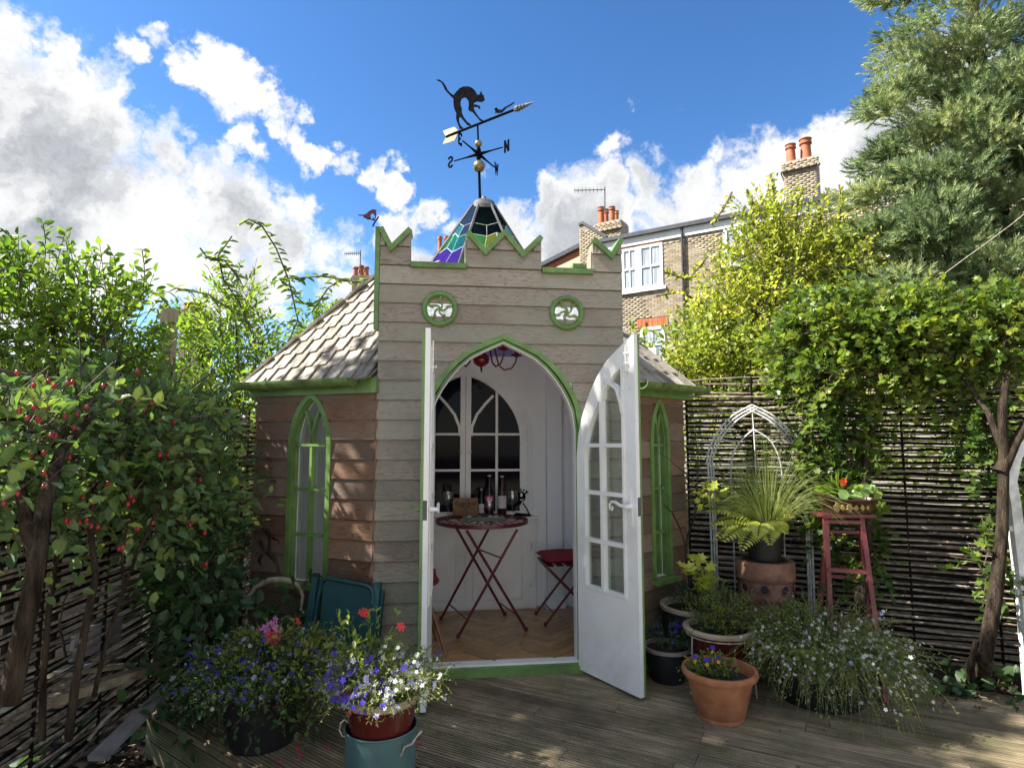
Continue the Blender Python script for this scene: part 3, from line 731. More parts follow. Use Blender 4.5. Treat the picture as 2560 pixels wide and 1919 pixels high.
# pilaster and niche to the right of it
pa0, pa1 = BK.uv(1366, 1300)[0], BK.uv(1403, 1300)[0]
mb = MB(); mb.rect(BK, pa0, pa1, FLOOR, 2.28, -.028, .05); pil = mb.build('pilaster', M['inner'], shed)
mb = MB(); mb.rect(BK, pa0-.012, pa1+.012, FLOOR, FLOOR+.10, -.028, .065); mb.rect(BK, pa0-.02, pa1+.02, FLOOR, FLOOR+.04, -.028, .075); mb.build('plinth', M['inner'], pil)
A = BK.p(pa1+.01, 0, -.1); NW = Frame((A.x, A.y, 0), Vector((1.22, 4.82, 0))-Vector((A.x, A.y, 0)), None)
mb = MB(); mb.rect(NW, 0, 1.0, 0, 2.27, -.05, 0); mb.build('partition_wall', M['inner'], shed)
mb = MB(); mb.band(NW, [(.03, FLOOR), (.03, 1.55), (.06, 1.75), (.14, 1.92), (.26, 2.04), (.38, 2.08)], .05, .0, .035); mb.build('niche_arch', M['inner'], shed)
# ------------------------------------------------------------------ instanced-by-numpy meshes
def scatter(name, TV, TF, P, A, Nn, S, mat, parent=None, tint=None, kind=None, smooth=False, smat=None):
    """TV (k,3) template, x along A, z along Nn; P (N,3); S (N,) or (N,3); one mesh"""
    TV = np.asarray(TV, float); P = np.asarray(P, float); N = len(P); k = len(TV)
    A = np.asarray(A, float); A = A/np.maximum(1e-9, np.linalg.norm(A, axis=1, keepdims=True))
    Nn = np.asarray(Nn, float); B = np.cross(Nn, A); B = B/np.maximum(1e-9, np.linalg.norm(B, axis=1, keepdims=True)); C = np.cross(A, B)
    S = np.asarray(S, float)
    if S.ndim == 1: S = np.repeat(S[:, None], 3, 1)
    V = P[:, None, :]+(TV[None, :, 0]*S[:, 0:1])[..., None]*A[:, None, :]+(TV[None, :, 1]*S[:, 1:2])[..., None]*B[:, None, :]+(TV[None, :, 2]*S[:, 2:3])[..., None]*C[:, None, :]
    if parent is not None and '_o' in parent.keys(): V = V-np.array(list(parent['_o']))
    V = V.reshape(-1, 3)
    loops = np.concatenate([np.asarray(f) for f in TF]); tot = np.array([len(f) for f in TF])
    L = (loops[None, :]+(np.arange(N)*k)[:, None]).ravel(); T = np.tile(tot, N); st = np.concatenate([[0], np.cumsum(T)[:-1]])
    me = bpy.data.meshes.new(name); me.vertices.add(len(V)); me.vertices.foreach_set('co', V.astype(np.float32).ravel())
    me.loops.add(len(L)); me.loops.foreach_set('vertex_index', L.astype(np.int32)); me.polygons.add(len(T)); me.polygons.foreach_set('loop_start', st.astype(np.int32))
    me.update(calc_edges=True)
    if tint is None: tint = rng.random(N)
    at_ = me.attributes.new('tint', 'FLOAT', 'POINT'); at_.data.foreach_set('value', np.repeat(np.clip(tint, 0, 1), k).astype(np.float32))
    me.materials.append(mat)
    if smooth: me.shade_smooth()
    return link(name, me, parent, kind)
PLANE2 = [(0,0,0),(.36,-.5,.10),(.36,.5,.10),(.75,-.36,.04),(.75,.36,.04),(1,0,-.10)]
LEAF = (PLANE2, [(0,1,3,5),(0,5,4,2)])
LOBE = ([(0,0,0),(.25,-.55,.06),(.45,-.30,0),(.72,-.52,.02),(.72,-.18,.0),(1,0,-.06),(.72,.18,0),(.72,.52,.02),(.45,.30,0),(.25,.55,.06)], [(0,1,2),(0,2,3,4),(0,4,5),(0,5,6),(0,6,7,8),(0,8,9)])
PRISM = ([(0,.5,0),(0,-.25,.43),(0,-.25,-.43),(1,.35,0),(1,-.17,.3),(1,-.17,-.3)], [(0,1,4,3),(1,2,5,4),(2,0,3,5)])
BLADE = ([(0,-.5,0),(0,.5,0),(1,0,0)], [(0,2,1)])
def unit(v): return v/np.maximum(1e-9, np.linalg.norm(v, axis=-1, keepdims=True))
def in_blobs(blobs, n, shell=.5):
    w = np.array([b[3]*b[4]*b[5] for b in blobs])**.8; idx = rng.choice(len(blobs), n, p=w/w.sum())
    d = unit(rng.normal(size=(n, 3))); r = rng.random(n)**(shell/1.0*.5 if shell else 1/3)
    r = np.clip(r, 0, 1); B = np.array(blobs)[idx]
    return B[:, :3]+d*r[:, None]*B[:, 3:6], d, idx
def foliage(parent, blobs, n, m, L, leaf, wid, mat, up=.35, out=.8, droop=.25, tmpl=LEAF, twig=None, flat=.5, name='foliage', jit=.25, shell=.6, tbias=0, twr=.0035, hang=0):
    P0, d, idx = in_blobs(blobs, n, shell)
    D = unit(d*out+np.array([0, 0, up])+rng.normal(size=(n, 3))*.45)
    Ls = L*(.6+.8*rng.random(n)); tw = rng.random(n)
    P = []; A = []; Nm = []; S = []; T = []
    side = unit(np.cross(D, rng.normal(size=(n, 3))))
    for j in range(m):
        t = (j+.6)/m; pos = P0+D*(Ls*t)[:, None]; pos[:, 2] -= droop*Ls*t*t
        ph = j*2.4+rng.random(n)*1.0; s2 = np.cross(D, side)
        ax = unit(D*(.55 if j < m-1 else 1.4)+side*np.cos(ph)[:, None]+s2*np.sin(ph)[:, None]*flat+rng.normal(size=(n, 3))*jit+np.array([0,0,-hang]))
        nn = unit(np.array([0, 0, 1.0])+rng.normal(size=(n, 3))*.55)
        P.append(pos); A.append(ax); Nm.append(nn); sz = leaf*(.65+.6*rng.random(n)); S.append(np.stack([sz, sz*wid, sz], 1)); T.append(np.clip(tw*.55+rng.random(n)*.45+tbias, 0, 1))
    o = scatter(name, *tmpl, np.concatenate(P), np.concatenate(A), np.concatenate(Nm), np.concatenate(S), mat, parent, np.concatenate(T), kind='stuff' if parent is None else None)
    if parent is not None: o['kind'] = 'stuff'
    if twig is not None:
        w = scatter('twigs', *PRISM, P0-D*(Ls*.35)[:, None], D, side, np.stack([Ls*1.2, np.full(n, twr*2), np.full(n, twr*2)], 1), twig, parent); w['kind'] = 'stuff'
    return o
# ------------------------------------------------------------------ materials of the setting
def deckm():
    t = NT('weathered_deck'); v = t.coord('UV', (1,1,1), 41); mp = t.n('ShaderNodeMapping'); mp.inputs['Scale'].default_value = (2.2, 60, 1); t.l(v, mp.inputs[0])
    g = t.noise(mp.outputs[0], 1.2, 5, .65); c = t.ramp(g, [(.3, (.13,.094,.058)), (.7, (.42,.335,.22))])
    big = t.noise(t.coord('Object', (1,1,1)), 3.0, 6, .65)
    c = t.mix(t.ramp(big, [(.42, (0,0,0)), (.66, (.75,)*3)]), c, (.095,.098,.045))
    c = t.mix(t.ramp(t.noise(v, 1.1, 5), [(.5, (0,0,0)), (.7, (.6,)*3)]), c, (.052,.040,.030))
    c = t.mix(1, c, t.rnd(.72, 1.2), 'MULTIPLY')
    tc = t.n('ShaderNodeTexCoord')
    return t.fin(c, .72, t.mix(.5, g, t.noise(v, 90, 3)), .5, .004, spec=.12)
M['deck'] = deckm()
M['fascia'] = pm('mossy_plank', (.06,.065,.02), (.15,.145,.07), 3, .8, .5, .006, stretch=(1,1,4))
M['soil'] = pm('dark_soil', (.004,.0035,.003), (.013,.010,.008), 6, .95, .9, .03, spec=.05)
M['rod'] = pm('hazel_rod', (.11,.082,.062), (.35,.29,.23), 26, .75, .5, .002, rnd=.35)
M['rodshade'] = pm('rod_painted_shade', (.008,.006,.005), (.022,.016,.012), 20, .95, spec=.05)  # near black copy of the rods; gap shade is put into the colour
M['grime'] = pm('groove_grime', (.030,.026,.018), (.07,.062,.042), 12, .9, spec=.1)
M['bark'] = pm('grey_brown_bark', (.014,.010,.007), (.085,.064,.046), 30, .92, 1.0, .02, stretch=(1,1,.16), spec=.1)
M['twig'] = pm('twig_bark', (.05,.035,.02), (.11,.08,.05), 20, .8)
M['post'] = pm('post_wood', (.16,.135,.10), (.30,.26,.20), 6, .8, .5, .004, stretch=(3,3,.4))
M['paleplank'] = pm('pale_plank', (.20,.15,.09), (.42,.34,.22), 5, .8, .4, .004, stretch=(.5,3,3))
M['greyplank'] = pm('grey_plank', (.12,.11,.11), (.28,.27,.27), 5, .75, .4, .004, stretch=(1,1,1))
# ------------------------------------------------------------------ ground and deck
mb = MB(); n = 24
for i in range(n):
    for j in range(n):
        xs_ = [-90+180*((q/n)) for q in (i, i+1)]; ys_ = [-60+180*(q/n) for q in (j, j+1)]
        mb.quad((xs_[0], ys_[0], -.24), (xs_[1], ys_[0], -.24), (xs_[1], ys_[1], -.24), (xs_[0], ys_[1], -.24))
mb.build('ground', M['soil'], kind='structure')
M['bouncepaving'] = pm('added_bounce_paving', (.40,.34,.26), (.55,.48,.38), 3, .9, .3, .004)
mb = MB()
for i in range(-14, 15):
    for j in range(-22, 2):
        mb.abox(i*.6+.006, i*.6+.594, j*.6+.006, j*.6+.594, -.12, -.07+.003*((i*7+j*3) % 3))
mb.build('terrace', M['bouncepaving'], kind='structure')  # unseen terrace, added behind the camera to bounce light onto the front
def clip_line(o, d, poly):
    ts = []; k = len(poly)
    for i in range(k):
        a = Vector(poly[i]); b = Vector(poly[(i+1) % k]); e_ = b-a
        den = d.x*e_.y-d.y*e_.x
        if abs(den) < 1e-9: continue
        r = a-o; t_ = (r.x*e_.y-r.y*e_.x)/den; s_ = (r.x*d.y-r.y*d.x)/den
        if 0 <= s_ <= 1: ts.append(t_)
    return (min(ts), max(ts)) if len(ts) >= 2 else None
deck = link('deck', None); deck['kind'] = 'structure'
def deck_field(poly, d, zt=0.0, bw=.122, gap=.009, ng=6):
    d = Vector(d).normalized(); nn = Vector((-d.y, d.x)); vs = [Vector(p).dot(nn) for p in poly]
    v = min(vs)
    while v < max(vs):
        prof = []
        for g in range(ng):
            x0 = v+gap/2+(bw-gap)*g/ng; w_ = (bw-gap)/ng
            prof += [(x0+.0001, -.009), (x0+w_*.36, -.009), (x0+w_*.42, -.001), (x0+w_*.5, 0), (x0+w_*.92, 0), (x0+w_, -.009)] if g else [(x0, -.03), (x0, -.002), (x0+w_*.1, 0), (x0+w_*.85, 0), (x0+w_*.98, -.006)]
        prof.append((v+bw-gap/2, -.03))
        # butt joints
        lens = [clip_line(nn*q[0], d, poly) for q in prof]
        ok = [(q, l) for q, l in zip(prof, lens) if l and l[1]-l[0] > .01]
        if len(ok) > 5:
            lo = min(l[0] for q, l in ok); hi = max(l[1] for q, l in ok); cuts = [lo-.1]; x = lo+random.uniform(.8, 3.0)
            while x < hi-.5: cuts.append(x); x += random.uniform(2.0, 3.4)
            cuts.append(hi+.1)
            for c0_, c1_ in zip(cuts, cuts[1:]):
                R_ = [(q, max(l[0], c0_+.002), min(l[1], c1_-.002)) for q, l in ok]; R_ = [r_ for r_ in R_ if r_[2]-r_[1] > .004]
                if len(R_) < 5: continue
                mb = MB(); mb.m2 = M['grime']; dz = random.uniform(-.0025, .0015)
                for (q, a, b) in R_:
                    pa = nn*q[0]+d*a; pb = nn*q[0]+d*b; mb.v += [(pa.x, pa.y, zt+q[1]+dz), (pb.x, pb.y, zt+q[1]+dz)]
                for i in range(len(R_)-1):
                    j = 2*i; mb.f.append((j, j+1, j+3, j+2)); q0, a0_, b0_ = R_[i]; q1, a1_, b1_ = R_[i+1]
                    if q0[1] < -.008 and q1[1] < -.008: mb.mi[len(mb.f)-1] = 1
                    mb.uv[len(mb.f)-1] = [(a0_, q0[0]), (b0_, q0[0]), (b1_, q1[0]), (a1_, q1[0])]
                mb.build('deck_board', M['deck'], deck)
        v += bw
def g2(px, py, z=0): q = gnd(px, py, z); return (q.x, q.y)
a0_ = Vector(g2(370, 1778)); a1_ = Vector(g2(588, 1908)); dA = (a1_-a0_).normalized()
s0_ = Vector((Lp.x, Lp.y)); s1_ = Vector(g2(1075, 1990)); dS = (s1_-s0_).normalized()
den = dA.x*dS.y-dA.y*dS.x; r_ = s0_-a0_; X_ = a0_+dA*((r_.x*dS.y-r_.y*dS.x)/den)
bk = Vector(g2(500, 1732))
deck_field([tuple(a0_), tuple(X_), tuple(s0_+Vector((.0,.2))), (-1.35, 4.25), (-1.62, 4.15), tuple(bk)], dA)
q1 = s0_+dS*.002
deck_field([tuple(X_), (3.9, X_.y-1.9), (3.9, 3.25), (2.62, 3.84), (1.36, 4.70), (Rp.x, Rp.y+.1), (Lp.x+.01, Lp.y+.15)], (.885, -.465))
fr = Frame((X_.x, X_.y, 0), Vector((a0_.x-X_.x, a0_.y-X_.y, 0))); fr.n = Vector((-dA.y, dA.x, 0)); fr.n = -fr.n if fr.n.y > 0 else fr.n
Wd = (a0_-X_).length
for k in range(2):
    for g in range(7):
        z1 = -.034-k*.115-g*.0155; mb = MB(); mb.rect(fr, 0, Wd, z1-.0135, z1, -.02, .0); 
        mb.build('fascia_board', M['fascia'], deck)
mb = MB(); mb.rect(fr, 0, Wd, -.24, -.034, -.04, -.008); mb.build('joist', M['dark'], deck)
fr2 = Frame((bk.x, bk.y, 0), Vector((a0_.x-bk.x, a0_.y-bk.y, 0))); mb = MB(); mb.rect(fr2, 0, (a0_-bk).length, -.24, -.03, -.01, .01); mb.build('joist', M['fascia'], deck)
# ------------------------------------------------------------------ woven hazel fences
def wattle(p0, p1, z0, z1, label, pitch=.034, seg=2, rad=.0080, stake=.48, topwild=.12, cut=None):
    p0 = Vector((p0[0], p0[1], 0)); p1 = Vector((p1[0], p1[1], 0)); u = (p1-p0); W = u.length; u.normalize(); n_ = Vector((u.y, -u.x, 0))
    f = thing('wattle_fence', label, 'fence', (p0.x, p0.y, z0))
    ns = int(W/stake)+1
    for i in range(ns+1):
        c = p0+u*(i*stake); mb = MB(); mb.tube([c+Vector((0,0,z0-.05)), c+Vector((0,0,z1+random.uniform(-.02,.10)))], .009, 6); mb.build('stake', M['rodshade'], f, smooth=50)
    rows = int((z1-z0)/pitch)
    for r_ in range(rows):
        z = z0+.02+r_*pitch
        cuts = [0]+sorted(random.uniform(.15, .85)*W for _ in range(seg-1))+[W]
        for c0_, c1_ in zip(cuts, cuts[1:]):
            a = c0_-random.uniform(.02, .1); b = c1_+random.uniform(.02, .12); m = max(6, int((b-a)/.11)); pts = []; rr = []
            ph = math.pi*(r_ % 2)+random.uniform(-.25, .25); tilt = random.uniform(-.006, .006); wob = random.uniform(.002, .005); k0 = random.uniform(.72, 1.2)*rad
            q0 = random.random()*9
            for i in range(m+1):
                x = a+(b-a)*i/m; off = .020*math.sin(math.pi*x/stake+ph)
                zz = z+tilt*(x-a)/W*2+wob*math.sin(x*4.3+q0)+random.uniform(-.002,.002)
                if r_ > rows-5: zz += topwild*.25*math.sin(x*2.1+q0)*.6
                pts.append(p0+u*x+n_*off+Vector((0, 0, zz))); rr.append(k0*(1-.25*i/m))
            mb = MB(); mb.tube(pts, rr, 5); mb.build('rod', M['rod'], f, smooth=60)
    # far weave layer added to darken the gaps; its near black is painted shade
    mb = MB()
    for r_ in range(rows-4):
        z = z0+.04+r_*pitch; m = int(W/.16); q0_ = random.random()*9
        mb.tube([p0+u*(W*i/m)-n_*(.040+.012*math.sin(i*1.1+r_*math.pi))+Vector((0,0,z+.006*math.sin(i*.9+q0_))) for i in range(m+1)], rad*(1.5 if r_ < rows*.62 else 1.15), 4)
    b_ = mb.build('back_weave', M['rodshade'], f); b_['kind'] = 'stuff'
    return f
wattle((-1.98, 1.3), (-2.28, 5.6), -.05, 1.80, 'woven hazel fence behind the rose bush on the left', .042, 2)
FDIR = Vector((-.925, .38)).normalized(); q0 = Vector((2.58, 4.24))
wattle(q0+FDIR*1.30, q0-FDIR*.86, .02, 2.02, 'woven hazel fence behind the arched trellis on the right', .042, 3)
# ------------------------------------------------------------------ brick terrace
M['brick'] = None
def brickm():
    t = NT('stock_brick'); a = t.n('ShaderNodeAttribute', attribute_name='tint'); oi = t.n('ShaderNodeObjectInfo')
    f = t.math('FRACT', t.math('ADD', a.outputs['Fac'], oi.outputs['Random']), 0)
    c = t.ramp(f, [(0, (.27,.21,.14)), (.35, (.37,.30,.20)), (.6, (.42,.35,.24)), (.85, (.33,.25,.18)), (1, (.22,.18,.14))])
    nz = t.noise(t.coord('Object'), .8, 5); c = t.mix(t.ramp(nz, [(.4, (0,0,0)), (.7, (.45,)*3)]), c, (.14,.12,.10))
    return t.fin(c, .9, t.noise(t.coord('Object'), 40, 4), .4, .01)
M['brick'] = brickm()
M['mortar'] = pm('mortar', (.28,.25,.20), (.36,.32,.27), 5, .95)
M['redbrick'] = pm('red_rubbed_brick', (.40,.10,.04), (.55,.17,.07), 8, .85, rnd=.25)
M['sash'] = pm('white_sash_paint', (.68,.68,.66), (.78,.78,.76), 2, .5)
M['netting'] = pm('net_curtain_window', (.20,.23,.27), (.42,.46,.50), 2.2, .12, stretch=(6,6,.3))
M['terracotta_pot'] = pm('orange_chimney_clay', (.30,.085,.035), (.44,.15,.07), 5, .8)
M['roofslate'] = pm('dark_roof_slate', (.02,.022,.03), (.05,.052,.06), 6, .5)
H0 = at(1495, 603, 22); HF = Frame((H0.x, H0.y, 0), (.846, -.533, 0)); HTOP = HF.uv(1495, 603)[1]
house = thing('terraced_house', 'yellow brick terraced house with white sash windows and a tall chimney behind the yellow tree', 'house', (H0.x, H0.y, 0))
HL = 15.5
mb = MB(); mb.rect(HF, 0, HL, -.2, HTOP-.12, -.6, -.012); mb.build('wall', M['mortar'], house)
wins = []
def hw(px0, px1, py0, py1):
    a0, _ = HF.uv(px0, (py0+py1)/2); a1, _ = HF.uv(px1, (py0+py1)/2); z1 = HF.uv((px0+px1)/2, py0)[1]; z0 = HF.uv((px0+px1)/2, py1)[1]
    wins.append((a0, a1, z0, z1)); return a0, a1, z0, z1
WN = [hw(1556, 1594, 622, 726), hw(1599, 1656, 612, 718), hw(1604, 1662, 818, 905), hw(1812, 1858, 568, 660), hw(2520, 2620, 700, 800), hw(1815, 1860, 790, 880)]
TZ = []; BP = []; row = 0; z = 2.6
lint = [(min(WN[0][0], WN[1][0])-.12, WN[1][1]+.15, WN[1][3]+.03, WN[1][3]+.33)]+[(w[0]-.15, w[1]+.15, w[3]+.03, w[3]+.33) for w in WN[2:]]
while z < HTOP-.16:
    x = -.1125*(row % 2)
    while x < HL:
        a, b = max(x, 0), min(x+.215, HL)
        hit = any(a < w[1]+.02 and b > w[0]-.02 and z < w[3] and z+.065 > w[2] for w in wins) or any(a < w[1] and b > w[0] and z < w[3] and z+.065 > w[2] for w in lint)
        if not hit and b-a > .05: BP.append(((a+b)/2, z+.0325, (b-a)/2))
        x += .225
    z += .075; row += 1
BP = np.array(BP)
CUBE = ([(x, y, z) for z in (-1, 1) for y in (-1, 1) for x in (-1, 1)], [(0,2,3,1),(4,5,7,6),(0,1,5,4),(2,6,7,3),(0,4,6,2),(1,3,7,5)])
org = np.array(HF.o); U = np.array(HF.u); Nh = np.array(HF.n)
# the ones that show largest, right of the paired window and down to the next storey, are parts of their own
key = np.hypot(BP[:, 0]-WN[1][1]-.5, (BP[:, 1]-WN[1][2])*.9); order = np.argsort(key); near = order[:290]; rest = order[290:]
def bpos(B): return org+U*B[:, 0:1]+np.array([0,0,1.])*B[:, 1:2]+Nh*(rng.random((len(B),1))*.006-.012)
scatter('brickwork', *CUBE, bpos(BP[rest]), np.tile(U, (len(rest), 1)), np.tile([0,0,1.], (len(rest), 1)), np.stack([BP[rest, 2], np.full(len(rest), .012), np.full(len(rest), .0325)], 1), M['brick'], house, kind='stuff')
bm_ = MB(); bm_.box((0,0,0), HF.u, HF.n, (0,0,1), .1075, .012, .0325); me_ = bpy.data.meshes.new('brick'); me_.from_pydata(bm_.v, [], bm_.f); me_.materials.append(M['brick'])
ta = me_.attributes.new('tint', 'FLOAT', 'POINT')
for i, p in zip(near, bpos(BP[near])):
    o = link('brick', me_, house); o.location = Vector(p)-house.location; o.scale = (1, 1, 1)
for (a0, a1, z0, z1) in lint:
    n_ = int((a1-a0)/.075)
    for k in range(n_):
        mb = MB(); mb.rect(HF, a0+k*.075, a0+k*.075+.066, z0, z1, -.012, .012+.002*(k % 2)); mb.build('lintel_brick', M['redbrick'], house)
for (a0, a1, z0, z1) in WN:
    mb = MB(); mb.rect(HF, a0, a1, z0, z1, -.03, -.006); win = mb.build('window', M['netting'], house)
    mb = MB(); mb.band(HF, [(a0+.03, z0+.03), (a1-.03, z0+.03), (a1-.03, z1-.03), (a0+.03, z1-.03)], .10, -.02, .03, closed=True); mb.build('frame', M['sash'], win)
    zm = (z0+z1)/2; xm = (a0+a1)/2
    mb = MB(); mb.rect(HF, a0, a1, zm-.03, zm+.03, -.02, .034); mb.rect(HF, xm-.018, xm+.018, z0, z1, -.02, .026); mb.build('glazing_bar', M['sash'], win)
    mb = MB(); mb.rect(HF, a0-.12, a1+.12, z0-.13, z0-.02, -.012, .09); mb.build('sill', M['sash'], win)
mb = MB(); mb.rect(HF, WN[0][1]-.01, WN[1][0]+.01, WN[1][2]-.05, WN[1][3]+.02, -.012, .028); mb.build('window_post', M['sash'], house)
mb = MB(); mb.rect(HF, 0, HL, HTOP-.42, HTOP-.12, -.02, .05); mb.build('fascia', M['sash'], house)
mb = MB(); mb.rect(HF, -.1, HL, HTOP-.12, HTOP+.02, -.02, .18); mb.build('gutter', M['roofslate'], house)
mb = MB(); mb.quad(HF.p(0, HTOP+.02, .1), HF.p(HL, HTOP+.02, .1), HF.p(HL, HTOP+.5, -4.6), HF.p(0, HTOP+.5, -4.6)); mb.quad(HF.p(0, HTOP-.3, .0), HF.p(0, HTOP+.0, .0), HF.p(0, HTOP+.5, -4.6), HF.p(0, HTOP-.3, -4.6)); mb.build('roof', M['roofslate'], house)
mb = MB(); mb.rect(HF, -.02, 0, 0, HTOP-.1, -5, 0); mb.build('gable_wall', M['brick'], house)
dp = HF.uv(1708, 640)[0]; mb = MB(); mb.tube([HF.p(dp, HTOP-.1, .08), HF.p(dp, 1, .08)], .045, 8); mb.build('downpipe', M['roofslate'], house, smooth=50)
def chimney(px0, px1, py_b, py_t, depth, pots, parent, wid=.9):
    fr = Frame(HF.o-HF.n*depth, HF.u, HF.n); a0 = fr.uv(px0, py_t)[0]; a1 = fr.uv(px1, py_t)[0]; zt = fr.uv((px0+px1)/2, py_t)[1]; zb = fr.uv((px0+px1)/2, py_b)[1]-.6
    mb = MB(); mb.rect(fr, a0, a1, zb, zt, -wid, 0); st = mb.build('chimney', M['mortar'], parent); P = []; Ax = []; 
    H = zt-zb; z = zb; r_ = 0; prj = []
    while z < zt-.03:
        t_ = (zt-z)/H; pr = .06 if (.10 < (zt-z) < .40) else (.0 if zt-z > .4 else .02)
        if .30 < zt-z < .40: pr = .10
        x = a0-pr-.1125*(r_ % 2)
        while x < a1+pr:
            l, rr_ = max(x, a0-pr), min(x+.215, a1+pr)
            if rr_-l > .04: P.append((*fr.p((l+rr_)/2, z+.0325, pr/2+.005), (rr_-l)/2, .012+pr/2))
            x += .225
        P.append((*(fr.p(a0-pr-.008, z+.0325, -wid/2)), .012, wid/2)); 
        z += .075; r_ += 1
    P = np.array(P); scatter('chimney_brickwork', *CUBE, P[:, :3], np.tile(U, (len(P), 1)), np.tile([0,0,1.], (len(P), 1)), np.stack([P[:, 3], P[:, 4], np.full(len(P), .0325)], 1), M['brick'], st, kind='stuff')
    mb = MB(); mb.rect(fr, a0+.03, a1-.03, zt, zt+.06, -wid+.03, -.03); mb.build('flaunching', M['mortar'], st)
    for (pxp, pyt, pw, dd) in pots:
        f2 = Frame(fr.o-fr.n*dd, fr.u, fr.n); a, zz = f2.uv(pxp, pyt); c = f2.p(a, 0, 0); r = pw/2/FPX*c.y; h = zz-zt
        mb = MB(); mb.lathe((c.x, c.y, zt+.03), [(r*.95, 0), (r*.88, h*.3), (r*.80, h*.72), (r*.80, h*.75), (r*1.02, h*.77), (r*1.02, h*.84), (r*.86, h*.86), (r*.90, h*.93), (r*1.05, h*.95), (r*1.05, h-.03), (r*.8, h-.03), (r*.78, h*.8)], 16)
        mb.build('chimney_pot', M['terracotta_pot'], st, smooth=40)
    return st, fr
chimney(1959, 2042, 500, 400, 1.2, [(1976, 363, 26, .3), (2013, 349, 30, .5)], house)
st, cf = chimney(1487, 1552, 590, 556, 3.0, [(1503, 519, 18, .2), (1530, 518, 17, .2), (1541, 528, 13, .8), (1515, 524, 15, .8)], house)
gp = Frame(HF.o-HF.n*.3, HF.u, HF.n)
mb = MB(); mb.poly(gp, [gp.uv(*q) for q in ((1449, 800), (1449, 566), (1458, 560), (1512, 594), (1512, 800))], -.3, 0); mb.build('gable_wall', M['brick'], house)
ga0, ga1 = gp.uv(1449, 600)[0], gp.uv(1512, 600)[0]; gz0 = gp.uv(1455, 566)[1]; gz1 = gp.uv(1512, 594)[1]; GB = []; z = gz1-2.2; r_ = 0
while z < gz0:
    x = ga0-.1125*(r_ % 2)
    while x < ga1:
        l, rr_ = max(x, ga0), min(x+.215, ga1)
        if rr_-l > .05 and z+.07 < lerp(gz0, gz1, ((l+rr_)/2-ga0)/(ga1-ga0)): GB.append((*gp.p((l+rr_)/2, z+.0325, .004), (rr_-l)/2))
        x += .225
    z += .075; r_ += 1
GB = np.array(GB); scatter('brickwork', *CUBE, GB[:, :3], np.tile(U, (len(GB), 1)), np.tile([0,0,1.], (len(GB), 1)), np.stack([GB[:, 3], np.full(len(GB), .012), np.full(len(GB), .0325)], 1), M['brick'], house, kind='stuff')
mb = MB(); mb.band(gp, [gp.uv(1447, 562), gp.uv(1458, 557), gp.uv(1516, 592)], .10, -.35, .05); mb.build('coping', M['roofslate'], house)
def aerial(px, py0, py1, px2, py2, Y, label):
    a = at(px, py0, Y); b = at(px, py1, Y); c = at(px2, py2, Y-.4); e0 = at(px, py1+8, Y); th = .012*Y/18
    t_ = thing('tv_aerial', label, 'aerial', a); mb = MB(); mb.tube([a, b], th*1.6, 5); mb.build('mast', M['lead'], t_)
    mb = MB(); mb.tube([e0, c], th*1.2, 5); d = (c-e0)
    for k in range(9): q = e0+d*(k/8); mb.tube([q+Vector((-.0,.0,.12)), q+Vector((0,0,-.12))], th*.6, 4)
    mb.build('boom', M['lead'], t_); return t_
aerial(1512, 530, 466, 1436, 476, 24, 'television aerial above the clay chimney pots of the brick house')
# lower continuation of the terrace to the left and odd chimneys beyond
h2 = thing('terraced_house', 'further lower brick house with a dark slate roof edge seen beyond the right battlement', 'house', at(1400, 1105, 27))
B0 = at(1340, 664, 30); B1 = at(1470, 632, 26); F2 = Frame((B0.x, B0.y, 0), Vector((B1.x-B0.x, B1.y-B0.y, 0))); W2 = (B1-B0).to_2d().length; zz = B0.z
mb = MB(); mb.rect(F2, -4, W2, 0, zz-.3, -.4, 0); mb.build('wall', M['brick'], h2)
mb = MB(); mb.rect(F2, -4, W2, zz-.5, zz-.3, .001, .05); mb.build('brick_band', M['redbrick'], h2)
mb = MB(); mb.rect(F2, -4, W2+.2, zz-.3, zz-.1, -.2, .25); mb.quad(F2.p(-4, zz-.1, .25), F2.p(W2, zz-.1, .25), F2.p(W2, zz+.35, -3), F2.p(-4, zz+.35, -3)); mb.build('roof', M['roofslate'], h2)
def lone_chimney(x0, x1, yt, yb, Y, pots, label):
    a = at(x0, yt, Y); b = at(x1, yt, Y); zb = at(x0, yb, Y).z
    t_ = thing('chimney_stack', label, 'chimney', ((a.x+b.x)/2, Y, zb-1)); w = b.x-a.x
    mb = MB(); mb.abox(a.x, b.x, Y, Y+.8, zb-5, a.z); mb.abox(a.x-.06, b.x+.06, Y-.06, Y+.86, a.z-.35, a.z-.12); mb.build('stack', M['brick'], t_)
    for px, py in pots:
        c = at(px, py, Y+.3); h = c.z-a.z; r = w*.15
        mb = MB(); mb.lathe((c.x, c.y, a.z), [(r, 0), (r*.85, h*.8), (r*1.1, h*.82), (r*1.1, h)], 12); mb.build('chimney_pot', M['terracotta_pot'], t_, smooth=40)
    return t_
lone_chimney(1090, 1128, 628, 700, 30, [(1100, 592), (1116, 591)], 'brick chimney with two dark pots peeping out left of the glass spire')
lone_chimney(880, 926, 688, 760, 32, [(889, 668), (903, 664), (916, 668)], 'brick chimney with three pots seen just left of the battlements')
lone_chimney(452, 512, 772, 850, 34, [(470, 758), (484, 756), (500, 758)], 'red topped chimney showing above the shrubs beside the fence post')
aerial(901, 666, 625, 862, 634, 32, 'small television aerial above the chimney left of the battlements')
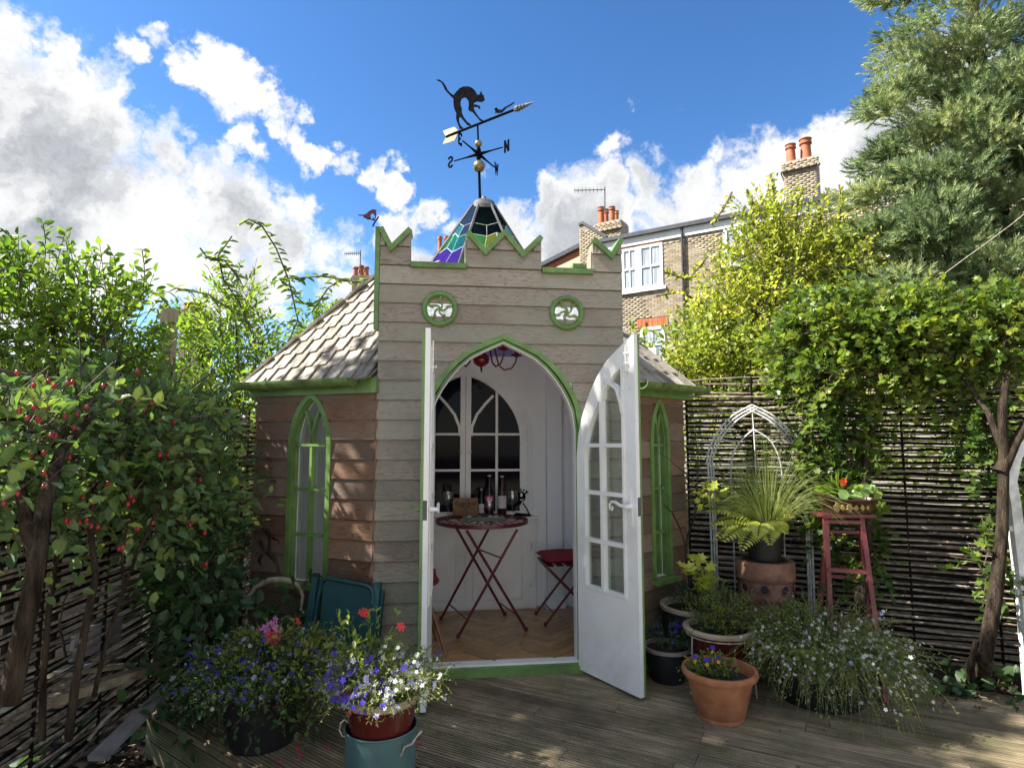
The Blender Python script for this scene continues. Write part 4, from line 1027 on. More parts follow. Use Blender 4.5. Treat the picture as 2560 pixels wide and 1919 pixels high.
# ------------------------------------------------------------------ plants
M['lf_rose'] = leaf_mat('rose_leaf', [(.06,.115,.05), (.11,.19,.075), (.17,.26,.09), (.36,.42,.09)], .38, .38)
M['lf_shrub'] = leaf_mat('shrub_leaf', [(.05,.11,.02), (.12,.22,.035), (.21,.32,.05), (.36,.42,.07)], .5, .4)
M['lf_yellow'] = leaf_mat('yellowing_leaf', [(.13,.19,.03), (.30,.37,.055), (.50,.50,.08), (.66,.60,.18)], .42, .4)
M['lf_maple'] = leaf_mat('field_maple_leaf', [(.035,.075,.018), (.085,.150,.030), (.19,.26,.045), (.42,.40,.07)], .45, .4)
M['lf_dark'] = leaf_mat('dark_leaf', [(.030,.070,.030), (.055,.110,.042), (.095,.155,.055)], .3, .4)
M['lf_hedge'] = leaf_mat('hedge_leaf', [(.10,.15,.03), (.22,.28,.06), (.36,.38,.09)], .45, .45)
M['needle'] = leaf_mat('blue_green_needle', [(.035,.065,.03), (.14,.20,.10), (.27,.33,.17), (.42,.43,.22)], .25, .5)
M['grass'] = leaf_mat('ornamental_grass_blade', [(.18,.26,.06), (.34,.40,.12), (.50,.50,.22)], .4, .45)
M['fern'] = leaf_mat('yellow_green_fern', [(.30,.36,.05), (.48,.52,.09), (.62,.58,.14)], .4, .4)
M['hip'] = pm('red_hip', (.22,.010,.016), (.36,.02,.03), 20, .22)
def flower_m(name, c, rough=.6):
    return leaf_mat(name, [tuple(x*.8 for x in c), c], .35, rough, .2)
M['fl_white'] = flower_m('white_petal', (.78,.78,.82)); M['fl_blue'] = flower_m('violet_blue_petal', (.10,.06,.55)); M['fl_lilac'] = flower_m('pale_lilac_petal', (.50,.50,.82))
M['fl_pink'] = flower_m('pink_petal', (.75,.25,.60)); M['fl_red'] = flower_m('coral_red_petal', (.72,.07,.09)); M['fl_orange'] = flower_m('orange_petal', (.90,.13,.03)); M['fl_yellow'] = flower_m('yellow_petal', (.85,.55,.04))
def stems(mb, lines, r): 
    for L_ in lines: mb.tube(L_, [r*(1-.6*i/(len(L_)-1)) for i in range(len(L_))], 6)
def curve(a, b, sag=(0,0,0), n=8, w=.0):
    a = Vector(a); b = Vector(b); s_ = Vector(sag); P = []
    for i in range(n+1):
        t_ = i/n; P.append(a.lerp(b, t_)+s_*math.sin(math.pi*t_)+Vector((math.sin(i*2.3+a.x*9)*w, math.cos(i*1.7+a.y*7)*w, 0)))
    return P
# --- rose with hips in front of the left fence
rose = thing('rose_bush', 'sprawling rose bush covered in red hips against the woven fence on the left', 'rose bush', (-1.8, 2.8, -.2))
RB = [(-1.88,2.2,1.50,.20,.38,.26),(-1.84,2.75,1.56,.24,.42,.28),(-1.82,3.15,1.55,.24,.36,.26),(-1.84,3.40,1.30,.24,.34,.26),(-1.93,3.80,1.22,.16,.26,.30),(-1.80,2.9,1.30,.20,.32,.22),(-1.90,2.3,1.28,.12,.25,.10)]
foliage(rose, RB, 700, 7, .21, .060, .62, M['lf_rose'], up=.25, out=1.0, droop=.7, twig=M['twig'], shell=.8)
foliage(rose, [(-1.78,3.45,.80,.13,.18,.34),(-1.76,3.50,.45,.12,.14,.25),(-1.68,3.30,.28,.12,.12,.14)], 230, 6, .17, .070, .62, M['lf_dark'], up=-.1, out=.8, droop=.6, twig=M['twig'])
mb = MB(); P = [at(20,1760,2.0), at(45,1640,2.02), at(75,1500,2.03), at(95,1380,2.05), at(112,1250,2.1), at(150,1130,2.2), at(230,1040,2.4)]
mb.tube(P, [.034,.032,.029,.028,.026,.018,.010], 9); mb.tube([at(92,1400,2.05), at(70,1330,2.05), at(62,1260,2.1), at(30,1150,2.2)], [.026,.022,.02,.012], 8); mb.build('trunk', M['bark'], rose, smooth=70)
for L_, r in (([(105,1850,2.35),(108,1690,2.35),(120,1540,2.35),(140,1400,2.4),(165,1250,2.45)], .013), ([(170,1850,2.5),(190,1700,2.5),(215,1560,2.5),(240,1440,2.5),(225,1320,2.55),(240,1200,2.6)], .017),
             ([(235,1740,2.6),(262,1620,2.6),(300,1500,2.6),(340,1390,2.65),(400,1260,2.7)], .010), ([(312,1480,2.6),(305,1400,2.65),(320,1300,2.7)], .008), ([(165,1640,2.5),(148,1560,2.5),(160,1500,2.5),(210,1410,2.55)], .005)):
    mb = MB(); mb.tube([at(*q) for q in L_], [r*(1-.35*i/(len(L_)-1)) for i in range(len(L_))], 7); mb.build('cane', M['bark'], rose, smooth=70)
hips_px = [(43,931),(85,963),(122,953),(136,965),(170,958),(182,955),(48,1027),(85,1018),(98,1017),(118,1020),(68,1044),(95,1045),(100,1051),(162,1040),(193,1035),(218,1018),(258,965),(185,1068),(128,1087),(140,1088),(27,1117),(80,1133),(110,1132),(173,1143),(280,1165),(270,1208),(45,1233),(10,1258),(110,1182),(125,1205),(108,1217),(400,1137),(420,1137),(435,1161),(480,1169),(500,1200),(208,1242),(230,1255),(320,1260),(333,1251),(327,1240),(165,1300),(175,1305),(182,1312),(198,1308),(216,1300),(228,1315),(245,1317),(382,1306),(345,1320),(298,1371),(307,1368),(475,1312),(512,1332),(515,1410),(378,1008),(360,1026),(435,1056),(297,999),(345,928)]
TW = MB()
for (px, py) in hips_px:
    X = -1.62 if px > 300 else -1.66
    Y = min(3.6, max(1.85, X*FPX/(px-CX))); c = at(px, py, Y-.02)
    r = 9.0/FPX*Y*.60; mb = MB(); mb.ball(c, r, 8, (1, 1, 1.35), 6); o = mb.build('hip', M['hip'], rose, smooth=80)
    TW.tube([c+Vector((0,0,r*1.2)), c+Vector((.01,.02,.03)), c+Vector((.02,.05,.06))], .0012, 3)
o = TW.build('hip_stalks', M['twig'], rose); o['kind'] = 'stuff'
# --- shrubs beyond the left fence
def shrub(name, label, cat, loc, blobs, n, m, L, leaf, wid, mat, trunks=None, group=None, **k):
    t_ = thing(name, label, cat, loc, group)
    foliage(t_, blobs, n, m, L, leaf, wid, mat, twig=M['twig'], **k)
    if trunks:
        for i, (P, r) in enumerate(trunks):
            mb = MB(); mb.tube(P, [r*(1-.6*j/(len(P)-1)) for j in range(len(P))], 8); mb.build('trunk', M['bark'], t_, smooth=70)
    return t_
s1 = shrub('leafy_shrub', 'tall leafy shrub rising beyond the fence at the left edge', 'shrub', (-3.1, 4.1, 0),
      [(-3.30,4.15,2.28,.35,.35,.50),(-2.95,4.15,2.20,.35,.35,.46),(-2.78,4.15,2.12,.22,.35,.42),(-3.6,4.1,2.3,.35,.4,.5),(-3.1,4.2,1.6,.7,.4,.5)], 760, 8, .30, .066, .52, M['lf_shrub'],
      [(curve((-3.05,4.1,-.2), (-3.2,4.1,2.4), (.08,0,0)), .03), (curve((-2.9,4.2,-.2), (-2.7,4.1,2.2), (.05,0,0)), .022), (curve((-3.5,4.2,-.2), (-3.4,4.1,2.3)), .022)], up=.7, droop=.1)
for sx, sy, h in ((108,560,.5),(165,600,.4),(285,640,.3),(355,625,.4),(20,590,.35),(60,560,.0)):
    if h == 0: continue
    b = at(sx-10, sy+150, 4.1); t2 = at(sx, sy, 4.1); P = curve(b, t2, (.03,0,0), 8); mb = MB(); mb.tube(P, .004, 4); mb.build('shoot', M['twig'], s1)
    q = np.array([list(p) for p in P for _ in (0, 1)]); n_ = len(q); A = rng.normal(size=(n_, 3))*.5; A[:, 0] += np.tile([1, -1], n_//2); A[:, 2] += .6
    scatter('shoot_leaves', *LEAF, q, A, rng.normal(size=(n_,3))+[0,-.6,.7], np.stack([np.full(n_,.075), np.full(n_,.036), np.full(n_,.07)], 1), M['lf_shrub'], s1, kind='stuff')
s2 = shrub('leafy_shrub', 'bright arching shrub between the grey post and the shingled roof', 'shrub', (-2.9, 5.9, 0),
      [(-3.2,5.9,2.15,.45,.4,.55),(-2.75,5.8,2.35,.40,.4,.55),(-2.45,5.6,1.9,.25,.3,.6),(-2.75,5.9,2.8,.22,.3,.35),(-3.45,5.9,1.8,.4,.4,.5),(-3.0,5.9,1.3,.6,.4,.5),(-2.35,7.9,2.6,.50,.5,.7)], 1050, 8, .34, .072, .40, M['lf_shrub'],
      [(curve((-3.0,5.9,-.2), (-3.1,5.9,2.5), (.1,0,0)), .03), (curve((-2.7,6.0,-.2), (-2.7,5.8,2.6), (.05,0,0)), .025)], up=.45, droop=.35, tbias=.12)
for pts in ([(700,900),(745,800),(722,700),(690,620),(655,565),(622,548),(598,562)], [(640,860),(600,760),(560,700),(545,640),(580,590)], [(760,760),(700,700),(800,690),(870,700)], [(480,830),(400,740),(440,720),(520,735),(600,790)], [(780,780),(820,720),(850,700),(905,705),(930,690)], [(600,700),(560,650),(515,640),(500,620)]):
    P = [at(x, y, 5.5) for x, y in pts]; mb = MB(); mb.tube(P, [.008]*len(P), 4); mb.build('shoot', M['twig'], s2)
    Q = []; 
    for a, b in zip(P, P[1:]):
        k = max(2, int((b-a).length/.055))
        Q += [a.lerp(b, i/k) for i in range(k)]
    q = np.array([list(p) for p in Q for _ in (0, 1)]); n_ = len(q); A = rng.normal(size=(n_, 3))*.4; A[:, 0] += np.tile([1, -1], n_//2); A[:, 2] -= .25
    scatter('shoot_leaves', *LEAF, q, A, rng.normal(size=(n_,3))+[0,-.8,.5], np.stack([np.full(n_,.095), np.full(n_,.034), np.full(n_,.09)], 1), M['lf_shrub'], s2, kind='stuff')
po = at(418, 905, 4.6); pt_ = at(414, 772, 4.6); mb = MB(); mb.abox(po.x-.045, po.x+.045, 4.55, 4.64, -.2, pt_.z); o = mb.build('fence_post', M['post']); tag(o, 'square timber post standing up between the two shrubs behind the left fence', 'post')
mb = MB(); fh = at(70, 870, 4.9); mb.tube([(fh.x, 4.9, -.2), (fh.x+.02, 4.9, fh.z)], .035, 8); o = mb.build('garden_stake', M['bark']); tag(o, 'thin rough stake in the leaves behind the fence at the far left', 'stake')
# ivy and shade plants by the shed's left corner
sh = shrub('shade_climber', 'dark leafy climber in the corner between the rose and the brown boarded wall', 'climber', (-1.85, 4.0, 0),
      [(-1.98,4.1,1.2,.12,.16,.45),(-1.98,3.95,1.5,.12,.2,.25),(-2.02,4.2,.6,.08,.2,.5)], 200, 6, .22, .055, .62, M['lf_dark'], [(curve((-1.86,4.15,-.1), (-1.84,4.05,1.4), (.05,0,0), w=.015), .018)], droop=.5)
# --- hedges far behind, which close the view under the crowns
def hedge(label, blobs, n, leaf, mat, loc):
    o = foliage(None, blobs, n, 6, .5, leaf, .6, mat, name='garden_hedge', shell=.5); o['kind'] = 'stuff'; o['label'] = label; o['category'] = 'hedge'; return o
hedge('dense green garden hedge far behind the left shrubs', [(-9,10,1.2,2.5,.7,1.5),(-6,10,1.1,2.2,.7,1.4),(-3.6,10,1.3,1.8,.7,1.4),(-1.2,11,1.3,1.8,.7,1.6),(.8,11,1.0,1.8,.7,1.4)], 2300, .13, M['lf_hedge'], None)
hedge('sunlit pale green hedge seen through the gaps of the right fence', [(2.2,6.6,1.9,1.0,.5,.8),(3.8,6.4,1.9,1.2,.5,.8),(5.6,6.2,1.7,1.3,.5,1.1),(7.6,6.0,1.3,1.4,.5,1.3),(5.2,4.9,1.0,1.0,.4,.9),(4.6,11,1.5,3,.6,1.6)], 2500, .085, M['lf_hedge'], None)
# --- yellowing tree
yt = shrub('yellowing_tree', 'bushy pear tree with yellow autumn leaves in front of the brick terrace', 'tree', (2.9, 7.2, -.2),
      [(2.95,7.2,3.1,.60,.5,.75),(3.25,7.2,3.75,.55,.45,.60),(2.5,7.2,2.8,.36,.4,.42),(3.95,7.2,3.35,.50,.5,.65),(3.1,7.2,4.15,.24,.3,.35),(4.0,7.3,3.9,.25,.3,.35),(2.25,7.0,2.5,.3,.3,.30),(2.6,7.2,2.2,.9,.5,.45),(3.6,7.2,2.5,.9,.5,.6)], 2300, 8, .34, .064, .55, M['lf_yellow'],
      [(curve((2.9,7.3,-.2), (3.05,7.2,3.4), (-.1,0,0), w=.02), .09), (curve((3.0,7.3,1.6), (3.9,7.2,3.4), (.1,0,-.1)), .045), (curve((2.95,7.3,1.4), (2.2,7.2,2.8), (-.05,0,-.1)), .04)], up=.75, droop=.15, shell=1.0)
for pts in ([(1935,600),(1938,520),(1930,450),(1926,435)], [(1880,620),(1885,560),(1880,500)], [(2050,560),(2060,500),(2072,470)], [(2100,560),(2104,500),(2098,462)], [(1770,640),(1720,700),(1660,680)], [(1760,760),(1700,730),(1640,740)], [(1780,560),(1810,520),(1830,480)], [(1990,560),(1995,500),(2010,470)]):
    P = [at(x, y, 7.0) for x, y in pts]; mb = MB(); mb.tube(P, [.012]*len(P), 4); mb.build('shoot', M['twig'], yt); Q = []
    for a, b in zip(P, P[1:]):
        k = max(2, int((b-a).length/.05)); Q += [a.lerp(b, i/k) for i in range(k)]
    q = np.array([list(p) for p in Q for _ in (0, 1, 2)]); n_ = len(q)
    scatter('shoot_leaves', *LEAF, q, rng.normal(size=(n_, 3)), rng.normal(size=(n_,3))+[0,-.4,.7], np.stack([np.full(n_,.075), np.full(n_,.04), np.full(n_,.075)], 1), M['lf_yellow'], yt, kind='stuff')
# --- the big conifer
con = thing('conifer_tree', 'large blue green conifer filling the upper right corner', 'conifer', (7.0, 8.6, -.2))
def boughs(CB, n):
    out = []; P0, d, idx = in_blobs(CB, n*3, .2)
    for p, q in zip(P0, d):
        if q[1] < .35 and len(out) < n: out.append((p[0], p[1], p[2], .42, .42, .13))
    return out
def tuft(nb):
    V = []; F = []; r_ = random.Random(5)
    for i in range(nb):
        t_ = i/nb; bx = t_*.62; ph = i*2.4; sp = .42+.12*r_.random(); L_ = .40*(1-.25*t_); b = len(V)
        dx, dy, dz = math.cos(sp*1.1), math.sin(sp*1.1)*math.cos(ph), math.sin(sp*1.1)*math.sin(ph)
        px_, py_, pz_ = -dz*0, -math.sin(ph), math.cos(ph)
        w = .036
        V += [(bx-px_*w, -py_*w, -pz_*w), (bx+px_*w, py_*w, pz_*w), (bx+dx*L_, dy*L_, dz*L_)]; F.append((b, b+1, b+2))
    return V, F
TUFT = tuft(14)
CB = [(6.9,8.6,7.3,1.4,1.2,.8),(6.25,8.3,6.35,.85,1.0,.50),(7.4,8.0,6.1,1.3,1.1,.7),(6.1,8.2,5.45,.80,1.0,.45),(7.1,8.0,5.0,1.2,.9,.50),(5.6,8.0,4.65,.90,1.0,.42),(5.15,8.0,4.05,.95,.9,.40),(5.7,7.8,3.65,1.0,.9,.34),(4.0,6.7,3.42,.45,.5,.24),(4.45,6.7,2.98,.6,.5,.26),(4.7,6.8,3.95,.5,.5,.24),(5.2,6.9,3.4,.6,.6,.3),(7.2,7.7,4.1,.9,.8,.33),(5.0,7.7,2.95,.9,.8,.34),(8.2,8.4,5.6,1.2,1.2,1.6),(7.9,9.2,3.8,1.4,.8,1.4)]
def con_fol(blobs, n, sz, nm='foliage'):
    P0, d, idx = in_blobs(blobs, n, .7)
    B = np.array(blobs)[idx]; c0_ = np.array([7.3, 8.8, 0]); out = P0-c0_; out[:, 2] = 0; out = unit(out)
    A = unit(out*.8+d*.55+np.array([0,0,.25])+rng.normal(size=(n,3))*.38)
    tn = np.clip(.5+.18*rng.normal(size=n)+.25*np.sin(P0[:,0]*3+P0[:,2]*4), 0, 1)
    S = sz*(.7+.6*rng.random(n)); o = scatter(nm, *TUFT, P0, A, rng.normal(size=(n,3)), S, M['needle'], con, tn, kind='stuff')
con_fol(boughs(CB, 170), 20000, .21); con_fol([(b[0]+.2, b[1]+.35, b[2], b[3]*.8, b[4]*.6, b[5]*.8) for b in CB], 4500, .26, 'inner_foliage')
con_fol([(5.0,7.6,5.35,.25,.25,.08),(5.25,7.7,6.25,.35,.3,.09),(5.4,7.8,7.75,.5,.4,.08),(4.75,7.7,4.75,.22,.2,.08),(4.45,7.0,4.05,.3,.3,.08),(4.95,7.6,5.9,.3,.25,.07)], 900, .22)
mb = MB(); mb.tube([(7.3,8.8,-.2),(7.35,8.8,3),(7.3,8.8,6),(7.2,8.8,9)], [.24,.20,.15,.07], 12); mb.build('trunk', M['bark'], con, smooth=70)
for b in CB: 
    mb = MB(); mb.tube(curve((7.3,8.8,b[2]-.5), (b[0]-.4,b[1]-.4,b[2]-.05), (0,0,.12), 6, .02), [.06,.05,.045,.035,.03,.02,.012], 6); mb.build('branch', M['bark'], con, smooth=70)
# --- field maple trained along the right fence
mp_ = shrub('field_maple', 'lobed leaf maple spreading over the top of the right fence and hanging down it', 'tree', (2.78, 3.6, -.1),
      [(2.16,4.40,2.10,.22,.18,.24),(2.35,4.25,2.30,.36,.28,.24),(2.75,4.1,2.25,.42,.28,.26),(3.2,3.9,2.20,.40,.28,.26),(2.6,4.1,1.98,.62,.16,.18)], 2100, 8, .17, .043, 1.0, M['lf_maple'],
      [([gnd(2450,1742,-.1), at(2462,1640,3.55), at(2490,1480,3.57), at(2505,1330,3.6), at(2510,1150,3.6), at(2505,1020,3.6), at(2520,930,3.65)], .046),
       ([at(2508,1130,3.6), at(2470,1030,3.7), at(2400,930,3.9), at(2300,860,4.05)], .020),
       ([gnd(2430,1735,-.1), at(2426,1670,3.6), at(2440,1600,3.57)], .03), ([at(2500,1180,3.6), at(2540,1100,3.6), at(2600,1000,3.6)], .04),
       ([at(2140,1640,4.05), at(2150,1500,4.05), at(2170,1330,4.1), at(2165,1150,4.15), at(2200,980,4.2)], .045)], tmpl=LOBE, up=.35, droop=.2)
foliage(mp_, [(2.16,4.28,1.62,.12,.07,.36),(2.36,4.20,1.55,.16,.07,.30),(2.18,4.22,1.10,.10,.05,.36),(2.35,4.12,.80,.10,.05,.3),(3.0,3.90,1.65,.14,.06,.18),(3.1,3.8,1.2,.10,.06,.12),(2.9,3.75,.75,.08,.05,.18)], 420, 8, .16, .050, 1.0, M['lf_maple'], tmpl=LOBE, up=-.2, droop=.5, twig=M['twig'], tbias=-.15)
# unseen tree added beyond the left fence, crown shaped to shade deck and doors
nb = shrub('shade_tree', 'unseen tree added beyond the left fence to shade the deck', 'tree', (-4.6, 2.6, -.2),
      [(-4.7,3.0,3.1,.8,.85,.65),(-4.9,2.85,5.9,1.2,.60,.85),(-4.9,3.10,6.7,1.0,.50,.9),(-4.9,3.20,6.0,.9,.32,.50)], 1150, 7, .40, .115, .7, M['lf_dark'], [([(-4.9,2.4,-.2),(-4.9,2.4,3),(-5,2.4,6)], .14)], shell=.9, up=.5)
# ------------------------------------------------------------------ weathervane and robin
P0_ = at(1201, 508, CEN.y); P1_ = at(1194, 309, CEN.y); PX = P0_.x
vane = thing('weathervane', 'black iron weathervane with an arched cat chasing a mouse above the compass letters', 'weathervane', (P0_.x, CEN.y, P0_.z))
def zp(x, y): return (1040+x/3.606, 160+y/3.606)
def pole(y): t_ = (y-309)/(508-309); return P1_.lerp(P0_, t_)
mb = MB(); mb.tube([P0_-Vector((0,0,.1)), pole(380)], .013, 8); mb.tube([pole(380), P1_], .009, 8); mb.build('pole', M['black'], vane, smooth=60)
AF = Frame((P1_.x, P1_.y, 0), (.80, -.60, 0))
def zf(fr, L): return [fr.uv(*zp(*q)) for q in L]
cat = [(183,143),(215,143),(245,165),(265,195),(285,235),(310,262),(340,282),(365,250),(395,220),(430,205),(470,203),(505,215),(530,240),(550,275),(560,280),(575,275),(586,245),(597,275),(610,283),(612,300),(620,318),(612,335),(590,345),(550,340),(525,350),(515,365),(545,368),(575,380),(580,400),(568,408),(560,390),(520,388),(522,410),(545,450),(575,490),(605,508),(600,516),(580,516),(540,470),(510,435),(480,425),(472,405),(478,370),(475,340),(460,312),(435,303),(412,315),(400,340),(402,375),(412,400),(412,440),(430,480),(460,520),(495,545),(490,558),(465,555),(435,520),(400,478),(385,490),(390,530),(405,560),(425,575),(420,585),(395,588),(385,560),(370,520),(362,490),(365,450),(345,400),(338,350),(340,318),(320,298),(285,262),(262,235),(245,195),(225,165),(195,153)]
def sil(fr, L, th, name, parent, m=None):
    from mathutils.geometry import tessellate_polygon
    Q = [fr.uv(*q) for q in L]; tri = tessellate_polygon([[Vector((a, z, 0)) for a, z in Q]]); mb = MB(); k = len(Q)
    mb.v = [tuple(fr.p(a, z, th/2)) for a, z in Q]+[tuple(fr.p(a, z, -th/2)) for a, z in Q]
    for t_ in tri: mb.f.append(tuple(t_)); mb.f.append(tuple(k+i for i in t_[::-1]))
    for i in range(k): j = (i+1) % k; mb.f.append((i, k+i, k+j, j))
    return mb.build(name, m or M['black'], parent)
sil(AF, [zp(*q) for q in cat], .006, 'cat', vane)
sil(AF, [zp(*q) for q in [(708,403),(722,398),(726,393),(735,400),(745,412),(775,414),(800,392),(850,365),(875,350),(885,343),(887,350),(860,372),(815,397),(790,424),(770,442),(760,440),(740,446),(722,440),(714,446),(718,428),(710,415)]], .006, 'mouse', vane)
a, b = AF.uv(*zp(272, 657)), AF.uv(*zp(885, 414)); zc_a = (a[1]+b[1])/2
A0, A1 = AF.p(a[0], zc_a), AF.p(b[0], zc_a)
mb = MB(); mb.tube([AF.p(*a), AF.p(*b)], .012, 8); mb.build('arrow_shaft', M['black'], vane, smooth=60)
tip = AF.uv(*zp(1065, 343)); mb = MB(); T0 = AF.p(*b); T1 = AF.p(*tip); n_ = 14; pts = [T0.lerp(T1, i/n_) for i in range(n_+1)]
rr = [.012, .024, .028]+[.026*(1-(i/n_)**1.3)*(1.25 if i % 2 else .85)+.003 for i in range(3, n_+1)]
mb.tube(pts, rr, 8); mb.build('arrow_tip', M['lead'], vane, smooth=30)
for L_ in ([(245,605),(345,568),(380,600),(300,632),(266,650)], [(270,662),(300,650),(378,618),(348,690),(240,725)]): sil(AF, [zp(*q) for q in L_], .004, 'arrow_fletching', vane, M['brass'])
for y, r in ((160+722/3.606, .036), (160+925/3.606, .059)):
    mb = MB(); mb.ball(pole(y), r, 18, (1,1,1), 12); mb.build('ball', M['brass'], vane, smooth=80)
c = pole(160+815/3.606)
mb = MB(); mb.tube([c-Vector((0,0,.06)), c-Vector((0,0,.035)), c, c+Vector((0,0,.035)), c+Vector((0,0,.06))], [.018,.024,.020,.024,.018], 10); mb.build('hub', M['black'], vane, smooth=40)
NS = Frame((c.x, c.y, c.z), (.87, -.5, 0)); EW = Frame((c.x, c.y, c.z), (.46, .88, 0))
LET = {'N': [[(-.5,-1),(-.5,1)],[(.5,-1),(.5,1)],[(-.5,1),(.5,-1)],[(-.75,1),(-.25,1)],[(-.75,-1),(-.25,-1)],[(.25,1),(.75,1)]],
       'S': [[(.6,.6),(.35,.95),(-.2,1),(-.6,.7),(-.5,.25),(.4,-.15),(.6,-.55),(.3,-.95),(-.3,-1),(-.65,-.6)]],
       'E': [[(-.5,-1),(-.5,1)],[(-.7,1),(.6,1),(.6,.6)],[(-.7,-1),(.6,-1),(.6,-.6)],[(-.5,0),(.25,0)]],
       'W': [[(-.8,1),(-.4,-1),(0,.7),(.4,-1),(.8,1)],[(-1,1),(-.6,1)],[(.6,1),(1,1)]]}
for fr, ch, s_, mir, L_ in ((NS, 'N', 1, 1, .30), (NS, 'S', -1, -1, .32), (EW, 'E', -1, 1, .32), (EW, 'W', 1, 1, .34)):
    mb = MB(); mb.tube([fr.p(0, 0), fr.p(s_*.05, .0), fr.p(s_*L_*.5, 0), fr.p(s_*(L_-.03), 0)], [.020, .016, .008, .007], 6); mb.build('arm', M['black'], vane, smooth=60)
    mb = MB()
    for st_ in LET[ch]: mb.band(fr, [(s_*(L_+.015)+mir*x*.038, y*.052) for x, y in st_], .019, -.003, .003)
    mb.build('letter', M['black'], vane)
def zq(x, y): return (600+x/3.189, 480+y/3.189)
RF = Frame(at(930, 560, 3.86), (1, 0, 0)); rb = thing('bird_ornament', 'rusty metal robin cut out perched on a twig above the left battlement', 'garden ornament', at(931, 566, 3.86))
sil(RF, [zq(*q) for q in [(940,180),(985,182),(1010,172),(1030,152),(1060,138),(1083,142),(1090,148),(1083,155),(1088,175),(1085,195),(1078,203),(1072,185),(1055,168),(1040,185),(1045,205),(1030,212),(1000,208),(985,205),(985,192),(945,188)]], .004, 'bird', rb, M['maroon'])
def wire(fr, L, r, name, parent, m, n=6):
    mb = MB(); mb.tube([fr.p(*fr.uv(*q)) for q in L], r, n); return mb.build(name, m, parent, smooth=60)
wire(RF, [zq(*q) for q in [(995,200),(1020,215),(1045,216),(1075,226)]], .004, 'twig', rb, M['black'])
wire(RF, [zq(*q) for q in [(1058,275),(1072,245),(1088,222),(1103,200),(1106,196)]], .005, 'twig', rb, M['black'])
wire(RF, [zq(*q) for q in [(1082,200),(1076,214),(1070,222)]], .003, 'leg', rb, M['black'])
wire(RF, [zq(*q) for q in [(1068,203),(1064,214),(1050,218)]], .003, 'leg', rb, M['black'])
# ------------------------------------------------------------------ chandelier
cc = at(1203, 898, 4.62)
ch = thing('chandelier', 'glossy maroon chandelier with curled arms hanging in the doorway', 'chandelier', (cc.x, cc.y, cc.z))
M['gloss_red'] = pm('glossy_maroon', (.12,.008,.015), (.16,.012,.02), 8, .12, .02, .001)
mb = MB(); mb.lathe(cc, [(.004,-.085),(.010,-.075),(.006,-.06),(.03,-.052),(.058,-.030),(.066,0),(.058,.028),(.03,.048),(.018,.06),(.026,.075),(.018,.09),(.008,.105),(.006,.9)], 20); mb.build('body', M['gloss_red'], ch, smooth=60)
mb = MB(); 
for k in range(8):
    th = k*math.pi/4; d = Vector((math.cos(th), math.sin(th), 0)); mb.tube([cc+Vector((0,0,.085)), cc+d*.03+Vector((0,0,.105)), cc+d*.055+Vector((0,0,.08)), cc+d*.06+Vector((0,0,.07))], .004, 5)
mb.build('leaf_collar', M['gloss_red'], ch, smooth=60)
for k in range(5):
    th = .35+k*2*math.pi/5; d = Vector((math.cos(th), math.sin(th), 0)); P = []
    for r, z in ((.03,.06),(.07,.10),(.11,.09),(.125,.03),(.145,-.04),(.19,-.075),(.25,-.06),(.285,-.01),(.295,.04)): P.append(cc+d*r+Vector((0,0,z)))
    mb = MB(); mb.tube(P, .0065, 7); mb.build('arm', M['gloss_red'], ch, smooth=70)
    t_ = cc+d*.295
    mb = MB(); mb.lathe(t_, [(.008,.03),(.045,.045),(.05,.052),(.012,.056),(.014,.06),(.022,.075),(.020,.10),(.012,.108)], 14); mb.build('candle_cup', M['gloss_red'], ch, smooth=60)
    mb = MB(); mb.lathe(t_, [(.009,.105),(.009,.165)], 10); mb.build('candle', M['white'], ch, smooth=60)
# ------------------------------------------------------------------ bistro table
TZt = .885; feet = [gnd(1146,1593,FLOOR), gnd(1315,1576,FLOOR), gnd(1103,1548,FLOOR), gnd(1262,1537,FLOOR)]
tc_ = (feet[0]+feet[1]+feet[2]+feet[3])/4; tcx = at(1205, 1300, tc_.y+.02)
tab = thing('bistro_table', 'round maroon metal bistro table on crossed folding legs', 'table', (tcx.x, tcx.y, FLOOR))
R_ = .368; T = Vector((tcx.x, tcx.y, TZt))
mb = MB(); mb.lathe(T, [(R_-.008,-.028),(R_,-.026),(R_+.003,-.005),(R_,.004),(R_-.008,.002)], 56); mb.v = mb.v; mb.f = mb.f[:-2]; mb.build('table_rim', M['maroon'], tab, smooth=50)
mb = MB()
for r in (.10, .19, .28):
    b = len(mb.v)
    for k in range(56):
        a = k*math.tau/56
        for dr, dz in ((-.007,-.003),(.007,-.003),(.007,.001),(-.007,.001)): mb.v.append((T.x+(r+dr)*math.cos(a), T.y+(r+dr)*math.sin(a), T.z+dz))
    for k in range(56):
        for q in range(4): mb.f.append((b+k*4+q, b+k*4+(q+1) % 4, b+((k+1) % 56)*4+(q+1) % 4, b+((k+1) % 56)*4+q))
for ring, (r0, r1, m_) in enumerate(((0,.10,8),(.10,.19,16),(.19,.28,22),(.28,R_-.006,30))):
    for k in range(m_):
        a = (k+.5*ring)*math.tau/m_; a2 = a+.16/(ring+1); mb.beam(T+Vector((r0*math.cos(a), r0*math.sin(a), -.001)), T+Vector((r1*math.cos(a2), r1*math.sin(a2), -.001)), .013, .003)
mb.lathe(T, [(.035,-.003),(.035,.001)], 20); mb.build('pierced_top', M['maroon'], tab)
tops = [at(1293,1322,4.48), at(1167,1322,4.42), at(1229,1322,4.82), at(1136,1322,4.76)]
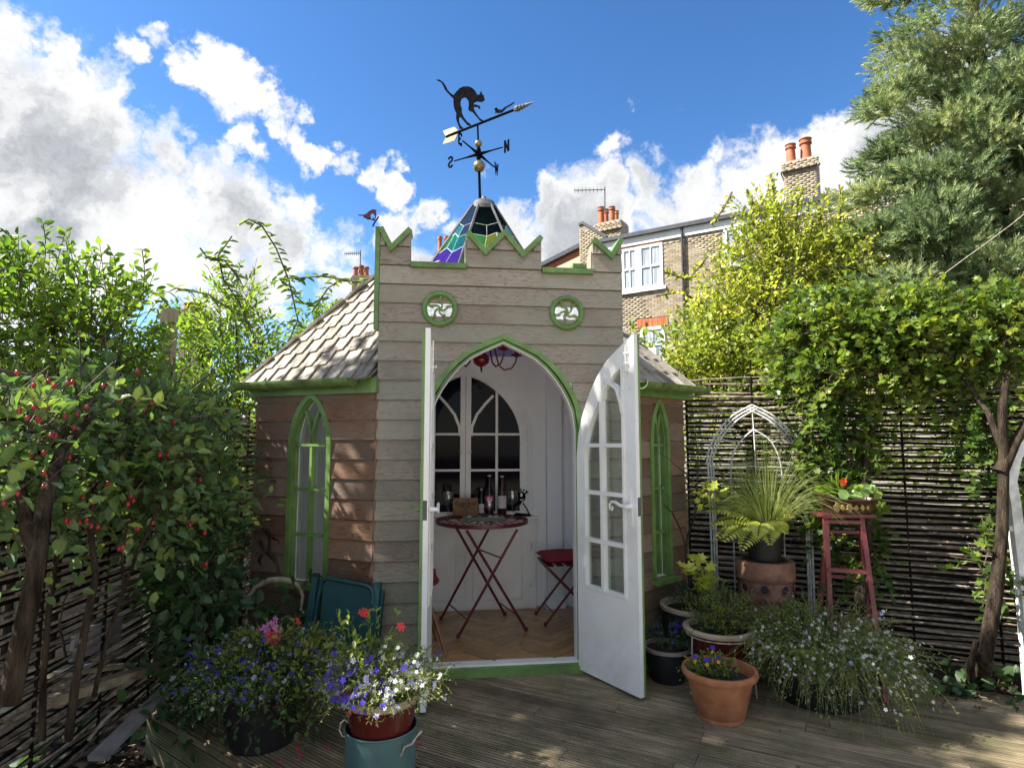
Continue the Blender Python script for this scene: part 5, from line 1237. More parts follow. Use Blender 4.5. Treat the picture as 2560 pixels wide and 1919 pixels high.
for f, t_ in zip(feet, tops):
    t_ = Vector((t_.x, t_.y, TZt-.02)); mb = MB(); mb.beam(f+Vector((0,0,.01)), t_, .020, .012, up=(0,1,0)); mb.tube([f+Vector((0,0,.0)), f+Vector((0,0,.025))], .016, 8); mb.build('leg', M['maroon'], tab)
for a, b, q in ((0, 2, .16), (1, 3, .16), (0, 2, .72)):
    pa = feet[a].lerp(Vector((tops[a].x, tops[a].y, TZt)), q); pb = feet[b].lerp(Vector((tops[b].x, tops[b].y, TZt)), q); mb = MB(); mb.tube([pa, pb], .006, 6); mb.build('stretcher', M['maroon'], tab, smooth=60)
# things on the table
topz = TZt+.004
def put(px, py): q = gnd(px, py, topz); return Vector((q.x, q.y, topz))
M['winegl'] = glass_mat('wine_glass', (.88,.90,.90), .10, .02)
def glassware(px, py, s=1.0, lab=''):
    c = put(px, py); t_ = thing('wine_glass', lab, 'glass', c, 'wine glasses on the bistro table')
    mb = MB(); mb.lathe(c, [(.034*s,0),(.030*s,.003),(.006*s,.006),(.0045*s,.02),(.004*s,.075*s),(.012*s,.085*s)], 18); mb.build('stem', M['winegl'], t_, smooth=60)
    mb = MB(); mb.lathe(c, [(.010*s,.084*s),(.030*s,.105*s),(.036*s,.13*s),(.033*s,.172*s),(.031*s,.172*s),(.034*s,.13*s),(.028*s,.108*s),(.006*s,.09*s)], 18); mb.build('bowl', M['winegl'], t_, smooth=60); return t_
glassware(1120, 1296, 1.25, 'clear wine glass left of the wooden name plaque'); glassware(1281, 1294, 1.25, 'clear wine glass beside the black wire figure')
glassware(1223, 1305, .95, 'small clear glass in front of the pink labelled bottle')
def bottle(px, py, h, r, label, gl, lab_c, lz=(.05,.155), label2=None, cap=(.55,.55,.55)):
    c = put(px, py); t_ = thing('wine_bottle', label, 'bottle', c)
    mb = MB(); mb.lathe(c, [(r*.9,0),(r,.006),(r,h*.52),(r*.85,h*.60),(r*.42,h*.76),(r*.34,h*.84),(r*.34,h*.97),(r*.40,h*.975),(r*.40,h)], 22); mb.build('glass_body', gl, t_, smooth=50)
    mb = MB(); n = 14; L0, L1 = lz
    for i in range(n+1):
        a = -math.pi*.5-1.15+2.3*i/n; mb.v += [(c.x+(r+.0008)*math.cos(a), c.y+(r+.0008)*math.sin(a), c.z+L0), (c.x+(r+.0008)*math.cos(a), c.y+(r+.0008)*math.sin(a), c.z+L1)]
    mb.f = [(2*i, 2*i+2, 2*i+3, 2*i+1) for i in range(n)]; mb.build('label', lab_c, t_, smooth=60)
    mb = MB(); fr = Frame((c.x, c.y-r-.0014, c.z), (1,0,0)); q = (L0+L1)/2+.018
    mb.band(fr, [(.004+.014*math.cos(a), q+.014*math.sin(a)) for a in [i*math.tau/16 for i in range(16)]], .002 if label2 else .018, -.0003, .0006, closed=True); mb.build('label_circle', label2 or M['paper'], t_)
    mb = MB(); mb.lathe(c+Vector((0,0,h)), [(r*.30,0),(r*.42,.004),(r*.42,.012),(r*.2,.014)], 12); mb.build('stopper', M['paper'], t_, smooth=60); return t_
M['paper'] = pm('pale_label_paper', (.62,.60,.58), (.72,.70,.67), 30, .7); M['pinklab'] = pm('pink_label', (.50,.03,.12), (.62,.10,.22), 14, .6); M['inkbrown'] = pm('dark_brown_ink', (.022,.010,.005), (.03,.014,.007), 9, .7)
t = NT('dark_bottle_glass'); M['bot_dark'] = t.fin((.008,.009,.012), .06); t = NT('amber_bottle_glass'); M['bot_amb'] = t.fin((.05,.014,.010), .06)
bottle(1223, 1283, .315, .040, 'dark wine bottle with a pink label and clear neck', M['bot_dark'], M['pinklab'])
bottle(1255, 1284, .310, .040, 'reddish brown bottle with a plain cream label', M['bot_amb'], M['paper'], label2=M['pinklab'])
bottle(1203, 1284, .20, .026, 'short dark bottle with a white label half behind the plaque', M['bot_dark'], M['paper'], (.01,.085))
# plaque
pa = put(1164, 1287); PF = Frame(pa, FA.u, None); PWd = .205
M['plaque'] = pm('light_brown_wood', (.22,.12,.055), (.32,.19,.09), 14, .6, .1, .001, stretch=(1,1,6))
pl = thing('name_plaque', 'small brown wooden plaque lettered Cuprinol standing on the bistro table', 'sign', pa)
mb = MB(); mb.rect(PF, -PWd/2, PWd/2, 0, .142, -.008, .006); mb.build('board', M['plaque'], pl)
mb = MB(); mb.rect(PF, -PWd/2-.005, -PWd/2-.0002, 0, .142, -.010, .004); mb.build('edge', M['bot_amb'], pl)
def text(fr, s_, a, z, size, d, mat, parent, name='lettering', bold=0):
    cu = bpy.data.curves.new('t', 'FONT'); cu.body = s_; cu.size = size; cu.align_x = 'CENTER'; cu.align_y = 'CENTER'; cu.offset = bold; cu.extrude = .0006; cu.space_character = 1.08
    ob = bpy.data.objects.new('t', cu); col.objects.link(ob); dg = bpy.context.evaluated_depsgraph_get(); dg.update()
    me = bpy.data.meshes.new_from_object(ob.evaluated_get(dg)); bpy.data.objects.remove(ob)
    base = Vector(parent['_o'])
    for v in me.vertices: v.co = fr.p(a+v.co.x, z+v.co.y, d+v.co.z)-base
    me.materials.clear(); me.materials.append(mat); return link(name, me, parent)
text(PF, 'Cuprinol', 0, .096, .046, .0068, M['inkbrown'], pl, bold=.0012)
mb = MB(); mb.band(PF, [(.004,.122),(.016,.128),(.030,.126),(.036,.118)], .005, .006, .0075); mb.build('mark', M['inkbrown'], pl)
for zz, w_ in ((.068,.048),(.026,.046),(.012,.036)):
    mb = MB(); x = -w_
    while x < w_: l = random.uniform(.006,.014); mb.rect(PF, x, min(x+l, w_), zz-(.0035 if zz > .05 else .0016), zz+(.0035 if zz > .05 else .0016), .006, .0070); x += l+.003
    mb.build('small_print', M['inkbrown'], pl)
mb = MB(); mb.rect(PF, -.013, -.003, .042, .050, .006, .007); mb.rect(PF, 0, .012, .042, .054, .006, .007); mb.build('small_print', M['inkbrown'], pl)
# snack tray
tp = put(1208, 1298); M['tray'] = pm('green_ceramic', (.05,.10,.07), (.10,.17,.12), 9, .3)
ty = thing('snack_tray', 'green ceramic dish of canapes on the bistro table', 'dish', tp); TF_ = Frame(tp, FA.u, (0,0,1), -FA.n)
mb = MB(); mb.poly(TF_, [(-.15,-.05),(-.13,-.065),(.13,-.065),(.15,-.05),(.15,.05),(.13,.065),(-.13,.065),(-.15,.05)], .0, .012); mb.band(TF_, [(-.155,-.06),(.155,-.06),(.155,.06),(-.155,.06)], .014, .008, .026, closed=True); mb.build('dish', M['tray'], ty)
for i, (x, y, mm) in enumerate([(-.11,0,'paper'),(-.085,.03,'plaque'),(-.06,-.02,'lf_hedge'),(-.03,.02,'plaque'),(0,-.01,'bot_dark'),(.03,.02,'bot_dark'),(.055,-.015,'paper'),(.08,.02,'fabric'),(.10,-.02,'paper'),(.12,.02,'fabric')]):
    mb = MB(); mb.ball(TF_.p(x, y, .022), .017, 8, (1.2,1,.6), 5); mb.build('canape', M[mm], ty, smooth=60)
# black wire figure on the counter
wf = BK.uv(1305, 1292); fo = BK.p(wf[0], zc_+.001, .02); WFf = Frame((fo.x, fo.y, 0), BK.u)
fg = thing('wire_figure', 'black cut metal figure with spiky hair standing on the cupboard counter', 'ornament', (fo.x, fo.y, zc_))
def wq(x, y): return (1070+x/7.9, 1160+y/7.9)
def wpoly(L, name, m): sil(WFf, [wq(*q) for q in L], .006, name, fg, m)
sil(WFf, [wq(*q) for q in [(1690,1000),(1740,960),(2000,985),(2050,1010),(1990,1020),(1700,1012)]], .03, 'base', fg, M['black'])
for L_ in ([(1680,930),(1740,810),(1800,760)], [(2010,1000),(1940,860),(1870,760)], [(1840,540),(1835,480)], [(1880,540),(1905,495)], [(1920,580),(1960,515)], [(1945,555),(1985,560)], [(1925,590),(1945,550)]):
    wire(WFf, [wq(*q) for q in L_], .0050, 'wire', fg, M['black'])
wpoly([(1660,680),(1730,640),(1800,640),(1825,690),(1850,740),(1830,800),(1760,805),(1690,790)], 'body', M['black'])
hp = [(1855+72*math.cos(a), 640+100*math.sin(a)) for a in [i*math.tau/20 for i in range(20)]]; wpoly(hp, 'head', M['black'])
f3 = Frame((fo.x, fo.y, 0)+0*Vector() if False else Vector((fo.x, fo.y, 0))+BK.n*.004, BK.u)
sil(f3, [wq(1845+26*math.cos(a), 605+38*math.sin(a)) for a in [i*math.tau/14 for i in range(14)]], .003, 'eye', fg, M['inner']); sil(f3, [wq(*q) for q in [(1815,685),(1850,700),(1892,680),(1885,705),(1850,718),(1818,708)]], .003, 'mouth', fg, M['inner'])
# ------------------------------------------------------------------ chairs
def cushion(c, hx, hy, th, ux, name, parent, m):
    ux = Vector(ux).normalized(); uy = Vector((-ux.y, ux.x, 0)); mb = MB(); n = 12; c = Vector(c)
    for s_ in (1, -1):
        for i in range(n+1):
            for j in range(n+1):
                x = -1+2*i/n; y = -1+2*j/n; e_ = max(0, (1-abs(x)**4))*max(0, (1-abs(y)**4)); pin = 1+.06*abs(x*y)
                z = s_*th*(e_**.45)*(1-.25*math.exp(-6*(x*x+y*y)))+.004*math.sin(7*x+3*y)*e_
                p = c+ux*x*hx*pin+uy*y*hy*pin; mb.v.append((p.x, p.y, p.z+z))
    m1 = (n+1)*(n+1)
    for s_ in (0, 1):
        for i in range(n):
            for j in range(n):
                a = s_*m1+i*(n+1)+j; q = (a, a+n+1, a+n+2, a+1); mb.f.append(q if s_ == 0 else q[::-1])
    rim = [i*(n+1) for i in range(n+1)]+[n*(n+1)+j for j in range(1, n+1)]+[i*(n+1)+n for i in range(n-1, -1, -1)]+[j for j in range(n-1, 0, -1)]
    for a, b in zip(rim, rim[1:]+rim[:1]): mb.f.append((a, m1+a, m1+b, b))
    return mb.build(name, m, parent, smooth=75)
fA, fB = gnd(1360,1568,FLOOR), gnd(1332,1533,FLOOR)
cu = (fA-fB).normalized(); cs = Vector((-cu.y, cu.x, 0)); cs = cs if cs.x > 0 else -cs
sc_ = (fA+fB)/2+cs*.22; sz = .53
bc = thing('folding_chair', 'maroon folding bistro chair with a crimson cushion behind the right door', 'chair', (sc_.x, sc_.y, FLOOR))
for sd in (-1, 1):
    o_ = sc_+cu*sd*.16
    mb = MB(); mb.beam(o_-cs*.20+Vector((0,0,FLOOR-o_.z+.012)), Vector((o_.x, o_.y, sz-.01))+cs*.17, .012, .022, up=cu); mb.tube([o_-cs*.2+Vector((0,0,FLOOR-o_.z)), o_-cs*.2+Vector((0,0,FLOOR-o_.z+.03))], .013, 7); mb.build('leg', M['maroon'], bc)
    mb = MB(); mb.beam(Vector((o_.x, o_.y, sz-.02))-cs*.17, o_+cs*.26+Vector((0,0,FLOOR-o_.z+.01)), .012, .022, up=cu); mb.build('leg', M['maroon'], bc)
    mb = MB(); mb.beam(Vector((o_.x, o_.y, sz-.05))+cs*.15, Vector((o_.x, o_.y, .98))+cs*.21, .012, .022, up=cu); mb.build('back_post', M['maroon'], bc)
for k in range(5):
    mb = MB(); q = Vector((sc_.x, sc_.y, sz))+cs*(-.16+.08*k); mb.beam(q-cu*.18, q+cu*.18, .055, .012); mb.build('seat_slat', M['maroon'], bc)
for z_ in (.80, .92):
    mb = MB(); q = Vector((sc_.x, sc_.y, z_))+cs*.20; mb.beam(q-cu*.17, q+cu*.17, .012, .05); mb.build('back_slat', M['maroon'], bc)
mb = MB(); q = sc_-cs*.13; mb.tube([Vector((q.x, q.y, .16))-cu*.16, Vector((q.x, q.y, .16))+cu*.16], .006, 6); mb.build('stretcher', M['maroon'], bc)
o = cushion((sc_.x, sc_.y, sz+.042), .19, .195, .036, cs, 'seat_cushion', None, M['fabric']); tag(o, 'crimson seat cushion lying on the maroon folding chair', 'cushion')
fs = gnd(1117, 1643, FLOOR); M['chairwood'] = pm('reddish_brown_wood', (.16,.06,.025), (.26,.11,.05), 12, .4, .1, .001, stretch=(4,4,.5))
stc = Vector((fs.x-.27, fs.y+.17, 0)); wc = thing('wooden_stool', 'reddish brown wooden stool half hidden by the left door', 'stool', (stc.x, stc.y, FLOOR))
mb = MB(); mb.lathe((stc.x, stc.y, .505), [(.16,0),(.19,.012),(.195,.024),(.185,.032)], 28); mb.build('seat', M['chairwood'], wc, smooth=50)
for k in range(4):
    a = math.radians(-35+90*k); top = Vector((stc.x+.12*math.cos(a), stc.y+.12*math.sin(a), .51)); bot = Vector((stc.x+.27*math.cos(a), stc.y+.22*math.sin(a), FLOOR))
    if k == 0: bot = Vector((fs.x, fs.y, FLOOR))
    mb = MB(); mb.tube([bot, bot.lerp(top, .35), bot.lerp(top, .7), top], [.010,.014,.016,.011], 10); mb.build('leg', M['chairwood'], wc, smooth=60)
for k in range(4):
    a, a2 = math.radians(-35+90*k), math.radians(55+90*k); z_ = .22 if k % 2 else .26; mb = MB(); mb.tube([(stc.x+.20*math.cos(a), stc.y+.18*math.sin(a), z_), (stc.x+.20*math.cos(a2), stc.y+.18*math.sin(a2), z_)], .008, 8); mb.build('stretcher', M['chairwood'], wc, smooth=60)
o = cushion((stc.x, stc.y, .568), .17, .17, .035, (1,.2,0), 'seat_cushion', None, M['fabric']); tag(o, 'crimson cushion on the wooden stool beside the left door', 'cushion')
# ------------------------------------------------------------------ teal folded chair, basket
M['teal'] = pm('dark_teal_plastic', (.006,.055,.062), (.012,.080,.085), 6, .5, .15, .002)
TF2 = Frame(gnd(772, 1722), Vector((.97,-.18,0)), None); base = TF2.o.copy()
tl = thing('folded_garden_chair', 'dark teal folding garden chair leaning against the brown boarded wall', 'chair', base)
W3 = Vector((.02,.12,.99)).normalized(); TL = Frame(base, (.985,-.12,0), Vector((-.12,-.98,.12)).normalized(), W3)
L0 = TL.uv(790, 1432); R0 = TL.uv(945, 1455); L1 = TL.uv(760, 1600); R1 = TL.uv(925, 1610)
for a, b in ((L0, L1), (R0, R1)):
    mb = MB(); mb.band(TL, [a, (b[0], 0)], .040, -.015, .02); mb.build('side_rail', M['teal'], tl); mb = MB(); mb.band(TL, [(a[0]+.028, a[1]-.05), (b[0]+.03, 0)], .018, -.03, .0); mb.build('side_rail', M['teal'], tl)
pL = TL.uv(808, 1447); pR = TL.uv(930, 1468)
mb = MB(); mb.cols(TL, [(pL[0], 0, pL[1]-.01), ((pL[0]+pR[0])/2, 0, (pL[1]+pR[1])/2), (pR[0], 0, pR[1]-.01)], -.01, .0); mb.build('fabric_back', M['teal'], tl)
mb = MB(); mb.tube([TL.p(pL[0]-.02, pL[1]-.10, .01), TL.p(pL[0]-.005, pL[1]-.01, .015), TL.p(pL[0]+.03, pL[1]+.01, .015), TL.p(pR[0]-.03, pR[1]+.01, .015), TL.p(pR[0]+.005, pR[1]-.01, .015), TL.p(pR[0]+.015, pR[1]-.10, .01)], .013, 8); mb.build('top_bar', M['teal'], tl, smooth=60)
bb = gnd(690, 1700); bs = thing('log_basket', 'old woven basket with a thick hooped handle beside the teal chair', 'basket', bb)
M['wicker'] = pm('old_wicker', (.05,.035,.022), (.16,.12,.08), 40, .9, .8, .006, stretch=(1,1,3)); M['birch'] = pm('pale_peeling_handle', (.22,.17,.12), (.46,.40,.31), 30, .8, .5, .004)
rim = at(700, 1555, bb.y); hr = .19
mb = MB(); mb.lathe(bb, [(.15,0),(.17,.08),(.185,.16),(.19,rim.z-.01),(.20,rim.z),(.18,rim.z),(.17,rim.z-.03),(.16,.1)], 26, wob=.015); mb.build('basket_body', M['wicker'], bs, smooth=60)
for k in range(7):
    mb = MB(); mb.tube([(bb.x+(.178+.0025*k)*math.cos(a), bb.y+(.178+.0025*k)*math.sin(a), .05+k*.033+.004*math.sin(a*9)) for a in [i*math.tau/30 for i in range(31)]], .010, 5); mb.build('woven_band', M['wicker'], bs, smooth=60)
hp_ = [at(x, y, bb.y-.02) for x, y in ((628,1530),(622,1490),(640,1465),(672,1450),(700,1447),(730,1452),(750,1468),(757,1490),(752,1525))]
mb = MB(); mb.tube(hp_, [.010,.013,.016,.018,.019,.018,.014,.011,.010], 8); mb.build('handle', M['birch'], bs, smooth=60)
foliage(bs, [(bb.x, bb.y-.05, rim.z+.05, .16,.12,.07),(bb.x+.15, bb.y-.02, rim.z+.18,.08,.08,.08)], 26, 3, .12, .075, .8, M['lf_dark'], droop=.3, twig=M['twig'])
# knotty dry vine between rose and wall
dv = thing('dry_vine', 'twisted dead vine stems against the brown wall above the basket', 'vine', at(650, 1450, 4.0)); k_ = lambda x, y, Y=4.0: at(600+x/5.92, 1320+y/5.92, Y)
for L_, r in (([(340,0),(410,60),(440,170),(430,340),(510,450),(560,560),(560,700),(520,780)], .016), ([(300,180),(340,280),(400,380),(480,440)], .014), ([(410,110),(500,150),(580,185),(570,230)], .008), ([(300,650),(350,720),(430,760)], .006), ([(240,0),(230,150),(310,330)], .003), ([(250,10),(290,170),(330,300)], .003), ([(330,380),(280,470),(310,560)], .010)):
    mb = MB(); mb.tube([k_(*q) for q in L_], [r*(.8+.35*math.sin(i*2.1)) for i in range(len(L_))], 8); mb.build('stem', M['bark'], dv, smooth=70)
# ------------------------------------------------------------------ pots
def clay(name, a, b, rough=.7): return pm(name, a, b, 9, rough, .35, .003)
M['terra'] = clay('terracotta', (.30,.105,.045), (.46,.19,.09)); M['maroonglaze'] = pm('maroon_glaze', (.06,.010,.010), (.10,.018,.014), 6, .15, .05, .002); M['cream'] = clay('cream_unglazed_rim', (.30,.23,.16), (.44,.36,.26))
M['blackpl'] = pm('black_plastic', (.010,.010,.012), (.018,.018,.02), 7, .5); M['soilpot'] = pm('potting_soil', (.015,.010,.007), (.05,.034,.022), 40, .95, .9, .01); M['pinkgrey'] = clay('weathered_rim', (.20,.14,.13), (.32,.25,.22))
M['oldclay'] = clay('old_chimney_clay', (.10,.045,.03), (.26,.13,.085), .85); M['tealmetal'] = pm('blue_green_metal', (.055,.125,.13), (.085,.165,.165), 5, .45, .1, .002, metal=.2)
M['redpaint'] = pm('worn_red_paint', (.12,.022,.024), (.19,.045,.045), 9, .5, .2, .002); M['rust'] = pm('rusty_cream_metal', (.20,.12,.08), (.50,.45,.38), 30, .7)
def pot(name, label, c, prof, body, rimm=None, rim_i=None, soil=None, cat='plant pot', n=36):
    t_ = thing(name, label, cat, c)
    if rim_i is None: mb = MB(); mb.lathe(c, prof, n); mb.build('pot_body', body, t_, smooth=45)
    else:
        mb = MB(); mb.lathe(c, prof[:rim_i+1], n); mb.build('pot_body', body, t_, smooth=45); mb = MB(); mb.lathe(c, prof[rim_i:], n); mb.f = mb.f[:-2]; mb.build('rim', rimm, t_, smooth=45)
    if soil: mb = MB(); mb.lathe(c, [(soil[0], soil[1]-.02), (soil[0], soil[1]), (soil[0]*.5, soil[1]+.012), (.002, soil[1]+.01)], 24); mb.build('soil', M['soilpot'], t_, smooth=60)
    return t_
def P3(px, py, z=0): q = gnd(px, py, z); return Vector((q.x, q.y, z))
# ------------------------------------------------------------------ planted pots
STAR = ([(0,0,0)]+[(math.cos(a)*r, math.sin(a)*r, .12*r) for a, r in sum([[(i*math.tau/5-.45, .78), (i*math.tau/5, 1), (i*math.tau/5+.45, .78)] for i in range(5)], [])], [(0, 3*i+1, 3*i+2, 3*i+3) for i in range(5)])
def flowers(parent, P, size, mat, name='flowers', face=(0,-.7,.6)):
    P = np.array(P); n = len(P); P = P+np.array([0,-.012,.012])*(rng.random((n,1))*2)*(1 if n > 15 else 0); nn = rng.normal(size=(n,3))*.45+np.array(face); A = rng.normal(size=(n,3)); A = A-nn*(A*nn).sum(1,keepdims=True)/(nn*nn).sum(1,keepdims=True)
    o = scatter(name, *STAR, P, A, nn, size*(.7+.5*rng.random(n)), mat, parent, kind='stuff'); return o
def strands(parent, c, rad, n, L, mat, droop=1.4, up=.5, w=.0022, seg=7, name='stems', leafm=None, lsz=.014, spread=1.0, nleaf=2, out=.9):
    """thin arching stems with tiny leaves; returns points along them"""
    Q = []; V = []; Fc = []; TT = []; ends = []; c = np.array(c)
    LP = []; LA = []
    for i in range(n):
        a = rng.random()*math.tau; r = rad*math.sqrt(rng.random()); p = c+np.array([r*math.cos(a), r*math.sin(a), 0]); l = L*(.55+.6*rng.random()); 
        el = rng.normal()*.35; d = np.array([math.cos(a+el)*out*(.25+r/rad), math.sin(a+el)*out*(.25+r/rad), up*(.6+.8*rng.random())]); d /= np.linalg.norm(d)
        pts = []; dr = droop*(.5+rng.random())*(.3+.9*r/rad)
        for k in range(seg+1):
            pts.append(p.copy()); d2 = d+np.array([0,0,-dr*(k/seg)])+rng.normal(size=3)*.12; d2 /= np.linalg.norm(d2); p = p+d2*l/seg
        pts = [np.array([q[0], q[1], max(q[2], .012)]) for q in pts]
        Q.append(pts); ends.append(pts)
    A0 = np.concatenate([np.array(p[:-1]) for p in Q]); A1 = np.concatenate([np.array(p[1:]) for p in Q]); D = A1-A0; ln = np.linalg.norm(D, axis=1)
    scatter(name, *PRISM, A0, D, rng.normal(size=D.shape), np.stack([ln*1.08, np.full(len(ln), w), np.full(len(ln), w)], 1), mat, parent, kind='stuff')
    if leafm is not None:
        k = nleaf; P = np.repeat(A0, k, 0)+np.repeat(D, k, 0)*rng.random((len(A0)*k, 1)); Ad = np.repeat(D/np.maximum(1e-6, ln)[:, None], k, 0)*.5+rng.normal(size=P.shape)*.7
        sz = lsz*(.5+.8*rng.random(len(P))); scatter('leaves', *LEAF, P, Ad, rng.normal(size=P.shape)*.6+[0,0,1], np.stack([sz, sz*.42, sz], 1), leafm, parent, kind='stuff')
    return Q
def pick(Q, n, lo=.4, hi=1.0):
    out = []
    for _ in range(n):
        q = Q[rng.integers(len(Q))]; k = int(lerp(lo, hi, rng.random())*(len(q)-1)); out.append(q[k]+rng.normal(size=3)*.008)
    return out
def side(Pl, cx, s): return [p for p in Pl if (p[0]-cx)*s > 0]
M['lf_lob'] = leaf_mat('olive_stems', [(.09,.13,.04), (.21,.25,.08), (.32,.32,.11)], .35, .5)
# metal bin with the maroon pot, front left
bc_ = at(953, 1811, 2.62); bx, by = bc_.x, bc_.y; br = 83/FPX*by; bz = bc_.z
bn_ = thing('metal_bin', 'blue green metal bin with looped wire handles holding up the maroon pot', 'bin', (bx, by, 0))
mb = MB(); mb.lathe((bx,by,0), [(br*.93,0),(br*.94,.012),(br*.96,.02),(br*.99,bz*.6),(br,bz-.004),(br-.004,bz-.004),(br*.92,.02)], 44); mb.build('bin_body', M['tealmetal'], bn_, smooth=40)
mb = MB(); mb.tube([(bx+(br+.001)*math.cos(a), by+(br+.001)*math.sin(a), bz) for a in [i*math.tau/44 for i in range(45)]], .0045, 6); mb.build('rolled_rim', M['tealmetal'], bn_, smooth=60)
for L_ in ([(873,1806),(862,1797),(852,1806),(849,1824),(856,1838),(868,1840)], [(1002,1888),(1012,1865),(1030,1858),(1042,1840),(1054,1826)]):
    mb = MB(); mb.tube([at(x, y, by-(.02 if x < 900 else br*.7)) for x, y in L_], .0045, 6); mb.build('handle', M['rust'], bn_, smooth=60)
pr = 86/FPX*by; pz = at(957, 1727, by).z; pc = Vector((bx, by, bz-.06))
h_ = pz-pc.z
mp2 = pot('flower_pot', 'maroon glazed pot with a tan rim standing in the metal bin', pc, [(pr*.80,0),(pr*.88,h_*.4),(pr*.94,h_*.82),(pr*1.0,h_*.84),(pr*1.04,h_*.92),(pr*1.02,h_),(pr*.94,h_),(pr*.90,h_*.9),(pr*.86,h_*.6)], M['maroonglaze'], M['cream'], 3, (pr*.9, h_*.80), n=44)
fb = thing('trailing_lobelia', 'violet and white lobelia with salvia overflowing the maroon pot in the bin', 'flowers', (bx, by, pz))
c_ = (bx-.01, by+.02, pz-.03)
Q = strands(fb, c_, pr*.90, 480, .225, M['lf_lob'], droop=1.0, up=1.2, leafm=M['lf_lob'], lsz=.016, out=.8)
P = pick(Q, 520, .45, 1); flowers(fb, side(P, bx+.01, 1)[:150], .0105, M['fl_white'], 'white_flowers'); flowers(fb, side(P, bx-.02, -1)[:150], .0125, M['fl_blue'], 'violet_flowers'); flowers(fb, pick(Q, 70, .6, 1), .0125, M['fl_lilac'], 'lilac_flowers'); flowers(fb, pick(Q, 50, .5, 1), .0140, M['fl_blue'], 'violet_flowers')
Q2 = strands(fb, (bx-.09, by+.06, pz-.02), .09, 22, .31, M['lf_shrub'], droop=.25, up=2.2, leafm=M['lf_hedge'], lsz=.034, out=.35, nleaf=3, name='salvia_stems')
flowers(fb, [np.array(list(at(x, y, by+.1))) for x, y in [(903,1530),(910,1533),(917,1530),(906,1524),(912,1538),(1000,1565),(1006,1567)]], .018, M['fl_red'], 'red_flowers')
flowers(fb, [np.array(list(at(x, y, by-.12))) for x, y in [(848,1728),(862,1725),(869,1733),(856,1736)]], .015, M['fl_red'], 'coral_flowers')
# black planter with mixed flowers, left
kc = P3(690, 1850); kc = Vector((-1.27, 3.20, 0)); kr = .215; kh = .27
pot('planter', 'large black planter on the left of the deck hidden under mixed flowers', kc, [(kr*.75,0),(kr*.85,kh*.5),(kr,kh),(kr*1.05,kh),(kr*1.05,kh+.02),(kr*.95,kh+.02),(kr*.9,kh*.6)], M['blackpl'], soil=(kr*.9, kh-.02))
kf = thing('mixed_flowers', 'mound of blue lobelia with pink and coral blooms over the black planter', 'flowers', kc)
kt = (kc.x, kc.y, kh+.02)
Q = strands(kf, (kc.x+.02, kc.y, kh+.02), kr*1.1, 700, .29, M['lf_dark'], droop=1.15, up=1.1, leafm=M['lf_rose'], lsz=.018, out=.9)
foliage(kf, [(kc.x+.08, kc.y-.03, kh+.12, .26,.18,.13), (kc.x+.34, kc.y-.06, kh+.0, .13,.12,.13),(kc.x+.28,kc.y+.0,kh+.13,.13,.10,.09)], 190, 6, .12, .036, .62, M['lf_hedge'], up=.7, droop=.5, twig=M['twig'])
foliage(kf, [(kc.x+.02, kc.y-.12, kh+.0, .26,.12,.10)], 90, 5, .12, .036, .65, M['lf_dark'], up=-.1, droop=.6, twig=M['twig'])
P = pick(Q, 420, .5, 1); P = [p for p in P if p[2] > kh+.05]; flowers(kf, P[:260], .0120, M['fl_blue'], 'violet_flowers'); flowers(kf, pick(Q, 50, .5, 1), .012, M['fl_lilac'], 'lilac_flowers'); flowers(kf, pick(Q, 40, .7, 1), .010, M['fl_white'], 'white_flowers')
yk = kc.y-.05
flowers(kf, [np.array(list(at(x, y, yk))) for x, y in [(652,1572),(664,1570),(672,1560),(680,1556),(688,1548),(676,1570),(686,1566),(694,1572),(668,1580),(690,1580)]], .022, M['fl_pink'], 'pink_flowers')
flowers(kf, [np.array(list(at(x, y, yk-.03))) for x, y in [(674,1590),(682,1596),(690,1600),(678,1602),(696,1594),(688,1588)]], .024, M['fl_red'], 'coral_flowers')
flowers(kf, [np.array(list(at(x, y, yk))) for x, y in [(745,1553),(749,1558),(743,1547)]], .012, M['fl_red'], 'coral_flowers')
def fuchsia(c, s, parent):
    mb = MB(); c = Vector(c); mb.tube([c+Vector((0,0,s*1.6)), c+Vector((0,0,s*.4))], s*.12, 5); 
    for k in range(4):
        a = k*math.pi/2+.4; d = Vector((math.cos(a), math.sin(a), 0)); mb.tube([c+Vector((0,0,s*.5)), c+d*s*.7+Vector((0,0,s*.35)), c+d*s*1.3+Vector((0,0,s*.45))], [s*.18, s*.16, s*.02], 5)
    mb.ball(c, s*.38, 7, (1,1,1.3), 5); return mb.build('fuchsia_flower', M['fuchsia'], parent, smooth=60)
M['fuchsia'] = pm('fuchsia_red', (.55,.015,.07), (.70,.05,.12), 9, .5)
for x, y, dy in ((664,1741,.22), (693,1768,.22), (876,1782,0)): 
    fuchsia(at(x, y, (kc.y-dy) if dy else by-.16), .016, kf)
FALL = ['nearest the deck edge left of the planter', 'just below the black planter', 'topmost of the little row beside the bin', 'second of the row by the bin', 'third in the row by the bin', 'lowest in the row beside the bin', 'at the bottom edge left of the row', 'to the right of the metal bin', 'close against the left side of the metal bin']
for x, y in ((621,1884),(670,1872),(745,1862),(747,1875),(751,1888),(748,1899),(701,1905),(1052,1856),(820,1874)):
    c = P3(x, y, .008); o = fuchsia(c, .011, None); o.name = 'fallen_flower'; tag(o, 'crimson fuchsia blossom fallen on the deck, '+FALL.pop(0), 'fallen flower', 'fallen blossoms on the deck')
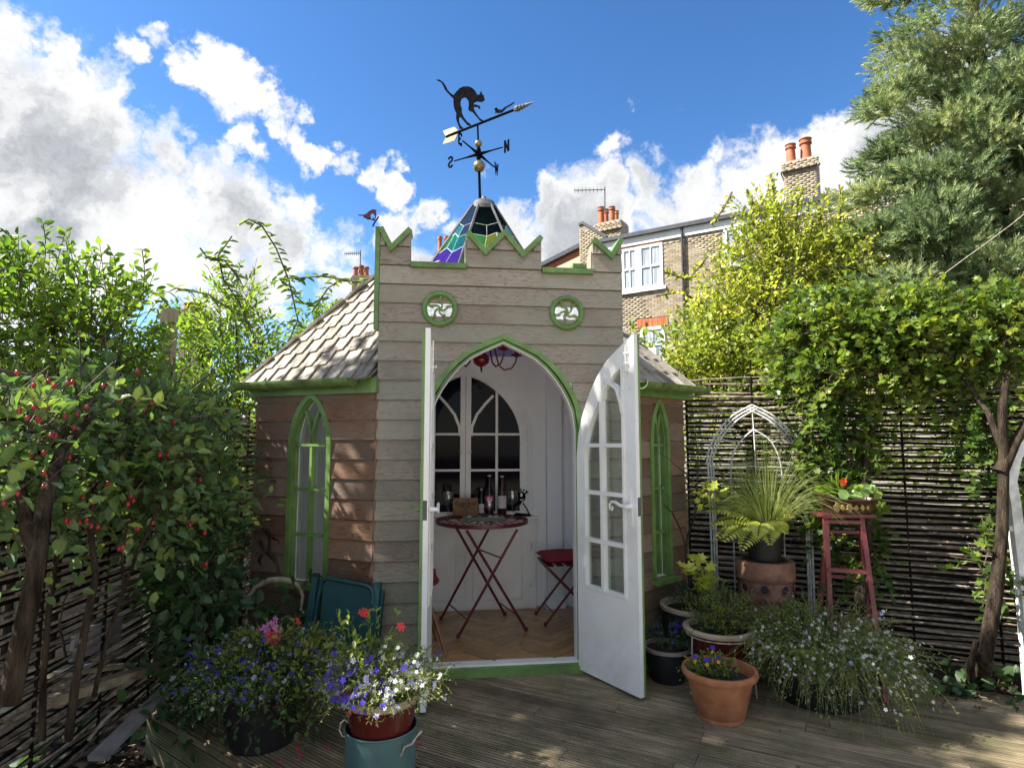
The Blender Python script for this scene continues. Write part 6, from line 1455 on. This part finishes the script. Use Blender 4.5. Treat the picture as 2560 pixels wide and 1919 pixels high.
# terracotta pot with violas
tcn = P3(1805, 1812); tcn.y += .10; tcn.x = at(1799, 1700, tcn.y).x; tr_ = 86/FPX*(tcn.y-.0); tz = at(1800, 1668, tcn.y).z
tp_ = pot('terracotta_pot', 'plain orange terracotta pot with yellow and violet violas at the front right', tcn, [(tr_*.60,0),(tr_*.62,.012),(tr_*.61,.022),(tr_*.66,.03),(tr_*.88,tz*.78),(tr_*.90,tz*.84),(tr_*1.0,tz*.87),(tr_*1.03,tz*.93),(tr_*1.0,tz),(tr_*.92,tz),(tr_*.86,tz*.9),(tr_*.82,tz*.7)], M['terra'], soil=(tr_*.8, tz*.80), n=48)
vi = thing('viola_plant', 'small violas with purple and yellow faces in the terracotta pot', 'flowers', (tcn.x, tcn.y, tz*.8))
foliage(vi, [(tcn.x-.05, tcn.y, tz-.01, .11,.08,.035)], 90, 6, .07, .020, .6, M['lf_shrub'], up=.8, droop=.2, twig=M['twig'])
VP = [(1737,1645),(1781,1622),(1796,1647),(1768,1653)]
flowers(vi, [np.array(list(at(x, y-4, tcn.y-.05))) for x, y in VP for _ in (0,1)], .016, M['fl_blue'], 'violet_petals', (0,-1,.3)); flowers(vi, [np.array(list(at(x, y+7, tcn.y-.058))) for x, y in VP], .012, M['fl_yellow'], 'yellow_petals', (0,-1,.3))
# maroon pot on wire stand
mc = P3(1800, 1760); mc.y += .22; mr_ = 80/FPX*mc.y; mz = at(1797, 1563, mc.y).z
mc.x = at(1797, 1563, mc.y).x
ws = thing('wire_plant_stand', 'thin rusty wire stand carrying the maroon pot behind the terracotta one', 'plant stand', (mc.x, mc.y, 0)); zs_ = mz-.045
mb = MB(); mb.tube([(mc.x+mr_*.97*math.cos(a), mc.y+mr_*.97*math.sin(a), zs_) for a in [i*math.tau/40 for i in range(41)]], .005, 6); mb.build('ring', M['rust'], ws, smooth=60)
for a in (200, 320, 80): 
    a = R(a); mb = MB(); mb.tube([(mc.x+mr_*.97*math.cos(a), mc.y+mr_*.97*math.sin(a), zs_), (mc.x+mr_*1.05*math.cos(a), mc.y+mr_*1.05*math.sin(a), .0)], .0055, 6); mb.build('leg', M['rust'], ws, smooth=60)
mb = MB(); mb.tube([(mc.x+mr_*.80*math.cos(a), mc.y+mr_*.80*math.sin(a), .10) for a in [i*math.tau/40 for i in range(41)]], .004, 6); mb.build('ring', M['rust'], ws, smooth=60)
hb = .102; mh = mz-hb; c = Vector((mc.x, mc.y, hb))
pot('glazed_pot', 'maroon glazed pot with a broad cream rim resting in the wire stand', c, [(mr_*.62,0),(mr_*.72,mh*.25),(mr_*.82,mh*.6),(mr_*.86,mh*.86),(mr_*1.04,mh*.90),(mr_*1.06,mh*.97),(mr_*.99,mh),(mr_*.88,mh*.985),(mr_*.84,mh*.9)], M['maroonglaze'], M['cream'], 3, (mr_*.85, mh*.86), n=48)
gp_ = thing('leafy_herb', 'bushy bright green herb growing in the maroon pot on the stand', 'plant', c); foliage(gp_, [(mc.x+.02, mc.y, mz+.05, mr_*.75,mr_*.6,.10)], 190, 9, .11, .022, .30, M['lf_shrub'], up=1.1, droop=.2, twig=M['twig'])
# big dark glazed pot with maple sapling
gc = at(1740, 1508, 4.22); gr_ = .235; gz = gc.z; gb = Vector((gc.x, gc.y, 0))
pot('glazed_pot', 'tall dark glazed pot with a pale rim in the corner by the right wall', gb, [(gr_*.6,0),(gr_*.85,gz*.3),(gr_*.95,gz*.65),(gr_*.88,gz*.9),(gr_*1.02,gz*.93),(gr_*1.03,gz*.985),(gr_*.98,gz),(gr_*.90,gz*.99),(gr_*.86,gz*.9)], M['blackpl'], M['cream'], 3, (gr_*.86, gz*.9), n=44)
ms_ = thing('maple_sapling', 'bare stemmed maple sapling with a few yellow leaves in the corner pot', 'sapling', gb)
sp = lambda *q: [at(x, y, gb.y-.05) for x, y in q]
for L_, r in ((sp((1728,1510),(1724,1440),(1716,1380),(1722,1330),(1736,1290),(1742,1220),(1746,1150),(1738,1080)), [.013,.012,.011,.009,.007,.006,.005,.002]), (sp((1716,1370),(1700,1320),(1680,1280),(1660,1262)), [.006,.005,.004,.002]), (sp((1736,1205),(1710,1180),(1670,1145),(1640,1127)), [.004,.003,.002,.001]), (sp((1742,1160),(1748,1110),(1738,1080),(1728,1072)), [.003,.002,.002,.001]), (sp((1746,1250),(1752,1225),(1765,1215)), [.003,.002,.001])):
    mb = MB(); mb.tube(L_, r, 7); mb.build('stem', M['bark'], ms_, smooth=70)
foliage(ms_, [tuple(at(1745,1425,gb.y-.15))+(.06,.05,.05), tuple(at(1760,1440,gb.y-.15))+(.05,.05,.04)], 16, 3, .07, .075, 1.0, M['fern'], tmpl=LOBE, up=.2, twig=M['twig'], name='foliage')
foliage(ms_, [tuple(at(1755,1225,gb.y-.1))+(.07,.03,.02), tuple(at(1785,1230,gb.y-.1))+(.06,.03,.02)], 9, 3, .07, .060, .9, M['fern'], tmpl=LOBE, up=.1)
foliage(ms_, [(gb.x+.03, gb.y-.06, gz+.05, .17,.12,.05)], 70, 6, .10, .035, .40, M['lf_dark'], up=.7, twig=M['twig'], name='underplanting')
# low dark pot with blue flowers behind the door
lc = at(1668, 1612, 3.98); lz = lc.z; lb = Vector((lc.x, lc.y, 0)); lr = .145
pot('low_pot', 'low dark blue glazed pot in the shadow behind the right door', lb, [(lr*.7,0),(lr*.92,lz*.5),(lr*.95,lz*.85),(lr*1.05,lz*.9),(lr*1.06,lz),(lr*.95,lz),(lr*.9,lz*.8)], M['blackpl'], M['pinkgrey'], 3, (lr*.9, lz*.85))
lf = thing('lobelia', 'few dark blue flowers in the low pot behind the right door', 'flowers', lb); Q = strands(lf, (lb.x, lb.y, lz), lr*.7, 60, .2, M['lf_dark'], droop=.5, up=1.5, leafm=M['lf_dark'], lsz=.016); flowers(lf, pick(Q, 34, .5, 1), .012, M['fl_blue'])
# broad bowl with cascading white lobelia
wc_ = P3(2060, 1800); wc_.y += .30; wr = .33; wz = .28; wc_.x = at(2045, 1650, wc_.y).x
pot('broad_planter', 'broad round planter with a clay rim under the cascade of white flowers', wc_, [(wr*.7,0),(wr*.86,wz*.5),(wr*.96,wz*.9),(wr*1.05,wz*.92),(wr*1.06,wz),(wr*.96,wz),(wr*.92,wz*.8)], M['blackpl'], M['oldclay'], 3, (wr*.93, wz*.9), n=48)
wl = thing('white_lobelia', 'cascading lobelia with tiny white flowers spilling from the broad planter', 'flowers', wc_)
Q = strands(wl, (wc_.x-.0, wc_.y-.06, wz), wr*.88, 950, .36, M['lf_lob'], droop=1.75, up=.95, leafm=M['lf_lob'], lsz=.016, w=.0024, seg=8, out=.85)
Q3 = strands(wl, (wc_.x+.02, wc_.y-.16, wz+.01), wr*.80, 420, .35, M['lf_lob'], droop=3.2, up=.25, leafm=M['lf_lob'], lsz=.014, w=.0022, seg=8, out=.9, name='hanging_stems')
Q = Q+Q3
flowers(wl, pick(Q, 720, .25, 1), .0105, M['fl_white'], 'white_flowers'); flowers(wl, pick(Q, 100, .4, 1), .0100, M['fl_lilac'], 'lilac_flowers'); flowers(wl, [np.array(list(at(x, y, wc_.y-.1))) for x, y in ((2188,1622),(2174,1638))], .013, M['fl_blue'], 'violet_flowers')
flowers(wl, [np.array(list(at(x, y, wc_.y))) for x, y in ((2092,1566),(2098,1572),(2088,1574),(2096,1562))], .014, M['fl_pink'], 'pink_flowers')
foliage(wl, [(wc_.x-.22, wc_.y-.05, wz+.10, .14,.12,.11), (wc_.x-.05, wc_.y+.1, wz+.12,.15,.12,.07)], 130, 8, .10, .020, .45, M['lf_shrub'], up=.9, twig=M['twig'])
ro = at(2028, 1662, wc_.y-.32); foliage(wl, [(ro.x, ro.y, ro.z, .05,.04,.05)], 26, 5, .04, .035, .8, M['lf_hedge'], up=.4, name='rosette')
# clay chimney pot used as a pedestal, black pot, grass and fern
cz = at(1912, 1400, 4.22); cb = Vector((cz.x, 4.22, 0)); cr2 = 66/FPX*4.22
cpz = lambda y: at(1912, y, 4.22).z
pd = thing('chimney_pot_pedestal', 'old clay chimney pot with round holes used as a plant pedestal', 'chimney pot', cb)
prof = [(cr2*.86,0),(cr2*.86,cpz(1500)),(cr2*.88,cpz(1496)),(cr2*.95,cpz(1490)),(cr2*.96,cpz(1480)),(cr2*.92,cpz(1474)),(cr2*.93,cpz(1447)),(cr2*1.03,cpz(1440)),(cr2*1.04,cpz(1432)),(cr2*1.02,cpz(1402)),(cr2*.97,cpz(1397)),(cr2*.8,cpz(1397)),(cr2*.78,cpz(1410))]
mb = MB(); mb.lathe(cb, prof, 40, wob=.008); mb.build('clay_body', M['oldclay'], pd, smooth=40)
for a in range(8):
    th = R(a*45+20); d = Vector((math.cos(th), math.sin(th), 0)); q = cb+d*cr2*.915+Vector((0,0,cpz(1461))); mb = MB(); mb.lathe(q, [(.024,.0),(.024,.008)], 14, ax=d); mb.build('vent_hole', M['dark'], pd); mb = MB(); mb.lathe(q, [(.026,.006),(.031,.012),(.036,.006)], 16, ax=d); mb.f = mb.f[:-2]; mb.build('hole_lip', M['oldclay'], pd, smooth=60)
bz1 = cpz(1397); bh = .22; bcn = Vector((cb.x, cb.y, bz1)); bpz = bz1+bh
pot('nursery_pot', 'plain black plastic pot standing on the clay pedestal', bcn, [(.10,0),(.135,bh),(.142,bh),(.142,bh-.02),(.125,bh-.01)], M['blackpl'], soil=(.12, bh-.02))
og = thing('ornamental_grass', 'fountain of fine ornamental grass above the black pot on the pedestal', 'grass', (cb.x, cb.y, bpz))
GP = []; GA = []; GS = []; n = 620
ph = rng.random(n)*math.tau; rr_ = rng.random(n)**.6; base_ = np.array([cb.x+.03, cb.y, bpz])+np.stack([.08*rr_*np.cos(ph), .08*rr_*np.sin(ph), np.zeros(n)], 1)
d = np.stack([np.cos(ph)*rr_*.9, np.sin(ph)*rr_*.9, 1.45-.6*rr_], 1); d = unit(d); L = .56*(.6+.5*rng.random(n)); sg = 6; p = base_.copy(); tn = rng.random(n)
for k in range(sg):
    d2 = unit(d+np.array([0,0,-1.0])*(rr_*1.15*(k/sg)**1.6)[:, None]*1.6); GP.append(p.copy()); GA.append(d2); w_ = .0042*(1-k/sg*.8); GS.append(np.stack([L/sg*1.1, np.full(n, w_), np.full(n, w_)], 1)); p = p+d2*(L/sg)[:, None]
scatter('grass_blades', *PRISM, np.concatenate(GP), np.concatenate(GA), rng.normal(size=(n*sg,3)), np.concatenate(GS), M['grass'], og, np.tile(tn, sg), kind='stuff')
fe = thing('fern', 'yellow green fern with drooping fronds in front of the ornamental grass', 'fern', (cb.x-.06, cb.y-.08, bpz))
for i, (ex, ey, dy) in enumerate(((1790,1345,-.12),(1855,1372,-.30),(1925,1358,-.30),(1782,1310,-.05),(1810,1390-40,-.22),(1965,1330,-.22),(1835,1262,.02),(1895,1340,-.34),(1775,1275,.0),(1985,1290,-.1),(1950,1262,.0))):
    a = Vector((cb.x-.02, cb.y-.05, bpz+.0)); b = at(ex, ey, cb.y+dy); mid = a.lerp(b, .5)+Vector((0,0,.10)); P = [a.lerp(mid, t_).lerp(mid.lerp(b, t_), t_) for t_ in [k/16 for k in range(17)]]
    mb = MB(); mb.tube(P, .003, 4); fr_ = mb.build('frond', M['twig'], fe); q = []; Aq = []; Sq = []
    for k in range(2, 17):
        T_ = (P[k]-P[k-1]).normalized(); S_ = T_.cross(Vector((0,-.3,1))).normalized(); l = .085*math.sin(math.pi*min(1, (k+2.5)/19))+.012
        for s_ in (-1, 1): q.append(list(P[k])); Aq.append(list(S_*s_+T_*.35-Vector((0,0,.15)))); Sq.append((l, .024, l))
    scatter('leaflets', *LEAF, q, Aq, np.tile([0,-.5,1.], (len(q), 1)), np.array(Sq), M['fern'], fr_)
# red step stand, with a decorated bowl
Yl = 4.0; rs = thing('step_stand', 'worn red painted step ladder used as a plant stand', 'step ladder', at(2115, 1450, Yl))
lg = [(at(2062,1293,Yl), at(2042,1610,Yl-.12), (2056,1570)), (at(2148,1288,Yl-.05), at(2186,1612,Yl-.25), None)]
fl = [Vector((at(2050,1500,Yl).x-.02, Yl-.16, 0)), Vector((at(2190,1600,Yl-.3).x, Yl-.36, 0)), Vector((at(2070,1500,Yl).x, Yl+.22, 0)), Vector((at(2190,1500,Yl).x, Yl+.1, 0))]
tp4 = [at(2063,1290,Yl-.02), at(2152,1284,Yl-.06), at(2070,1292,Yl+.06), at(2150,1290,Yl+.04)]
zt_ = tp4[0].z
for f, t_ in zip(fl, tp4): mb = MB(); mb.beam(f, Vector((t_.x, t_.y, zt_)), .030, .022, up=(0,1,0)); mb.build('leg', M['redpaint'], rs)
for q in (.40, .68, .97):
    a = fl[0].lerp(Vector((tp4[0].x, tp4[0].y, zt_)), q); b = fl[1].lerp(Vector((tp4[1].x, tp4[1].y, zt_)), q); mb = MB(); mb.beam(a, b, .045, .022); mb.build('step', M['redpaint'], rs)
    a = fl[2].lerp(Vector((tp4[2].x, tp4[2].y, zt_)), q-.08); b = fl[3].lerp(Vector((tp4[3].x, tp4[3].y, zt_)), q-.08); mb = MB(); mb.beam(a, b, .02, .02); mb.build('brace', M['redpaint'], rs)
mb = MB(); a = (tp4[0]+tp4[1]+tp4[2]+tp4[3])/4; mb.box((a.x, a.y, zt_+.008), (1,0,0), (0,1,0), (0,0,1), .16, .09, .010); mb.build('top_board', M['redpaint'], rs)
oc = Vector((at(2118,1280,Yl).x, Yl, zt_+.018)); ohz = at(2118,1246,Yl).z-oc.z; M['bowlglaze'] = pm('dark_brown_glaze', (.035,.018,.010), (.09,.045,.022), 10, .25); M['ochre'] = pm('ochre_relief', (.26,.17,.05), (.36,.25,.09), 14, .4)
ob_ = thing('decorated_bowl', 'oval dark brown bowl with ochre leaf decoration on the red step stand', 'plant pot', oc)
mb = MB(); mb.lathe((0,0,0), [(.14,0),(.17,ohz*.5),(.195,ohz*.9),(.215,ohz*.97),(.215,ohz*1.03),(.195,ohz*1.03),(.18,ohz*.8)], 40); mb.v = [(oc.x+x*1.02, oc.y+y*.62, oc.z+z+.035*max(0,-x/.21)**2*(z/ohz)) for x, y, z in mb.v]; mb.build('bowl_body', M['bowlglaze'], ob_, smooth=45)
for k, (a, s_) in enumerate(((-128,1.3),(-117,.8),(-104,1.2),(-92,.7),(-80,.8),(-68,.6))):
    a = R(a); zz = ohz*.5; c = Vector((oc.x+.186*1.02*math.cos(a), oc.y+.186*.62*math.sin(a)-.004, oc.z+zz)); fr = Frame(c, (1,.15,0)); mb = MB()
    mb.poly(fr, [(.018*s_*math.cos(t_)*(1+.35*math.sin(5*t_+k)), .020*s_*math.sin(t_)*(1+.3*math.cos(4*t_))) for t_ in [i*math.tau/14 for i in range(14)]], -.004, .005); mb.build('relief_leaf', M['ochre'], ob_)
mb = MB(); mb.lathe((0,0,0), [(.18,ohz*.86),(.18,ohz*.9),(.002,ohz*.95)], 24); mb.v = [(oc.x+x*1.0, oc.y+y*.6, oc.z+z) for x, y, z in mb.v]; mb.build('soil', M['soilpot'], ob_)
na = thing('nasturtium', 'nasturtium with one orange flower and round pale leaves in the brown bowl', 'flowers', (oc.x, oc.y, oc.z+ohz))
DISC = ([(0,0,-.10)]+[(math.cos(a)*(1 if i % 2 else .9), math.sin(a)*(1 if i % 2 else .9), .06*math.cos(a*3)) for i, a in enumerate([i*math.tau/12 for i in range(12)])], [(0, 1+i, 1+(i+1) % 12) for i in range(12)])
M['nast'] = leaf_mat('pale_round_leaf', [(.13,.22,.06), (.22,.33,.10), (.36,.40,.12)], .4, .45)
n = 46; P = np.array([list(at(2102+98*u_, 1222+26*v_-10*math.sin(u_*3), Yl-.10+.12*w_)) for u_, v_, w_ in rng.random((n, 3))]); scatter('round_leaves', *DISC, P, rng.normal(size=(n,3)), rng.normal(size=(n,3))*.35+[0,-.75,.75], .027*(.6+.7*rng.random(n)), M['nast'], na, kind='stuff')
n = 40; P = np.array([list(at(2085+20*u_, 1238, Yl)) for u_ in rng.random(n)]); A = np.stack([-1.4*rng.random(n)+.2, rng.normal(size=n)*.3, .7*rng.random(n)+.15], 1); scatter('strap_leaves', *LEAF, P, A, rng.normal(size=(n,3))*.3+[0,-.6,.6], np.stack([.16*(.6+.6*rng.random(n)), np.full(n,.010), np.full(n,.12)], 1), M['lf_shrub'], na, kind='stuff')
PETAL = ([(0,0,0),(.45,-.38,.10),(1,-.30,.06),(1.05,.30,.06),(.45,.38,.10)], [(0,1,2,3,4)])
fc = at(2107, 1204, Yl-.12)
for k in range(5):
    a = k*math.tau/5+.3; A = [math.cos(a), -.1, math.sin(a)]; scatter('petal', *PETAL, [list(fc)], [A], [[0,-1,.1]], np.array([[.026,.030,.026]]), M['fl_orange'], na)
mb = MB(); mb.ball(fc+Vector((0,-.004,0)), .006, 8); mb.build('flower_centre', M['fabric'], na)
# arched metal trellis against the right fence
TRo = P3(1893, 1600); q_ = Vector((q0.x, q0.y, 0)); tu = Vector((-FDIR.x, -FDIR.y, 0)); nf = Vector((tu.y, -tu.x, 0))
TR = Frame(q_+nf*.09, tu); M['galv'] = pm('weathered_galvanised', (.30,.30,.29), (.60,.60,.58), 30, .7, .4, .003)
ar = thing('arched_trellis', 'weathered grey gothic arched trellis leaning on the woven fence', 'trellis', TR.p(TR.uv(1893,1600)[0], 0))
def tw(L_, r, name='bar'):
    mb = MB(); P = [TR.p(*TR.uv(*q)) for q in L_]; S_ = []
    for i in range(len(P)-1):
        p_, a, b, n2 = P[max(0,i-1)], P[i], P[i+1], P[min(len(P)-1, i+2)]
        for k in range(4):
            t_ = k/4; S_.append(.5*((2*a)+(b-p_)*t_+(2*p_-5*a+4*b-n2)*t_*t_+(3*a-p_-3*b+n2)*t_**3))
    S_.append(P[-1]); S_ = [Vector((v.x, v.y, max(0, v.z))) for v in S_]; mb.tube(S_, r, 7); return mb.build(name, M['galv'], ar, smooth=60)
Lb = [(1784,1580),(1780,1400),(1776,1300),(1771,1180),(1768,1140),(1790,1085),(1830,1040),(1880,1012)]; Rb = [(1880,1012),(1935,1040),(1980,1085),(2010,1140),(2022,1200),(2028,1300),(2033,1420),(2038,1580)]
for dx, dy in ((0,0),(7,5),(13,10)):
    tw([(x+dx, y+(dy if i > 3 else 0)) for i, (x, y) in enumerate(Lb)], .0075, 'outer_bar'); tw([(x-dx, y+(dy if i < 4 else 0)) for i, (x, y) in enumerate(Rb)], .0075, 'outer_bar')
tw([(1840,1580),(1836,1400),(1830,1260),(1828,1160),(1845,1110),(1884,1073)], .006); tw([(1884,1073),(1925,1100),(1950,1150),(1957,1220),(1962,1400),(1968,1580)], .006)
tw([(1880,1016),(1886,1100),(1890,1200),(1893,1320),(1896,1580)], .005); tw([(1770,1165),(1890,1165),(2022,1172)], .005); tw([(1793,1094),(1840,1108)], .005); tw([(1983,1088),(1930,1106)], .005)
# white leaning frame at the right edge
M['oldwhite'] = pm('flaking_white_paint', (.42,.42,.40), (.72,.73,.72), 14, .6, .4, .003)
Yw = 3.62; wf_ = thing('white_arched_frame', 'old white painted arched frame leaning behind the maple trunk at the right edge', 'frame', at(2560, 1700, Yw)); EF = Frame(at(2560, 1105, Yw), (1,0,0), None); EF.o.z = 0
Z_ = lambda x, y: EF.uv(x, y)
mb = MB(); mb.band(EF, [Z_(2582,1760), Z_(2562,1500), Z_(2534,1260), Z_(2524,1200), Z_(2536,1140), Z_(2580,1085), Z_(2650,1050)], .060, -.03, .02); mb.build('outer_frame', M['oldwhite'], wf_)
mb = MB(); mb.band(EF, [Z_(2520,1320), Z_(2700,1322)], .03, -.01, .01); mb.band(EF, [Z_(2540,1478), Z_(2700,1480)], .03, -.01, .01); mb.build('cross_bar', M['oldwhite'], wf_)
mb = MB(); mb.rect(EF, Z_(2550,1480)[0], Z_(2700,1480)[0], 0, Z_(2550,1490)[1], -.02, -.012); mb.build('lower_panel', M['lead'], wf_)
# ------------------------------------------------------------------ timber pile and planks on the left
def plank(L_, w, h, m, label, cat='plank', nm='plank', tw_=.0):
    a, b = L_; mb = MB(); mb.beam(a, b, w, h); o = mb.build(nm, m); tag(o, label, cat); return o
plank((at(240,1895,2.75), at(470,1672,3.45)), .075, .024, M['greyplank'], 'weathered grey plank propped diagonally against the deck corner')
plank((at(-60,1808,2.55), at(418,1658,3.55)), .075, .045, M['paleplank'], 'long pale sawn timber lying behind the grey plank')
plank((at(120,1690,2.9), at(318,1662,3.4)), .06, .018, M['paleplank'], 'thin pale batten with nail holes on top of the timber pile')
plank((at(40,1705,2.8), at(300,1645,3.5)), .05, .015, M['greyplank'], 'thin grey batten under the nail holed one in the timber pile')
plank((at(150,1710,3.0), at(330,1690,3.5)), .05, .012, M['paleplank'], 'short pale slat at the bottom of the timber pile')
plank((at(180,1615,3.0), at(300,1572,3.4)), .02, .14, M['greyplank'], 'broad grey board end standing behind the rose canes')
mb = MB(); mb.tube([at(222,1848,2.7), at(260,1800,2.8), at(300,1765,2.9)], .008, 7); o = mb.build('stick', M['post'], smooth=60); tag(o, 'thin pale stick lying beside the grey plank', 'stick')
# leaf litter and low plants
M['litter'] = leaf_mat('dead_leaf', [(.05,.030,.018), (.12,.075,.045), (.22,.17,.11)], .1, .8)
n = 1400; P = np.stack([rng.uniform(-2.3,-.5,n), rng.uniform(1.9,4.0,n), np.full(n,-.225)+rng.random(n)*.02], 1)
o = scatter('leaf_litter', *LEAF, P, rng.normal(size=(n,3))*[1,1,.15], rng.normal(size=(n,3))*.5+[0,0,1], np.stack([.045*(.4+.8*rng.random(n)), np.full(n,.02), np.full(n,.045)], 1), M['litter'], kind='stuff')
n = 420; P = np.stack([rng.uniform(1.6,3.4,n), np.zeros(n), np.zeros(n)], 1); P[:, 1] = 4.45-.41*(P[:, 0]-1.6)-rng.random(n)**1.5*.55; P[:, 2] = .008+rng.random(n)*.012
o = scatter('fallen_leaves', *LEAF, P, rng.normal(size=(n,3))*[1,1,.1], rng.normal(size=(n,3))*.4+[0,0,1], np.stack([.04*(.4+.8*rng.random(n)), np.full(n,.022), np.full(n,.04)], 1), M['litter'], kind='stuff')
n = 60; P = np.stack([rng.uniform(-1.0,2.4,n), rng.uniform(2.7,3.9,n), np.full(n,.006)], 1)
o = scatter('deck_debris', *LEAF, P, rng.normal(size=(n,3))*[1,1,.08], rng.normal(size=(n,3))*.3+[0,0,1], np.stack([.022*(.4+.9*rng.random(n)), np.full(n,.010), np.full(n,.02)], 1), M['litter'], kind='stuff')
for (px, py, k, lab) in ((2360,1722,8,'broad dark green strawberry like leaves on the deck edge left of the maple trunk'), (2490,1745,9,'broad dark leaves creeping over the deck at the foot of the maple trunk'), (170,1895,10,'small ivy leaves on the ground at the lower left corner')):
    c = gnd(px, py, 0 if px > 1000 else -.2); t_ = thing('ground_plant', lab, 'plant', c)
    foliage(t_, [(c.x, c.y, c.z+.05, .16,.10,.04)], k, 4, .10, .075, .85, M['lf_dark'], up=.5, droop=.5, twig=M['twig'], shell=.3)
mb = MB(); mb.tube([at(2340,700,5.6), at(2400,655,5.6), at(2460,612,5.6), at(2530,560,5.6), at(2700,420,5.6)], .004, 5); o = mb.build('washing_line', M['rust']); tag(o, 'thin pale line slanting across the dark inside of the conifer', 'line')
